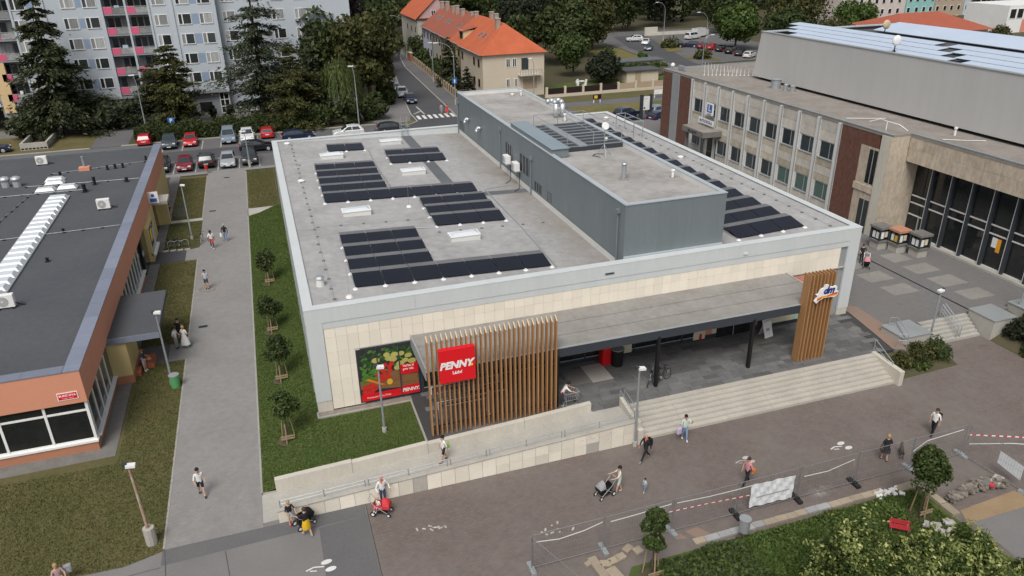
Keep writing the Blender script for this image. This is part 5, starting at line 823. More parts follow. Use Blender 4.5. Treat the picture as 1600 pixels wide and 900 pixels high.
for i,(ya,yb,wm,rm,lab) in enumerate(rowh):
    t = thing('terraced_house',lab,'house',(rx,(ya+yb)/2,G),0,'terraced houses along the street'); xs0 = hxa+0.024*(ya-92.2); xs1 = hxb+0.024*(ya-92.2); xm = (xs0+xs1)/2
    MB().box(xs0,ya+0.004,-1.3,xs1,yb-0.004,EZ).build('wall',wm,t); ov = 0.5
    if i == 0: b = MB(); e = [(xs0-ov,ya-ov,EZ-0.1),(xs1+ov,ya-ov,EZ-0.1),(xs1+ov,yb,EZ-0.1),(xs0-ov,yb,EZ-0.1),(xm,ya+5.2,RZ),(xm,yb,RZ)]; b.add(e,[(0,1,4),(1,2,5,4),(3,0,4,5),(2,3,5),(3,2,1,0)]); r = b.build('roof',rm,t)
    else: b = MB(); e = [(xs0-ov,ya,EZ-0.1),(xs1+ov,ya,EZ-0.1),(xs1+ov,yb,EZ-0.1),(xs0-ov,yb,EZ-0.1),(xm,ya,RZ),(xm,yb,RZ)]; b.add(e,[(0,1,4),(1,2,5,4),(3,0,4,5),(2,3,5),(3,2,1,0)]); r = b.build('roof',rm,t)
    for k in range(2):
        cy = ya+ (yb-ya)*(0.35+0.5*k)+random.uniform(-.8,.8); cx = xm+random.choice((-1.1,-0.5,0.9,1.6)); ct = RZ+random.uniform(0.1,1.0); MB().box(cx-0.38,cy-0.35,RZ-1.8,cx+0.38,cy+0.5,ct).build('chimney','chimney',r); MB().box(cx-0.45,cy-0.42,ct,cx+0.45,cy+0.57,ct+0.12).build('chimney_cap','concrete',r)
    MB().tube([(xs0-ov,ya,EZ-0.12),(xs0-ov,yb,EZ-0.12)],0.08).build('gutter','galv',r); MB().cyl((xs0-0.08,yb-0.3,G),(xs0-0.08,yb-0.3,EZ),0.06).build('downpipe','anthracite',t)
    gable_windows(t,[(ya+1.6,4.0,1.3,1.5),(ya+4.6,4.0,1.3,1.5),(ya+1.6,0.6,1.3,1.5),(ya+4.6,0.6,1.3,1.5)]+([] if yb-ya < 8.4 else [(yb-2.6,4.0,1.3,1.5)]),('x',xs0))
    sl = (RZ-EZ+0.1)/(xm-xs0+ov)
    for k in range(2 if i != 2 else 1): wy = ya+3.0+2.6*k+(4 if i == 0 else 0); wx = xs0+2.6; zz = EZ-0.1+(wx-xs0+ov)*sl; o = MB().obox((wx,wy,zz+0.06),(1.1,0.8,0.08),ry=-math.atan(sl)).build('roof_window','glass',r); MB().obox((wx,wy,zz+0.03),(1.25,0.95,0.08),ry=-math.atan(sl)).build('roof_window_frame','galv',o)
    if i == 1: d = MB().box(xs0+0.7,ya+1.0,EZ,xs0+3.5,ya+4.2,EZ+2.4).build('dormer','dm_orange' if False else 'house_yellow',r); MB().add([(xs0+0.3,ya+0.7,EZ+2.3),(xs0+0.3,ya+4.5,EZ+2.3),(xs0+4.2,ya+4.5,EZ+3.1),(xs0+4.2,ya+0.7,EZ+3.1)],[(0,3,2,1)]).build('dormer_roof','tile_red',d); MB().box(xs0+0.66,ya+1.6,EZ+0.5,xs0+0.7,ya+3.6,EZ+2.0).build('dormer_window','glass',d)
    if i == 0:
        gable_windows(t,[(41.5,4.05,0.8,1.5),(42.7,4.05,0.75,1.5),(41.5,0.6,0.7,1.5),(43.0,0.6,0.6,1.5)],('y',ya)); MB().box(44.4,ya-0.05,3.4,45.7,ya+0.02,5.5).build('balcony_door','glass',t); MB().box(44.7,ya-0.05,0.15,47.3,ya+0.02,1.85).build('garage_window','house_brown',t)
        bl = MB().box(43.7,ya-1.3,2.55,47.9,ya,2.75).build('balcony','concrete_pale',t); MB().box(43.7,ya-1.3,3.55,47.9,ya-1.22,3.65).build('balcony_rail','concrete',bl)
        for k in range(9): MB().box(43.7+0.5*k,ya-1.3,2.75,43.85+0.5*k,ya-1.22,3.55).build('baluster','concrete',bl)
t = thing('terraced_house','grey gabled house further up the street with orange roof','house',(45,170,G),0,'terraced houses along the street'); MB().box(40.3,161,-1.3,51,182,6.6).build('wall','house_grey',t)
b = MB(); b.add([(39.8,160.6,6.4),(51.5,160.6,6.4),(51.5,182,6.4),(39.8,182,6.4),(45.6,160.6,11.6),(45.6,182,11.6)],[(1,2,5,4),(3,0,4,5),(3,2,1,0)]); b.add([(40.3,161,6.4),(51,161,6.4),(45.6,161,11.5)],[(0,1,2)],1); b.build('roof',['tile_orange','house_rose'],t); gable_windows(t,[(44,7.2,1.2,1.3),(42,2.8,1.2,1.5)],('y',161)); gable_windows(t,[(163,3,1.2,1.5),(168,3,1.2,1.5),(173,3,1.2,1.5),(163,-.2,1.2,1.5)],('x',40.3))
# distant row of flats behind the culture house
far = [(168,178,'house_tan','pink grey flats furthest left in the distant row'),(178,203.6,'house_pink','pale pink four storey flats in the distant row'),(203.6,215.6,'house_teal','turquoise flats in the distant row'),(215.6,228,'house_tan','tan rendered flats in the distant row'),(228,257,'house_sky','pale blue flats under a red mansard roof')]
for i,(xa,xb,m,lab) in enumerate(far[1:]):
    t = thing('distant_flats',lab,'building',((xa+xb)/2,176,G),0,'distant row of flats'); MB().box(xa,170,-12,xb,182,13.0 if i < 3 else 8.2).build('wall',m,t)
    b = MB(); zt = 13.0 if i < 3 else 8.2; b.add([(xa-0.3,169.4,zt),(xb+0.3,169.4,zt),(xb+0.3,182,zt),(xa-0.3,182,zt),(xa,174,zt+5),(xb,174,zt+5)],[(0,1,5,4),(1,2,5),(2,3,4,5),(3,0,4)]); b.build('roof','tile_red',t)
    n = int((xb-xa)/3.0)
    for k in range(n):
        for z in (-2.6,0.6,3.8,7.0,10.0):
            if z+1.5 < zt: x = xa+0.9+3.0*k+random.uniform(0,.4); f = MB().box(x,169.9,z,x+1.3,170.02,z+1.6).build('window','white',t); MB().box(x+0.12,169.86,z+0.12,x+1.18,169.9,z+1.48).build('pane','glass_dark',f)
    MB().cyl((xa+0.2,169.85,-5),(xa+0.2,169.85,zt),0.1).build('downpipe','galv',t)
    if i == 3: MB().box(231,165,4.0,249,170,4.4).build('awning','concrete',t); [MB().box(231+2.2*k,166,0.5,231.2+2.2*k,166.2,4.0).build('verandah_post','white',t) for k in range(9)]; MB().box(231.3,167,0.5,249,167.2,3.9).build('verandah_glass','glass',t)
t = thing('white_villa','white villa with large windows and orange corner at the top right edge','house',(200,128,G)); MB().box(196.5,126,-3,216,140,6).build('wall','white',t); MB().box(202,125.95,-1,216,125.99,2.2).build('orange_panel','salmon',t)
for k in range(4): f = MB().box(197+2.6*k,125.9,2.6,199.2+2.6*k,126.05,5.2).build('window','white',t); MB().box(197.15+2.6*k,125.86,2.75,199.05+2.6*k,125.9,5.05).build('pane','glass_dark',f)
t = thing('red_roof_hall','low hall with broad red tiled hipped roof behind the culture house','house',(155,105,G)); MB().box(133,98,-3,158,116,4.5).build('wall','cream_wall',t); b = MB(); b.add([(132,97,4.5),(159,97,4.5),(159,117,4.5),(132,117,4.5),(141,107,7.8),(152,107,7.8)],[(0,1,5,4),(1,2,5),(2,3,4,5),(3,0,4)]); b.build('roof','tile_red',t)
# ================================================================== VEGETATION
def unit(v): return v/np.maximum(np.linalg.norm(v,axis=1,keepdims=True),1e-6)
def leaf_mesh(name, P, N, size, mat, aspect=0.6, jit=0.8, along=None):
    """one small quad per leaf (clump), facing roughly along N"""
    n = len(P); nr = unit(N + rng.normal(size=(n,3))*jit); a = rng.normal(size=(n,3)) if along is None else along + rng.normal(size=(n,3))*0.25
    u = unit(a - nr*np.sum(a*nr,axis=1,keepdims=True)); v = np.cross(nr,u); s = size*rng.uniform(0.6,1.25,size=(n,1))
    u = u*s; v = v*s*aspect; V = np.empty((n*4,3)); V[0::4] = P-u-v*0.35; V[1::4] = P-v*0.9+u*0.1; V[2::4] = P+u; V[3::4] = P+v*0.9+u*0.1
    F = np.arange(n*4).reshape(n,4); return fast_mesh(name,V,F,mat)
def put(me, name, parent, loc=(0,0,0)):
    o = bpy.data.objects.new(name,me); C.objects.link(o); o.parent = parent; o.location = loc; return o
def lobes_points(n, m, rx, ry, rz, cz, lr=(0.3,0.5), flat=0.9):
    c = unit(rng.normal(size=(m,3)))*(rng.uniform(0.25,1,size=(m,1))**0.5); c *= np.array([rx,ry,rz])*0.68; c[:,2] += cz; r = rng.uniform(lr[0],lr[1],size=m)*min(rx,ry)*1.15
    k = rng.integers(0,m,size=n); d = unit(rng.normal(size=(n,3))+np.array([0,0,0.25])); rad = (r[k]*rng.uniform(0.62,1.05,size=n))[:,None]
    return c[k]+d*rad*np.array([1,1,flat]), d, c, r
def limbs(h, r, cen, top_r=0.25):
    b = MB(); b.cyl((0,0,-0.1),(0,0,h*0.55),r,r*0.6,n=8); b.cyl((0,0,h*0.55),(0,0,h*0.85),r*0.6,r*0.2,n=6)
    for c in cen[:9]: z = min(h*0.62,max(h*0.22,c[2]*0.6)); b.cyl((0,0,z),tuple(c),r*0.38,r*0.1,n=5)
    return b
def broadleaf(label, x, y, h, cr, ch, n, size, mat, m=22, name='broadleaf_tree', group=None, z=G, tr=None, squash=1.0, lr=(0.3,0.5), cat='tree'):
    t = thing(name,label,cat,(x,y,z),0,group); rz = (h-ch)/2/1.0; P,N,c,r = lobes_points(n,m,cr,cr*squash,rz,(h+ch)/2,lr)
    P[:,2] = np.maximum(P[:,2],0.12)
    limbs(h,tr or 0.02*h+0.05,[tuple(q) for q in c]).local('trunk','bark',t); put(leaf_mesh('crown',P,N,size,mat),'crown',t)
    if mat == 'leaf_yellow':                 # paler leaf clusters on the top and -Y side of the upper lobes
        top = c[:,2] > np.median(c[:,2])-0.4; cs, rs = c[top], r[top]; k = rng.integers(0,len(cs)*3,size=int(n*0.16)); sub_ = unit(rng.normal(size=(len(cs)*3,3))+np.array([0,-0.35,1.0])); ctr = np.repeat(cs,3,axis=0)+sub_*np.repeat(rs,3)[:,None]*1.0; Q = ctr[k]+rng.normal(size=(len(k),3))*0.13; put(leaf_mesh('tip_leaves',Q,sub_[k],size*1.05,'leaf_tip'),'tip_leaves',t)
    return t
def conifer(label, x, y, h, cr, n, size, mat, base=0.1, droop=0.25, name='conifer_tree', group=None, z=G, levels=22, power=0.85, dens=1.0, tilt=0.0):
    t = thing(name,label,'tree',(x,y,z),0,group); b = MB(); b.cyl((0,0,-0.1),(tilt,0,h*0.98),0.018*h,0.02,n=7); P=[];N=[];A=[]
    for L in range(levels):
        f = base+(1-base)*(L+rng.uniform(0,0.7))/levels; zz = h*f; R = cr*(1-f)**power/(1-base)**power*rng.uniform(0.6,1.2)+0.15; k = int(5+rng.integers(0,3)); a0 = rng.uniform(0,6.28)
        for j in range(k):
            a = a0+6.283*j/k+rng.uniform(-.25,.25); rr = R*rng.uniform(0.3,1.25); d = np.array([math.cos(a),math.sin(a),0]); tip = np.array([tilt*f,0,zz])+d*rr-np.array([0,0,droop*rr]); st = np.array([tilt*f,0,zz])
            b.cyl(tuple(st),tuple(tip),0.03+0.006*rr,0.01,n=4,caps=False); q = max(5,int(n/(levels*6)*rr/cr*7*dens)); s = rng.uniform(0.12,1.05,size=(q,1))**0.8
            pts = st+(tip-st)*s+rng.normal(size=(q,3))*np.array([0.12,0.12,0.06])*rr*(0.35+s)*0.9; pts[:,2] -= rng.uniform(0,0.25,size=q)*min(1,rr*0.25); P.append(pts); N.append(np.tile([0,0,1.0],(q,1))+d*0.2); A.append(np.tile(d-np.array([0,0,0.35]),(q,1)))
    P = np.vstack(P); N = np.vstack(N); A = np.vstack(A); b.local('trunk','bark',t); put(leaf_mesh('crown',P,N,size*0.62,mat,aspect=0.42,jit=0.55,along=A),'crown',t); return t
def bush(label, x, y, rx, ry, h, n, size, mat, name='bush', group=None, z=G, m=14, cat='bush'):
    t = thing(name,label,cat,(x,y,z),0,group); P,N,c,r = lobes_points(n,m,rx,ry,h*0.55,h*0.5,(0.3,0.55)); P[:,2] = np.abs(P[:,2]); b = MB()
    for q in c[:6]: b.cyl((q[0]*0.2,q[1]*0.2,-0.1),(q[0]*0.8,q[1]*0.8,q[2]*0.8),0.04,0.015,n=4)
    b.local('stems','bark',t); put(leaf_mesh('foliage',P,N,size,mat),'foliage',t); return t
BT = 'trees round the apartment block'
conifer('tall shaggy spruce before the pink balconies at the far left',-28.8,90.2,22,5.4,10000,0.5,'needle',base=0.1,droop=0.42,group=BT,levels=24,power=0.68)
bush('broad dark juniper skirting the tall shaggy spruce on its left',-33.0,89.5,4.2,2.6,3.4,2600,0.4,'needle',group=BT); bush('spreading blue green juniper right of the tall shaggy spruce',-22.8,91.0,4.6,3.0,4.2,3200,0.42,'needle_blue',group=BT); bush('dark juniper mass at the foot of the tall spruce',-27.0,92.3,3.4,2.0,5.0,1600,0.42,'needle',group=BT)
conifer('left leaning pine of the pair behind the parking sign',-15.8,91.0,9.5,3.4,4200,0.42,'needle',base=0.12,droop=0.05,power=0.5,group=BT,levels=16); conifer('taller pine of the pair behind the red parked car',-12.6,89.0,12.5,4.2,6000,0.42,'leaf_olive',base=0.14,droop=0.05,power=0.55,group=BT,levels=18)
conifer('tall open larch beside the apartment entrance',0.2,88.0,25,6.2,6500,0.48,'needle_blue',base=0.1,droop=0.25,group=BT,levels=22,dens=0.8,power=0.62)
conifer('bushy olive yew between larch and willow',4.6,82.0,12.5,4.3,6500,0.42,'leaf_olive',base=0.08,droop=0.15,power=0.6,group=BT,levels=20); conifer('blue green spruce leaning against the willow',7.8,85.5,12,2.8,3500,0.42,'needle_blue',base=0.15,droop=0.2,group=BT)
conifer('black pine towering behind the larch',2.5,103,25,7,6500,0.6,'needle_black',base=0.18,droop=0.05,power=0.5,group=BT,levels=20); conifer('black pine behind the willow at the top edge',9.5,108,25,7,6500,0.6,'needle_black',base=0.15,droop=0.05,power=0.5,group=BT,levels=20)
broadleaf('dark plum tree between the black pines',14.5,112,22,7.5,5,5000,0.6,'leaf_plum',group=BT)
broadleaf('huge round chestnut overhanging the side street',17.3,92.0,17.2,6.7,1.8,13000,0.42,'leaf_olive',m=42,group=BT,lr=(0.22,0.36)); broadleaf('dark maple behind the huge chestnut',11.0,99,16,5.5,2,6000,0.5,'leaf_dark',group=BT)
# weeping willow
wt = thing('willow_tree','weeping willow with pale hanging fronds by the car park','tree',(11.6,85.0,G),0,BT); b = MB(); b.cyl((0,0,-0.1),(0.2,0,6.5),0.3,0.12,n=8); P=[];A=[]
for k in range(240):
    a = rng.uniform(0,6.28); rr = 3.9*math.sqrt(rng.uniform(0.02,1)); zt = 9.4-0.22*rr*rr*rng.uniform(.7,1.2); zb = max(1.0,zt-rng.uniform(2.5,6.5)); q = 26; s = np.linspace(0,1,q)[:,None]; top = np.array([rr*math.cos(a)*0.9,rr*math.sin(a)*0.9,zt]); bot = np.array([rr*math.cos(a)*1.1,rr*math.sin(a)*1.1,zb]); P.append(top+(bot-top)*s+rng.normal(size=(q,3))*0.06); A.append(np.tile([0,0,-1.0],(q,1)))
    if k < 14: b.cyl((0.15,0,5.5),tuple(top),0.07,0.02,n=4)
P = np.vstack(P); b.local('trunk','bark',wt); put(leaf_mesh('crown',P,P*np.array([1,1,0])+0.1,0.28,'leaf_willow',aspect=0.3,jit=0.6,along=np.vstack(A)),'crown',wt)
for i,(x,y,rx,ry,h,lab) in enumerate(((8.0,80.6,2.8,1.8,3.2,'dark shrub under the willow, left one'),(12.4,80.2,3.2,1.8,4.3,'tall dark shrub under the willow, behind the white parked car'),(16.2,82.6,2.6,2.0,4.2,'dark shrub at the right foot of the chestnut'),(4.2,79.9,2.2,1.3,2.2,'low dark shrub at the left end of the willow bed'),(20.2,94.5,2.2,2.0,3.2,'round fresh shrub beside the pavement of the side street'))): bush(lab,x,y,rx,ry,h,2600,0.36,'leaf_dark' if i < 4 else 'leaf_mid',group='shrubs round the car park')
# clipped hedge
hd = thing('hedge','long dark clipped hedge behind the parked cars','hedge',(-7,81.5,G)); n = 17000; P = np.stack([rng.uniform(-11.2,10.5,n),rng.uniform(-1.5,1.6,n),rng.uniform(0.1,1.9,n)],1); k = rng.integers(0,3,n); P[k==0,2] = 1.9+rng.normal(size=(k==0).sum())*0.12; P[k==1,1] = -1.5+rng.normal(size=(k==1).sum())*0.12; N = np.zeros((n,3)); N[k==0,2] = 1; N[k!=0,1] = -1; P[:,2] += 0.28*np.sin(P[:,0]*1.3)+0.2*np.sin(P[:,0]*3.1+P[:,1]*2)+0.12*np.sin(P[:,0]*7.1)
put(leaf_mesh('foliage',P,N,0.19,'leaf_dark'),'foliage',hd); MB().box(-11,-1.2,-0.05,10.3,1.3,1.5).local('stems','leaf_plum',hd)
for i,(x,lab) in enumerate(((-8.0,'small clipped cone left of the entrance door'),(-5.3,'small clipped cone right of the entrance door'))): bush(lab,x,93.5,0.7,0.7,2.2,500,0.25,'needle_black',group='clipped cones')
# street and garden trees
conifer('dark garden spruce beside the second street lamp',35.2,108.5,9.0,2.6,3800,0.4,'needle',base=0.06,droop=0.2,group='garden conifers'); conifer('small dark garden cypress at the corner of the cream house',35.9,98.0,5.0,1.5,1500,0.3,'needle_black',base=0.03,droop=0.1,group='garden conifers',levels=14)
for i,(x,y,r,h,lab) in enumerate(((34.6,103.5,1.6,2.2,'garden shrub behind the street fence nearest the cream house'),(35.2,117.0,1.8,3.6,'garden shrub with reddish tips halfway along the fence'),(35.6,124.5,1.7,3.0,'garden shrub further along the street fence'),(36.6,139,2.4,3.0,'round garden shrub before the lilac house'),(38.0,152,3.0,4.6,'large dark garden shrub before the grey gabled house'))): bush(lab,x,y,r,r,h,1100,0.34,'leaf_mid' if i%2 else 'leaf_dark',group='garden shrubs')
SW = 'trees left of the side street'
for (x,y,h,r,m,lab) in ((21.5,126,15,6,'leaf_dark','dark tree left of the side street behind the chestnut'),(24.5,143,15,6.5,'leaf_dark','dark tree left of the side street further up'),(30,168,16,6.5,'leaf_mid','green tree at the far end of the side street'),(12,135,19,8,'leaf_dark','broad dark tree behind the plum tree'),(20,165,18,8,'needle_black','black tree mass at the top left of the street'),(2,135,22,8,'leaf_dark','dark tree at the top edge behind the black pines')): broadleaf(lab,x,y,h,r,1.5,4800,0.58,m,group=SW)
RT = 'trees behind the gardens on the right'
for (x,y,h,r,c,n,m,lab) in ((53.5,120,13,4.5,1,4200,'leaf_dark','dark tree close behind the orange hipped roof'),(57.5,131,16,5.5,1,5000,'needle_black','black tree behind the gardens'),(64,124,13,5.0,1,4800,'leaf_dark','dark green tree in the middle of the gardens'),(61,108,8.5,3.6,0.6,3000,'leaf_mid','mid green garden tree by the white garden furniture'),(72,133,14,5.5,1,5000,'leaf_dark','dark tree left of the yellowing one'),(81,143.5,14.5,6.2,1,6500,'leaf_olive','tall yellowing olive tree by the bend of the road'),(66.5,104.0,5.5,2.6,0.3,2400,'leaf_mid','rounded green bush tree beside the shed'),(63.0,98.0,5.6,3.4,0.2,4200,'needle_black','dense dark evergreen bush beside the shed'),(112,127.5,11,6.0,0.8,6000,'leaf_fresh','round fresh green tree beyond the far parked cars'),(121,121,9.5,5.2,0.5,4200,'leaf_dark','dark tree behind the hall corner beside the far cars'),(127,112,8.5,5.0,0.5,3600,'leaf_olive','olive tree peeping over the hall roof corner'),(146,150,12.5,9.0,0.5,6000,'leaf_olive','broad olive tree above the hall roof'),(160,143,8.5,6.5,0.4,3600,'leaf_fresh','lower green tree before the pink flats'),(128,160,17,8,1,4800,'leaf_dark','dark tree behind the far car park'),(62,150,18,7,1,5000,'leaf_dark','dark tree at the top edge above the hipped roof'),(70,162,18,7.5,1,5000,'needle_black','black tree at the top edge left of the bend'),(95,176,15,7,1,5000,'needle_black','black tree behind the white parked suv'),(108,178,15,7,1,4600,'leaf_dark','dark tree behind the low white wall'),(122,182,17,8,1,4600,'needle_black','black tree right of the tall lamp'),(54,165,18,7,1,4600,'leaf_mid','green tree behind the ridge chimneys'),(154,110,6,3,0.5,1500,'leaf_mid','small round tree before the red tiled hall'),(164,100,6,2.6,0.5,1300,'leaf_olive','small olive tree at the right of the red tiled hall')): broadleaf(lab,x,y,h,r,c,n,0.5 if y > 115 else 0.36,m,group=RT)
bush('small round street bush at the road edge beyond the sheds',78.5,111.5,1.4,1.4,3.6,900,0.3,'leaf_fresh',group='road side bushes'); bush('low grassy shrub on the near traffic island',97.5,118.5,2.8,2.0,1.4,900,0.32,'leaf_olive',group='road side bushes'); bush('low grassy shrub on the far traffic island',100.5,138.5,4.2,3.0,1.6,1200,0.32,'leaf_olive',group='road side bushes')
# far wood that reads as one mass
P=[];N=[]
for k in range(70):
    x = rng.uniform(-40,260); y = rng.uniform(188,240)+ (20 if x > 170 else 0); q = 700; r = rng.uniform(6,9); d = unit(rng.normal(size=(q,3))); P.append(np.array([x,y,7+rng.uniform(0,3)])+d*np.array([r,r,8])*rng.uniform(0.7,1.05,size=(q,1))); N.append(d)
wd = put(leaf_mesh('woodland',np.vstack(P),np.vstack(N),0.95,'leaf_dark'),'woodland',None); stuff(wd,'dark far wood closing the view along the top edge','wood')
# young staked trees
def young_tree(label, x, y, z, h, r, cz, n, mat, group, tall=1.0, leaf=0.13):
    t = thing('young_tree',label,'tree',(x,y,z),0,group); P,N,c,rr = lobes_points(n,18,r,r,r*tall,h-r*tall*0.95,(0.25,0.45)); b = MB(); zc = h-r*tall*0.95; f_ = np.clip((P[:,2]-(zc-r*tall))/(2*r*tall),0,1); P[:,:2] *= (1.12-(0.75 if h > 3.5 else 0.35)*f_**1.5)[:,None]; b.cyl((0,0,-0.05),(0,0,h*0.8),0.045,0.02,n=6)
    for q in c[:6]: b.cyl((0,0,h*0.45),tuple(q),0.02,0.008,n=4)
    b.local('trunk','bark',t); put(leaf_mesh('crown',P,N,leaf,mat),'crown',t)
    for a in (0.3,2.4,4.5): MB().cyl((0.42*math.cos(a),0.42*math.sin(a),-0.1),(0.28*math.cos(a),0.28*math.sin(a),1.5*h/4),0.035,n=6).local('stake','stake',t)
    for zz in (0.35,0.5): MB().obox((0.0,-0.36,zz),(0.75,0.03,0.09)).local('brace','stake',t)
    MB().cyl((0,0,0.0),(0,0,0.03),0.6,0.45,n=14).local('mulch_ring','earth',t); return t
YG = 'young staked trees along the shop wall'
for (x,y,z,h,lab) in ((-1.85,-1.2,-0.68,3.3,'young staked tree on the lawn nearest the ramp'),(-1.83,5.6,-0.68,3.2,'second young staked tree from the ramp beside the shop wall'),(-2.1,12.9,-0.8,3.0,'third young staked tree from the ramp beside the shop wall'),(-1.95,21.6,-0.72,3.0,'furthest young staked tree beside the shop wall')): young_tree(lab,x,y,z,h,1.0,0,1250,'leaf_mid' if y < 0 else 'leaf_dark',YG)
young_tree('young dense tree with long stakes inside the fenced corner bed',26.9,-17.3,G,4.3,1.15,0,5200,'leaf_mid','young trees in the fenced bed',1.3,0.1); young_tree('slim young tree by the loose kerb stones in the fenced bed',12.8,-16.5,G,4.2,0.8,0,4200,'leaf_mid','young trees in the fenced bed',1.95,0.1)
# bed in the foreground
sheet('planting_bed', [(11.3,-40),(40,-40),(28.4,-20.5),(28.3,-15.75),(12.2,-15.75),(11.2,-17)], -1.052, 'grass_lush')
for i,(x,y,r,h,lab) in enumerate(((19.8,-20.5,1.9,4.8,'tall yellow tipped shrub left of the red bench'),(22.2,-22.0,1.8,4.9,'yellow tipped shrub in front of the young fenced tree'),(24.0,-22.3,1.4,4.9,'yellow tipped shrub nearest the sand strip'),(25.4,-24.3,1.8,4.6,'yellow tipped shrub in the bottom right corner'),(17.2,-21.5,1.35,3.5,'lower yellow tipped shrub at the left end of the foreground row'),(20.6,-23.2,1.9,4.6,'yellow tipped shrub at the bottom edge, middle of the row'),(23.4,-24.4,1.9,4.6,'yellow tipped shrub at the bottom edge, right of the middle'),(18.2,-23.5,1.5,3.6,'yellow tipped shrub at the bottom edge, left of the middle'))): broadleaf(lab,x,y,h,r,0.4,12000,0.085,'leaf_yellow',m=46,name='yellow_shrub',group='yellow tipped shrubs in the foreground',tr=0.06,lr=(0.16,0.32),cat='shrub')
def cover(label, cat, boxes, n, size, mat, h, name):
    P=[];tot = sum((b[2]-b[0])*(b[3]-b[1]) for b in boxes)
    for (x0,y0,x1,y1,z0) in boxes:
        q = int(n*(x1-x0)*(y1-y0)/tot); xx = rng.uniform(x0,x1,q); yy = rng.uniform(y0,y1,q); hh = h*(0.35+0.65*np.clip(np.sin(xx*1.9+yy)*0.5+np.sin(yy*2.7-xx*0.6)*0.5+0.5,0,1)); P.append(np.stack([xx,yy,z0+hh*rng.uniform(0.2,1,q)],1))
    P = np.vstack(P); N = np.tile([0,-0.3,1.0],(len(P),1)); o = put(leaf_mesh(name,P,N,size,mat,jit=0.7),name,None); return stuff(o,label,cat)
cover('dense green ground cover in the fenced bed','ground cover',[(13.0,-19.5,17.6,-16.0,-1.05),(11.9,-20,13.0,-17.0,-1.05)],9000,0.12,'leaf_mid',0.55,'ground_cover')
cover('low weedy plants behind the fenced kerb','ground cover',[(17.6,-19.0,22.4,-15.9,-1.05),(22.4,-17.5,26.2,-15.8,-1.05)],5200,0.09,'grass_blade_lush',0.28,'weeds')
# bushes on the slopes by the stairs
for i,(x,y,z,rx,ry,h,m,lab) in enumerate(((36.3,-6.2,-0.95,1.1,0.8,0.9,'leaf_olive','scrubby bush against the stair side wall'),(38.0,-5.9,-0.85,1.3,1.0,1.0,'leaf_olive','scrubby bush in the middle of the corner slope'),(39.6,-5.7,-1.0,1.2,1.1,1.0,'leaf_mid','scrubby bush by the plaza stairs'),(37.3,-6.6,-1.02,1.6,0.5,0.6,'leaf_yellow','flowering low plants at the front of the corner slope'))): bush(lab,x,y,rx,ry,h,1500,0.1,m,group='bushes on the corner slope',z=z)
for i,(x,y,rx,ry,h,m,lab) in enumerate(((46.8,-6.2,1.6,1.5,1.9,'needle_black','dark low pine next to the right concrete block'),(48.8,-8.2,2.0,1.8,1.9,'needle_black','dark low pine at the right edge, nearer one'),(49.5,-5.6,1.8,1.4,2.4,'needle','dark pine at the right edge before the lamp'),(45.8,-7.9,1.0,1.0,0.9,'leaf_dark','low dark shrub at the slope foot right of the stairs'),(51.8,-7.0,2.0,2.0,2.8,'needle_black','dark pine cut by the right picture edge'))): bush(lab,x,y,rx,ry,h,2600,0.16,m,group='dark pines right of the stairs',z=G)
# grass blades on the nearer lawns
def grass(label, boxes, n, mat, zf, hgt=0.09, keep=None):
    tot = sum((b[2]-b[0])*(b[3]-b[1]) for b in boxes); X=[];Y=[]
    for (x0,y0,x1,y1) in boxes: q = int(n*(x1-x0)*(y1-y0)/tot); X.append(rng.uniform(x0,x1,q)); Y.append(rng.uniform(y0,y1,q))
    X = np.concatenate(X); Y = np.concatenate(Y)
    if keep is not None: k_ = keep(X,Y); X, Y = X[k_], Y[k_]
    q = len(X); Z = zf(X,Y); a = rng.uniform(0,6.28,q); w = rng.uniform(0.015,0.045,q); h = hgt*rng.uniform(0.5,1.3,q); dx = np.cos(a)*w; dy = np.sin(a)*w; lx = rng.normal(size=q)*0.05; ly = rng.normal(size=q)*0.05
    V = np.empty((q*3,3)); V[0::3] = np.stack([X-dx,Y-dy,Z],1); V[1::3] = np.stack([X+dx,Y+dy,Z],1); V[2::3] = np.stack([X+lx,Y+ly,Z+h],1); o = put(fast_mesh('grass',V,np.arange(q*3).reshape(q,3),mat),'grass',None); return stuff(o,label,'grass')
flat = lambda X,Y: np.full(len(X),-1.05)
grass('short patchy grass on the lawns left of the path',[(-34,-8.1,-8,0.3),(-10.9,0.3,-8,11),(-11,14,-8,30),(-11,33.4,-8,41),(-11,42.2,-8,58),(-3.3,43.7,-0.2,58.7)],118000,'grass_blade',flat,0.06,lambda X,Y: Y > np.interp(X,[-60,-22,-14.9,-12.6,-11.3,-9.6,-7.9],[-1.5,-5.0,-6.9,-7.7,-8.05,-8.1,-7.6]))
prx = [p[0] for p in prof]+[5.3]; prz = [p[1] for p in prof]+[-0.06]
grass('lush green grass on the sloping lawn by the shop',[(-3.35,-4.9,-0.05,40.8),(-0.05,-4.9,5.2,-0.7)],90000,'grass_blade_lush',lambda X,Y: np.interp(X,prx,prz),0.06)
grass('rough grass in the fenced bed',[(17.5,-20,28,-15.8)],14000,'grass_blade_lush',flat,0.16)
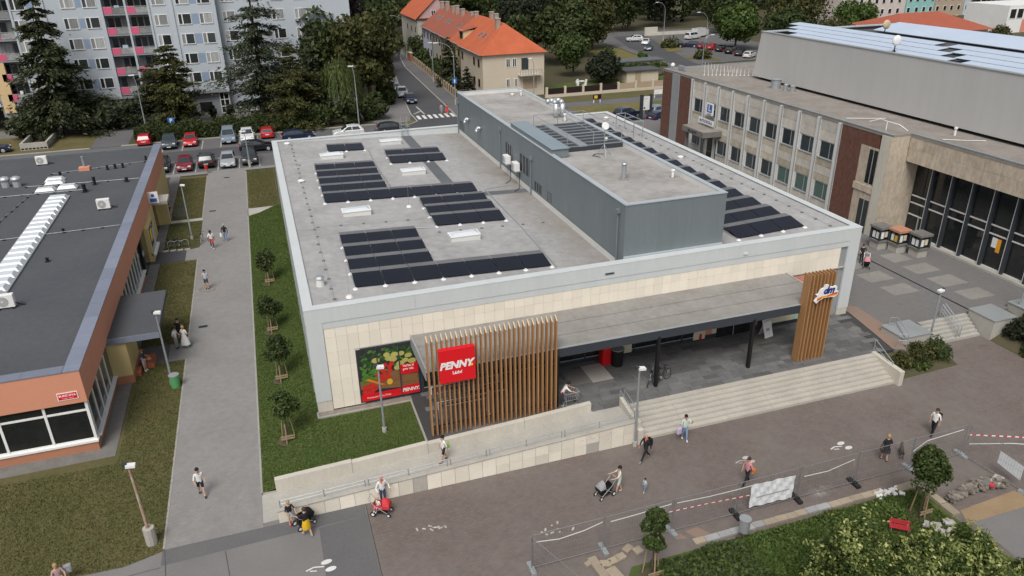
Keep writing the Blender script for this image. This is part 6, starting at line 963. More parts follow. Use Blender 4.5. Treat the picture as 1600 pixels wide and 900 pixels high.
# ================================================================== VEHICLES
paints = {}
def paint(name, col): pm('paint_'+name,col,tuple(c*0.9 for c in col),rough=0.3,metal=0.15,coat=0.7,s1=0.4,s2=3); return 'paint_'+name
for nme,c in dict(red=(0.5,0.02,0.025),wine=(0.2,0.012,0.025),black=(0.012,0.013,0.016),navy=(0.015,0.025,0.06),silver=(0.36,0.38,0.4),greyblue=(0.2,0.25,0.31),white=(0.72,0.73,0.73),slate=(0.06,0.075,0.09),charcoal=(0.035,0.038,0.043)).items(): paint(nme,c)
pm('car_glass',(0.02,0.028,0.034),(0.04,0.05,0.058),rough=0.05,spec=0.7,s1=1,s2=3); pm('lamp_clear',(0.6,0.62,0.62),rough=0.15,spec=0.6); pm('lamp_red',(0.45,0.01,0.012),rough=0.2)
SPEC = dict(
 hatch=dict(L=4.1,W=1.76,low=[(-2.04,.3),(-2.06,.6),(-1.98,.95),(-1.2,.98),(0.9,.95),(1.55,.88),(1.95,.7),(2.05,.5),(2.03,.28)],gh=[(-1.98,.93),(-1.6,1.4),(-0.9,1.48),(0.05,1.45),(1.05,.93)],wb=(1.28,-1.25)),
 estate=dict(L=4.7,W=1.82,low=[(-2.32,.3),(-2.35,.62),(-2.26,.95),(-1.2,.97),(0.95,.93),(1.8,.85),(2.25,.68),(2.35,.48),(2.32,.28)],gh=[(-2.2,.93),(-1.8,1.36),(-0.9,1.46),(0.1,1.43),(1.15,.92)],wb=(1.45,-1.35)),
 suv=dict(L=4.5,W=1.88,low=[(-2.22,.36),(-2.26,.75),(-2.17,1.08),(-1.2,1.1),(0.9,1.07),(1.75,1.0),(2.15,.82),(2.25,.58),(2.22,.36)],gh=[(-2.1,1.05),(-1.75,1.56),(-0.9,1.68),(0.1,1.64),(1.1,1.05)],wb=(1.38,-1.35)),
 van=dict(L=4.9,W=1.95,low=[(-2.42,.36),(-2.45,.8),(-2.4,1.2),(-1.2,1.22),(1.3,1.18),(2.0,1.05),(2.38,.85),(2.45,.58),(2.42,.36)],gh=[(-2.38,1.15),(-2.25,1.85),(-1.2,1.95),(0.75,1.9),(1.75,1.15)],wb=(1.6,-1.5)))
def loft(prof, W, ws, sx, sz, taper=0.0, z0=0.3):
    vs=[];n=len(prof);k=len(ws);zr=max(p[1] for p in prof);zb=min(p[1] for p in prof)
    for j in range(k):
        for (x,z) in prof: f = (z-zb)/(zr-zb); vs.append((x*sx[j], ws[j]*W/2*(1-taper*f), z0+(z-z0)*sz[j]))
    fs=[tuple(range(n)), tuple((k-1)*n+i for i in range(n))[::-1]]
    for j in range(k-1):
        for i in range(n): fs.append((j*n+i,(j+1)*n+i,(j+1)*n+(i+1)%n,j*n+(i+1)%n))
    return vs,[f[::-1] for f in fs]
def make_car(kind, pnt, label, loc, rz, group):
    s = SPEC[kind]; W = s['W']; t = thing('parked_car',label,'car',loc,rz,group); low, gh = s['low'], s['gh']
    v,f = loft(low,W,(-1,-.93,-.55,0,.55,.93,1),(.955,.985,.995,1.005,.995,.985,.955),(.93,.985,1,1.015,1,.985,.93)); bd = MB().add(v,f)
    v,f = loft(gh,W*0.94,(-1,-.9,-.4,.4,.9,1),(.97,.995,1,1,.995,.97),(.98,.995,1.0,1.0,.995,.98),taper=0.2,z0=gh[0][1]); bd.add(v,f); o = bd.local('body',pnt,t); bv = o.modifiers.new('bevel','BEVEL'); bv.width = 0.025; bv.segments = 2; bv.limit_method = 'ANGLE'
    zb, zr = gh[0][1], max(p[1] for p in gh)
    def q(pa, pb, y0, y1, off, nm, m='car_glass', a0=0.12, a1=0.9):
        def pt(p0,p1,a): return (p0[0]+(p1[0]-p0[0])*a, p0[1]+(p1[1]-p0[1])*a)
        A, B = pt(pa,pb,a0), pt(pa,pb,a1); nx, nz = (pb[1]-pa[1]), -(pb[0]-pa[0]); L = math.hypot(nx,nz); nx, nz = nx/L*off, nz/L*off
        hw = lambda z: W*0.94/2*(1-0.2*(z-zb)/(zr-zb))
        MB().face([(A[0]+nx,-hw(A[1])*y0,A[1]+nz),(A[0]+nx,hw(A[1])*y1,A[1]+nz),(B[0]+nx,hw(B[1])*y1,B[1]+nz),(B[0]+nx,-hw(B[1])*y0,B[1]+nz)]).local(nm,m,t)
    q(gh[4],gh[3],.88,.88,0.02,'windscreen'); q(gh[0],gh[1],.86,.86,-0.02,'rear_window')
    hw = lambda z: W*0.94/2*(1-0.2*(z-zb)/(zr-zb))+0.012
    zl, zh = zb+0.07, zr-0.12; xr0, xr1, xf0, xf1 = gh[0][0]+0.45, gh[1][0]+0.35, gh[4][0]-0.28, gh[3][0]-0.02; xm = (xr0+xf0)/2-0.05
    for sd in (-1,1):
        MB().face([(xr0,sd*hw(zl),zl),(xm-0.05,sd*hw(zl),zl),(xm-0.05,sd*hw(zh),zh),(xr1,sd*hw(zh),zh)][::sd]).local('side_window','car_glass' if kind != 'van' else 'car_glass',t); MB().face([(xm+0.05,sd*hw(zl),zl),(xf0,sd*hw(zl),zl),(xf1,sd*hw(zh),zh),(xm+0.05,sd*hw(zh),zh)][::sd]).local('side_window','car_glass',t)
        MB().obox((xf0-0.12,sd*(W/2+0.06),zb+0.1),(0.16,0.14,0.12)).local('mirror',pnt,t)
        fx, fz = low[6][0], low[6][1]; MB().obox((fx-0.06,sd*W*0.36,fz-0.02),(0.2,0.36,0.13),ry=0.35,rz=-sd*0.25).local('headlight','lamp_clear',t); rx_, rzz = low[2][0], low[2][1]; MB().obox((rx_-0.03,sd*W*0.4,rzz-0.17),(0.1,0.24,0.22)).local('taillight','lamp_red',t)
        for wx in s['wb']:
            MB().cyl((wx,sd*(W/2-0.28),.34),(wx,sd*(W/2-0.005),.34),0.385,n=18).local('wheel_arch','black',t); w = MB().cyl((0,-0.1,0),(0,0.1,0),0.325,n=18).local('wheel','rubber',t,(wx,sd*(W/2-0.075),.325)); MB().cyl((0,sd*0.1,0),(0,sd*0.112,0),0.22,0.2,n=14).local('rim','alu',w)
    MB().box(low[-1][0]-0.01,-W*0.3,.36,low[-1][0]+0.035,W*0.3,.5).local('grille','black',t); MB().box(low[-1][0]+0.03,-0.26,.38,low[-1][0]+0.05,0.26,.49).local('number_plate','white',t); MB().box(low[0][0]-0.05,-0.26,.62,low[0][0]-0.025,0.26,.73).local('number_plate','white',t)
    return t
P1='cars parked along the back row'; P2='cars parked along the near row'
F = -PI/2    # nose towards the camera
BK = PI/2
GG = -1.05
make_car('hatch','paint_red','red hatchback peeping over the corner of the dark roof',(-16.8,79.3,GG),BK,P1); make_car('suv','paint_slate','dark slate suv under the blue parking sign',(-13.3,76.0,GG),F,P1); make_car('hatch','paint_red','small red car in the back row beside two empty bays',(-10.6,76.3,GG),F,P1); make_car('van','paint_greyblue','grey blue van parked against the hedge',(-5.5,76.3,GG),F,P1); make_car('suv','paint_white','white car in the back row next to the grey blue van',(-2.95,75.8,GG),F,P1); make_car('hatch','paint_red','red hatchback in the back row at the shop corner',(-0.2,77.2,GG),BK,P1)
make_car('estate','paint_black','black car half hidden behind the orange corner',(-13.4,63.6,GG),F,P2); make_car('hatch','paint_wine','wine red hatchback in the near row',(-10.65,63.0,GG),F,P2); make_car('suv','paint_black','black suv in the near row behind the orange litter bin',(-8.1,63.8,GG),BK,P2); make_car('estate','paint_silver','silver grey estate car in the near row',(-5.5,63.1,GG),F,P2); make_car('suv','paint_charcoal','black car in the near row beside the thin lamp post',(-2.85,63.3,GG),F,P2); make_car('estate','paint_black','black estate car driving along the lane, side on',(-1.8,69.2,GG),0,'cars on the move')
make_car('estate','paint_navy','dark car just behind the rear shop parapet, left',(4.0,73.6,GG),0.05,'cars behind the shop roof edge'); make_car('suv','paint_white','white car behind the rear shop parapet',(11.0,72.4,GG),PI,'cars behind the shop roof edge'); make_car('estate','paint_charcoal','dark estate behind the rear shop parapet near the ladder',(17.6,73.2,GG),0,'cars behind the shop roof edge')
make_car('estate','paint_navy','dark blue car parked first at the side street kerb',(24.5,94.4,GG),F-0.06,'cars parked in the side street'); make_car('suv','paint_white','white car parked second at the side street kerb',(24.2,100.2,GG),F-0.06,'cars parked in the side street'); make_car('hatch','paint_silver','silver car parked third in the side street',(24.0,105.8,GG),F-0.1,'cars parked in the side street')
make_car('suv','paint_navy','dark blue suv left of the black advertising pylon',(52.6,66.6,-0.6),0.3,'cars beyond the right rear corner'); make_car('suv','paint_greyblue','grey blue suv right of the black advertising pylon',(57.5,65.4,-0.4),0.3,'cars beyond the right rear corner'); make_car('estate','paint_navy','dark car in front of the grey blue suv by the pylon',(56.2,62.4,-0.4),0.3,'cars beyond the right rear corner')
FC='cars at the far car park'
for i,(k,p,x,y,r,lab) in enumerate((('suv','paint_white',97.8,153.5,2.9,'white suv waiting on the far road'),('hatch','paint_white',97.6,146.5,-2.2,'small white car on the far road'),('hatch','paint_slate',93.2,136.5,-2.2,'dark green grey car on the far road behind the bush'),('suv','paint_black',101.6,138.4,2.6,'black car between the traffic islands'),('estate','paint_navy',105.0,137.0,2.4,'navy car left end of the far parked row'),('van','paint_white',114.0,151.0,0.4,'white van standing behind the far parked row'),('hatch','paint_wine',107.0,134.0,0.6,'wine red car in the far parked row'),('hatch','paint_red',108.0,131.2,0.6,'bright red car in the far parked row'),('estate','paint_black',108.2,127.4,0.6,'black car right of the red one in the far row'),('suv','paint_black',108.2,123.2,0.6,'second black car right of the red one in the far row'),('estate','paint_charcoal',108.2,119.2,0.6,'charcoal car near the right end of the far row'),('hatch','paint_white',108.0,115.6,0.6,'white car at the right end of the far row'))): make_car(k,p,lab,(x,y,GG),r,FC)
t = thing('delivery_van','white delivery van tail at the far right of the car park','van',(118.5,154.5,GG),0.4); MB().box(-2.6,-1,0.4,1.4,1,2.4).local('cargo_box','paint_white',t); MB().box(1.4,-0.95,0.4,2.6,0.95,1.9).local('cab','paint_white',t)
for wx in (-1.6,1.7):
    for sd in (-1,1): MB().cyl((wx,sd*0.8,0.36),(wx,sd*1.02,0.36),0.36,n=14).local('wheel','rubber',t)
MB().face([(1.2,-0.85,2.0),(2.3,-0.85,1.3),(2.3,0.85,1.3),(1.2,0.85,2.0)]).local('windscreen','car_glass',t)

# ================================================================== LAMPS AND STREET FURNITURE
def small_lamp(label, x, y, z, h, rust=False, lean=0.0, face=1):
    t = thing('lamp_post',label,'lamp post',(x,y,z),0,'lamp posts on the square'); MB().cyl((0,0,-0.1),(lean,0,h-0.15),0.075,0.05,n=10).local('pole','rust' if rust else 'galv',t); MB().cyl((0,0,-0.1),(0,0,0.3 if not rust else 0.95),0.13 if not rust else 0.26,n=10).local('base','concrete',t)
    MB().obox((lean+0.1*face,-0.05,h-0.02),(0.4,0.26,0.13),ry=0.12*face).local('lamp_head','white',t); MB().obox((lean-0.13*face,0.02,h+0.03),(0.18,0.2,0.14)).local('lamp_back','anthracite',t); return t
small_lamp('rust streaked lamp post with concrete foot on the near left lawn',-8.5,-6.9,G,4.6,True,-0.1,1); small_lamp('lamp post with a green litter bin at its foot',-8.6,8.1,G,5.2,False,0.0,1); small_lamp('plain lamp post by the bicycles on the left lawn',-8.65,35.8,G,5.4,False,0,1); small_lamp('lamp post standing in the lawn before the vegetable poster',3.3,-3.1,-0.08,4.2,False,0,1); small_lamp('lamp post at the junction of ramp wall and steps',16.42,-7.72,G,5.0,False,0,1); small_lamp('white lamp post in the corner slope planting',40.3,-4.4,-0.9,4.1,False,0,-1); small_lamp('white lamp post among the dark pines at the right edge',48.6,-3.9,-0.3,3.6,False,0.2,1)
def street_lamp(label, x, y, h, arm, ang=0.0, group='tall street lamps'):
    t = thing('street_lamp',label,'street lamp',(x,y,G),ang,group); MB().cyl((0,0,-0.1),(0,0,h*0.78),0.11,0.06,n=8).local('pole','galv',t); MB().tube([(0,0,h*0.78)]+[(arm*(1-math.cos(a)),0,h*0.78+h*0.22*math.sin(a)) for a in [PI/2*k/7 for k in range(1,8)]],0.05).local('arm','galv',t); MB().obox((arm*1.15,0,h),(0.75,0.26,0.14)).local('lamp_head','white',t); MB().cyl((0,0,0),(0,0,0.9),0.16,n=8).local('base','concrete',t); return t
street_lamp('straight tall lamp behind the orange building corner',-17.0,84.2,8.8,-0.35); street_lamp('straight tall lamp behind the rear shop parapet',13.0,75.4,9.4,-0.35); street_lamp('curved street lamp up the side street by the red gate',34.5,147.5,9.8,-3.0); street_lamp('curved street lamp with blue sign beside the cream house',31.3,89.0,10.3,-2.6); street_lamp('curved street lamp at the bend of the far road',104.2,149.2,10.0,-2.2); street_lamp('curved street lamp among the far parked cars',98.6,119.4,10.0,-2.2); street_lamp('short curved lamp behind the culture house roof',88.5,104.0,7.0,1.6); street_lamp('slim lamp in front of the black car in the near row',-2.9,60.4,4.6,-0.2); street_lamp('lamp in front of the balcony of the cream house',45.2,88.0,7.0,-0.6); street_lamp('lamp between garden hedge and pavement of the side street',33.0,112.8,7.5,-0.3)
MB_ = thing('blue_plate','blue one way sign on the curved street lamp','sign',(31.2,88.85,2.4)); MB().box(30.85,88.8,2.5,31.65,88.86,3.4).build('plate','sign_blue',MB_); MB().box(31.15,88.79,2.65,31.35,88.8,3.2).build('arrow','white',MB_)
t = thing('parking_sign','blue square parking sign behind the back row of cars','sign',(-13.3,82.9,G)); MB().cyl((-13.3,82.9,G),(-13.3,82.9,1.6),0.04).build('pole','galv',t); MB().box(-13.75,82.82,0.75,-12.85,82.86,1.65).build('plate','sign_blue',t); lettering('P',0.75,'white',t,(-13.3,82.815,1.2),bold=0.02,depth=0.003)
def bin_(label, x, y, z, m, h=0.8, r=0.24, post=0.0):
    t = thing('litter_bin',label,'litter bin',(x,y,z),0,'litter bins'); MB().cyl((0,0,post),(0,0,post+h),r*0.9,r,n=14).local('drum',m,t); MB().cyl((0,0,post+h),(0,0,post+h+0.05),r*1.08,n=14).local('rim','metal_grey' if m != 'mint' else 'sheet_blue',t)
    if post: MB().cyl((r*0.6,r*0.6,-0.1),(r*0.6,r*0.6,post+h),0.035).local('post','stake',t)
    return t
bin_('grey litter bin on a post at the bed kerb',17.85,-15.95,G,'metal_grey',0.7,0.26,0.55); pm('bin_green',(0.1,0.36,0.14)); bin_('green litter bin with pale blue lining at the lamp post',-8.35,7.7,G,'bin_green',0.85,0.3); bin_('orange litter bin on a post by the car park edge',-8.0,59.6,G,'dm_red',0.6,0.22,0.5); bin_('black litter bin before the shop doors',18.5,-1.0,0,'black',1.15,0.4)
t = thing('vending_cabinet','tall red cabinet by the shop doors','cabinet',(17.9,-0.55,0)); MB().box(17.55,-0.85,0,18.15,-0.25,1.7).build('body','penny_red',t,bevel=0.02); MB().box(17.6,-0.862,0.9,18.1,-0.85,1.5).build('panel','dm_red',t)
t = thing('advert_board','leaning white folding advert board by the drugstore entrance','advert board',(29.6,-1.0,0)); MB().obox((29.6,-1.05,0.62),(0.75,0.04,1.25),rx=-0.35,rz=0.2).build('front_panel','white',t); MB().obox((29.65,-0.75,0.6),(0.72,0.04,1.2),rx=0.3,rz=0.2).build('back_panel','plastic_white',t); MB().obox((29.6,-1.1,0.55),(0.3,0.02,0.18),rx=-0.35,rz=0.2).build('print','grey_print',t)
# bicycles
def bicycle(label, x, y, z, rz, lean=0.12, frame='black', group='bicycles'):
    t = thing('bicycle',label,'bicycle',(x,y,z),rz,group); t.rotation_euler = (lean,0,rz)
    for wx in (-0.52,0.52):
        b = MB(); pts = [(wx+0.33*math.cos(a),0,0.34+0.33*math.sin(a)) for a in [2*PI*k/18 for k in range(19)]]; b.tube(pts,0.02,n=5); w = b.local('wheel','rubber',t); b = MB()
        for k in range(8): a = 2*PI*k/8; b.cyl((wx,0,0.34),(wx+0.32*math.cos(a),0,0.34+0.32*math.sin(a)),0.004,n=3)
        b.local('spokes','alu',w)['kind'] = 'stuff'
    MB().tube([(-0.52,0,0.34),(-0.1,0,0.32),(-0.22,0,0.85),(0.36,0,0.82),(-0.1,0,0.32)],0.022).tube([(-0.52,0,0.34),(-0.2,0,0.78)],0.016).tube([(0.52,0,0.34),(0.38,0,0.72),(0.33,0,0.98)],0.02).local('frame',frame,t)
    MB().tube([(0.3,-0.28,1.02),(0.35,0,0.99),(0.3,0.28,1.02)],0.016).local('handlebar','black',t); MB().cyl((-0.22,0,0.85),(-0.24,0,0.95),0.014).obox((-0.25,0,0.97),(0.26,0.14,0.05)).local('saddle','black',t); MB().cyl((-0.1,-0.06,0.32),(-0.1,0.06,0.32),0.09,n=12).local('crank','metal_grey',t); return t
bicycle('silver bicycle standing on the edge of the path',-7.75,34.5,G,1.45,0.1,'galv'); bicycle('dark bicycle locked in the rack on the left lawn, left one',-10.35,33.9,G,0.3,0.1,'black'); bicycle('dark bicycle lying against the rack on the left lawn, right one',-9.55,33.8,G,0.1,0.2,'black'); bicycle('black bicycle leaning on the first canopy post',20.2,-3.75,0,0.35,-0.15,'black'); bicycle('second bicycle behind the first canopy post',19.4,-3.6,0,0.9,0.15,'grey_print')
t = thing('bicycle_rack','low bent steel bicycle rack on the left lawn','bicycle rack',(-9.9,33.7,G)); 
for k in range(3): MB().tube([(-10.6+0.6*k,33.6,G),(-10.6+0.6*k,33.6,-0.35),(-10.3+0.6*k,33.6,-0.2),(-10.0+0.6*k,33.6,-0.35),(-10.0+0.6*k,33.6,G)],0.025).build('hoop','galv',t)
for k in range(4): MB().obox((-10.8+0.62*k,33.2-0.05*k,G+0.03),(0.5,0.25,0.1),rz=0.2).build('foot','concrete',t)
# trolley bay behind the slats
def trolley(label, x, y, rz, root=None):
    if root: return dup(root,(x,y,0),rz,label)
    t = thing('shopping_trolley',label,'shopping trolley',(x,y,0),rz,'shopping trolleys'); b = MB(); bot = [(-0.35,-0.22,0.5),(0.4,-0.18,0.42),(0.4,0.18,0.42),(-0.35,0.22,0.5)]; top = [(-0.45,-0.28,0.98),(0.5,-0.22,0.92),(0.5,0.22,0.92),(-0.45,0.28,0.98)]
    b.tube(bot+bot[:1],0.01,n=4).tube(top+top[:1],0.016,n=4)
    for i in range(4):
        for k in range(7): f = k/6; A = [bot[i][j]+(bot[(i+1)%4][j]-bot[i][j])*f for j in range(3)]; B = [top[i][j]+(top[(i+1)%4][j]-top[i][j])*f for j in range(3)]; b.cyl(A,B,0.006,n=3)
    b.local('basket','alu',t); MB().tube([(-0.5,-0.26,1.02),(-0.5,0.26,1.02)],0.022).local('handle','penny_red',t); MB().tube([(-0.42,-0.24,0.9),(-0.36,-0.24,0.15),(0.4,-0.2,0.15)],0.015).tube([(-0.42,0.24,0.9),(-0.36,0.24,0.15),(0.4,0.2,0.15)],0.015).tube([(-0.36,-0.24,0.15),(-0.36,0.24,0.15)],0.015).local('chassis','alu',t)
    for (wx,wy) in ((-0.36,-0.24),(-0.36,0.24),(0.4,-0.2),(0.4,0.2)): MB().cyl((wx,wy-0.02,0.07),(wx,wy+0.02,0.07),0.065,n=10).local('wheel','rubber',t)
    return t
tr0 = trolley('empty shopping trolley beside the seated man at the slat screen',13.95,-4.25,0.1); TL = ['nearest','second','third','fourth','fifth','sixth']
for k in range(6): trolley('%s trolley of the nested row behind the wooden slats'%TL[k],7.2+0.32*k,-1.6,0.0,tr0)
for k in range(5): trolley('%s trolley of the row by the wall behind the slats'%TL[k],8.6+0.32*k,-0.8,0.0,tr0)
t = thing('trolley_rail','white trolley bay guide rails behind the wooden slats','rail',(8.5,-2,0))
for y in (-2.1,-1.15,-0.4): MB().tube([(6.6,y,0),(6.6,y,0.5),(10.8,y,0.5),(10.8,y,0)],0.03).build('rail','white',t)
MB().tube([(6.8,-3.2,0.0),(6.8,-3.2,0.9),(9.2,-3.2,0.9),(9.2,-3.2,0)],0.03).build('rail','plastic_white',t)
# temporary fence
FE='mobile fence panels'; fx = [7.9+3.52*k for k in range(8)]
pm('wire',(0.27,0.28,0.29),(0.2,0.21,0.22),rough=0.5,metal=0.4)
def fence_panel(label, xa, ya, xb, yb):
    L = math.hypot(xb-xa,yb-ya)-0.08; a = math.atan2(yb-ya,xb-xa); t = thing('mobile_fence',label,'mobile fence',((xa+xb)/2,(ya+yb)/2,G),a,FE); h = L/2
    MB().cyl((-h,0,0.02),(-h,0,2.02),0.021,n=6).local('upright','wire',t); MB().cyl((h,0,0.02),(h,0,2.02),0.021,n=6).local('upright','wire',t)
    for z in (0.14,1.98): MB().cyl((-h,0,z),(h,0,z),0.017,n=6).local('rail','wire',t)
    b = MB(); n = int(L/0.13)
    for k in range(1,n): x = -h+L*k/n; b.cyl((x,0,0.14),(x,0,1.98),0.0042,n=3,caps=False)
    for z in (0.6,1.06,1.52): b.cyl((-h,0,z),(h,0,z),0.004,n=3,caps=False)
    m = b.local('wire_mesh','wire',t); m['kind'] = 'stuff'; return t
def fence_foot(label, x, y, rz=0.0, m='concrete_dark'):
    t = thing('ballast_block',label,'ballast block',(x,y,G),rz,'fence feet'); MB().box(-0.12,-0.4,0,0.12,0.4,0.14).local('block',m,t); MB().box(-0.1,-0.16,0.14,0.1,0.16,0.2).local('socket',m,t)
ORD = ['first','second','third','fourth','fifth','sixth','seventh','eighth']
for k in range(7): fence_panel('%s wire fence panel from the left along the square%s'%(ORD[k],', carrying the white banner' if k == 3 else ''),fx[k],-14.42+(0.25 if k == 5 else 0)*0,fx[k+1],-14.42)
fence_panel('wire fence panel turning towards the viewer at the left end',7.86,-14.45,9.1,-17.7); fence_panel('wire fence panel turning towards the viewer at the right end',32.6,-14.5,33.0,-18.0)
for k in range(8): fence_foot('rubber fence foot under the %s upright from the left'%ORD[k],fx[k],-14.42,0.0 if k != 2 else 0.15,'rubber' if k in (3,4,5) else 'metal_grey')
fence_foot('fence foot at the far right of the turned panel',33.0,-18.0,0.3,'metal_grey')
t = thing('fence_banner','white sheet banner hung on the fourth fence panel','banner',(20.45,-14.45,G)); b = MB(); nn = 14
for i in range(nn):
    for j in range(5):
        pt = lambda i,j: (19.18+2.5*i/nn, -14.44+0.025*math.sin(i*1.7+j*2.1), 0.62-0.02*i/nn*3-1.38*j/5+0.02*math.sin(i*0.9)); b.face([pt(i,j+1),pt(i+1,j+1),pt(i+1,j),pt(i,j)])
b.build('sheet','banner',t,smooth=True)
for k,(z,m) in enumerate(((0.08,'grey_print'),)): MB().box(19.5,-14.475,-0.22,21.4,-14.47,-0.16).build('print_line',m,t)
def tape(label, pts, striped=False, w=0.055):
    t = thing('barrier_tape',label,'barrier tape',pts[0],0,'barrier tapes'); wp = [Vector(p) for p in pts]; bs = [MB(),MB()]; k = 0
    for a,b_ in zip(wp,wp[1:]):
        n = max(1,int((b_-a).length/0.18)) if striped else 1
        for i in range(n): p = a+(b_-a)*i/n; q = a+(b_-a)*(i+1)/n; u = Vector((0,0,w)); bs[k%2 if striped else 0].face([p-u/2,q-u/2,q+u/2,p+u/2]); k += 1
    bs[0].build('band','white',t)
    if striped: o = bs[1].build('red_stripes','tape_red',t); o['kind'] = 'stuff'
yF = -14.46
tape('white tape sagging along the first fence panel',[(8.1,yF,0.55),(9.2,yF,0.38),(10.4,yF,0.5),(11.3,yF,0.72)]); tape('white tape along the second fence panel',[(11.7,yF,0.62),(13.2,yF,0.66),(14.8,yF,0.75)]); tape('red and white tape along the third fence panel',[(14.7,yF,0.3),(16.6,yF,0.22),(19.1,yF,0.05)],True); tape('white tape near the top of the third fence panel',[(15.1,yF,0.72),(16.8,yF,0.62),(18.4,yF,0.6),(19.2,yF,0.62)],False,0.05); tape('white tape with a loose knot on the fifth fence panel',[(22.2,yF,0.35),(23.6,yF,0.3),(25.2,yF,0.62),(25.25,yF,0.1)]); tape('white tape on the seventh fence panel beside the young tree',[(29.0,yF,0.15),(29.8,yF,0.62),(32.2,yF,0.75)]); tape('red and white tape running off from the right end of the fence',[(32.6,-14.5,0.35),(34.5,-15.6,0.5),(38.5,-17.8,0.65)],True,0.08); tape('slack white tape below the striped one at the right end',[(32.7,-14.6,-0.2),(34.3,-15.7,0.2),(38,-17.7,0.3)],False,0.05)
t = thing('fence_sheet','white sheet tied to the turned fence panel at the right edge','banner',(32.9,-17.0,G)); MB().face([(32.86,-16.2,-0.3),(32.95,-17.5,-0.5),(32.95,-17.5,0.35),(32.86,-16.2,0.45)]).build('sheet','banner',t)
# kerb stones of the bed, each its own piece
kb = struct(MB().box(12.4,-15.7,-1.15,28.3,-15.35,-1.07).build('bed_kerb','concrete_dark'))
pm('kerb_sand',(0.36,0.305,0.23),(0.28,0.235,0.175),s1=1,s2=8,rnd=0.12); pm('kerb_grey',(0.36,0.36,0.36),(0.28,0.28,0.28),s1=1,s2=8,rnd=0.15)
x = 15.6
while x < 26.0:
    L = random.uniform(0.55,0.75); m = 'kerb_grey' if (15.9 < x < 19.3 or 21.3 < x < 22.6) else 'kerb_sand'; piece('kerb_stone',MB().box(0.01,-0.36,0,L-0.01,0.0,0.1).mesh('kerb_stone',m),kb,(x,-15.2+random.uniform(-.02,.02),-1.05),random.uniform(-.02,.02)); x += L
for (x0,y0,x1,y1) in ((27.2,-15.8,28.45,-15.35),(28.2,-16.5,28.6,-15.85),(28.3,-17.2,28.7,-16.55),(28.25,-18.0,28.7,-17.25)): piece('kerb_stone',MB().box(0,0,0,x1-x0,y1-y0,0.16).mesh('kerb_stone','kerb_sand'),kb,(x0,y0,-1.05))
for i,(x,y,sx,sy,r) in enumerate(((10.75,-15.35,0.42,1.3,0.1),(11.15,-15.25,0.5,0.35,-.3),(11.55,-15.2,0.45,0.35,0.2),(11.95,-15.1,0.5,0.35,0.2),(12.5,-14.75,0.5,0.35,0.5),(10.4,-15.0,0.3,0.25,0.3),(11.3,-16.0,0.5,0.9,0.2),(12.9,-15.0,0.4,0.4,0.2))): tag(MB().obox((x,y,-0.98),(sx,sy,0.14),rz=r).build('loose_kerb_stone','kerb_sand',bevel=0.02),['long loose kerb stone at the left end of the bed','small loose kerb stone beside the long one','second small loose stone in the short row','third small loose stone in the short row','loose stone set apart towards the fence foot','tiny loose stone left of the long kerb stone','broad loose slab at the bottom of the bed corner','loose stone at the edge of the ground cover'][i],'kerb stone','loose kerb stones')
# pile of paving stones, sand strip, rubble
sheet('sand_strip',[(28.6,-18.6),(32.6,-18.6),(33.0,-17.5),(29.0,-17.75)],-1.05,'sand'); sheet('concrete_pad',[(28.6,-30),(50,-30),(50,-18.6),(28.9,-18.6)],-1.055,'asphalt_worn')
pm('cobble',(0.25,0.22,0.19),(0.15,0.135,0.12),s1=3,s2=9,rnd=0.3); cob = [MB().box(-a,-b_,0,a,b_,c).mesh('paving_stone','cobble') for a,b_,c in ((0.1,0.08,0.09),(0.12,0.09,0.08),(0.09,0.09,0.11))]
pile = thing('stone_pile','pile of grey paving stones with a red glove inside the fence','stone pile',(31,-17.1,G))
for k in range(210): f = random.random(); x = 29.0+3.5*f; hgt = int(abs(random.gauss(0,1.4))); piece('paving_stone',random.choice(cob),pile,(x+random.uniform(-.1,.1),-17.35+0.45*random.random()+0.28*math.sin(f*3),G+0.1*min(hgt,3)+0.001*k),random.uniform(0,3))
for k in range(40): piece('paving_stone',random.choice(cob),pile,(random.uniform(30.6,31.9),random.uniform(-16.9,-16.4),G+0.09*random.randrange(3)+0.001*k),random.uniform(0,3))
MB().obox((32.2,-16.9,G+0.34),(0.8,0.45,0.1),rz=0.4).build('slab','concrete',pile); MB().obox((31.5,-16.9,G+0.36),(0.5,0.4,0.1),rz=0.1).build('slab','concrete_dark',pile); MB().obox((31.6,-17.15,G+0.38),(0.28,0.2,0.12),rz=0.5).build('glove','tape_red',pile)
rub = thing('rubble_heap','heap of white broken plaster at the bed kerb','rubble',(26.6,-15.6,G))
for k in range(26): MB().obox((random.uniform(25.9,27.3),random.uniform(-15.95,-15.4),G+random.uniform(.03,.14)),(random.uniform(.08,.3),random.uniform(.08,.22),0.1),rz=random.uniform(0,3),rx=random.uniform(-.4,.4)).build('lump','plastic_white',rub)
rub2 = thing('rubble_heap','heap of grey broken stone at the bed corner','rubble',(27.2,-18.4,G))
for k in range(24): MB().obox((random.uniform(26.4,28.2),random.uniform(-18.9,-17.9),G+random.uniform(.02,.16)),(random.uniform(.1,.34),random.uniform(.1,.26),0.12),rz=random.uniform(0,3),rx=random.uniform(-.5,.5)).build('lump','concrete',rub2)
pm('bench_red',(0.42,0.03,0.04)); t = thing('park_bench','red slatted bench half hidden in the yellow shrubs','bench',(25.1,-17.9,G),-0.65); t.scale = (0.6,0.75,0.6)
for k in range(4): MB().box(-0.75,-0.22+0.12*k,0.42,0.75,-0.13+0.12*k,0.46).local('slat','bench_red',t)
for k in range(3): MB().obox((0,0.28,0.55+0.13*k),(1.5,0.03,0.1),rx=-0.2).local('slat','bench_red',t)
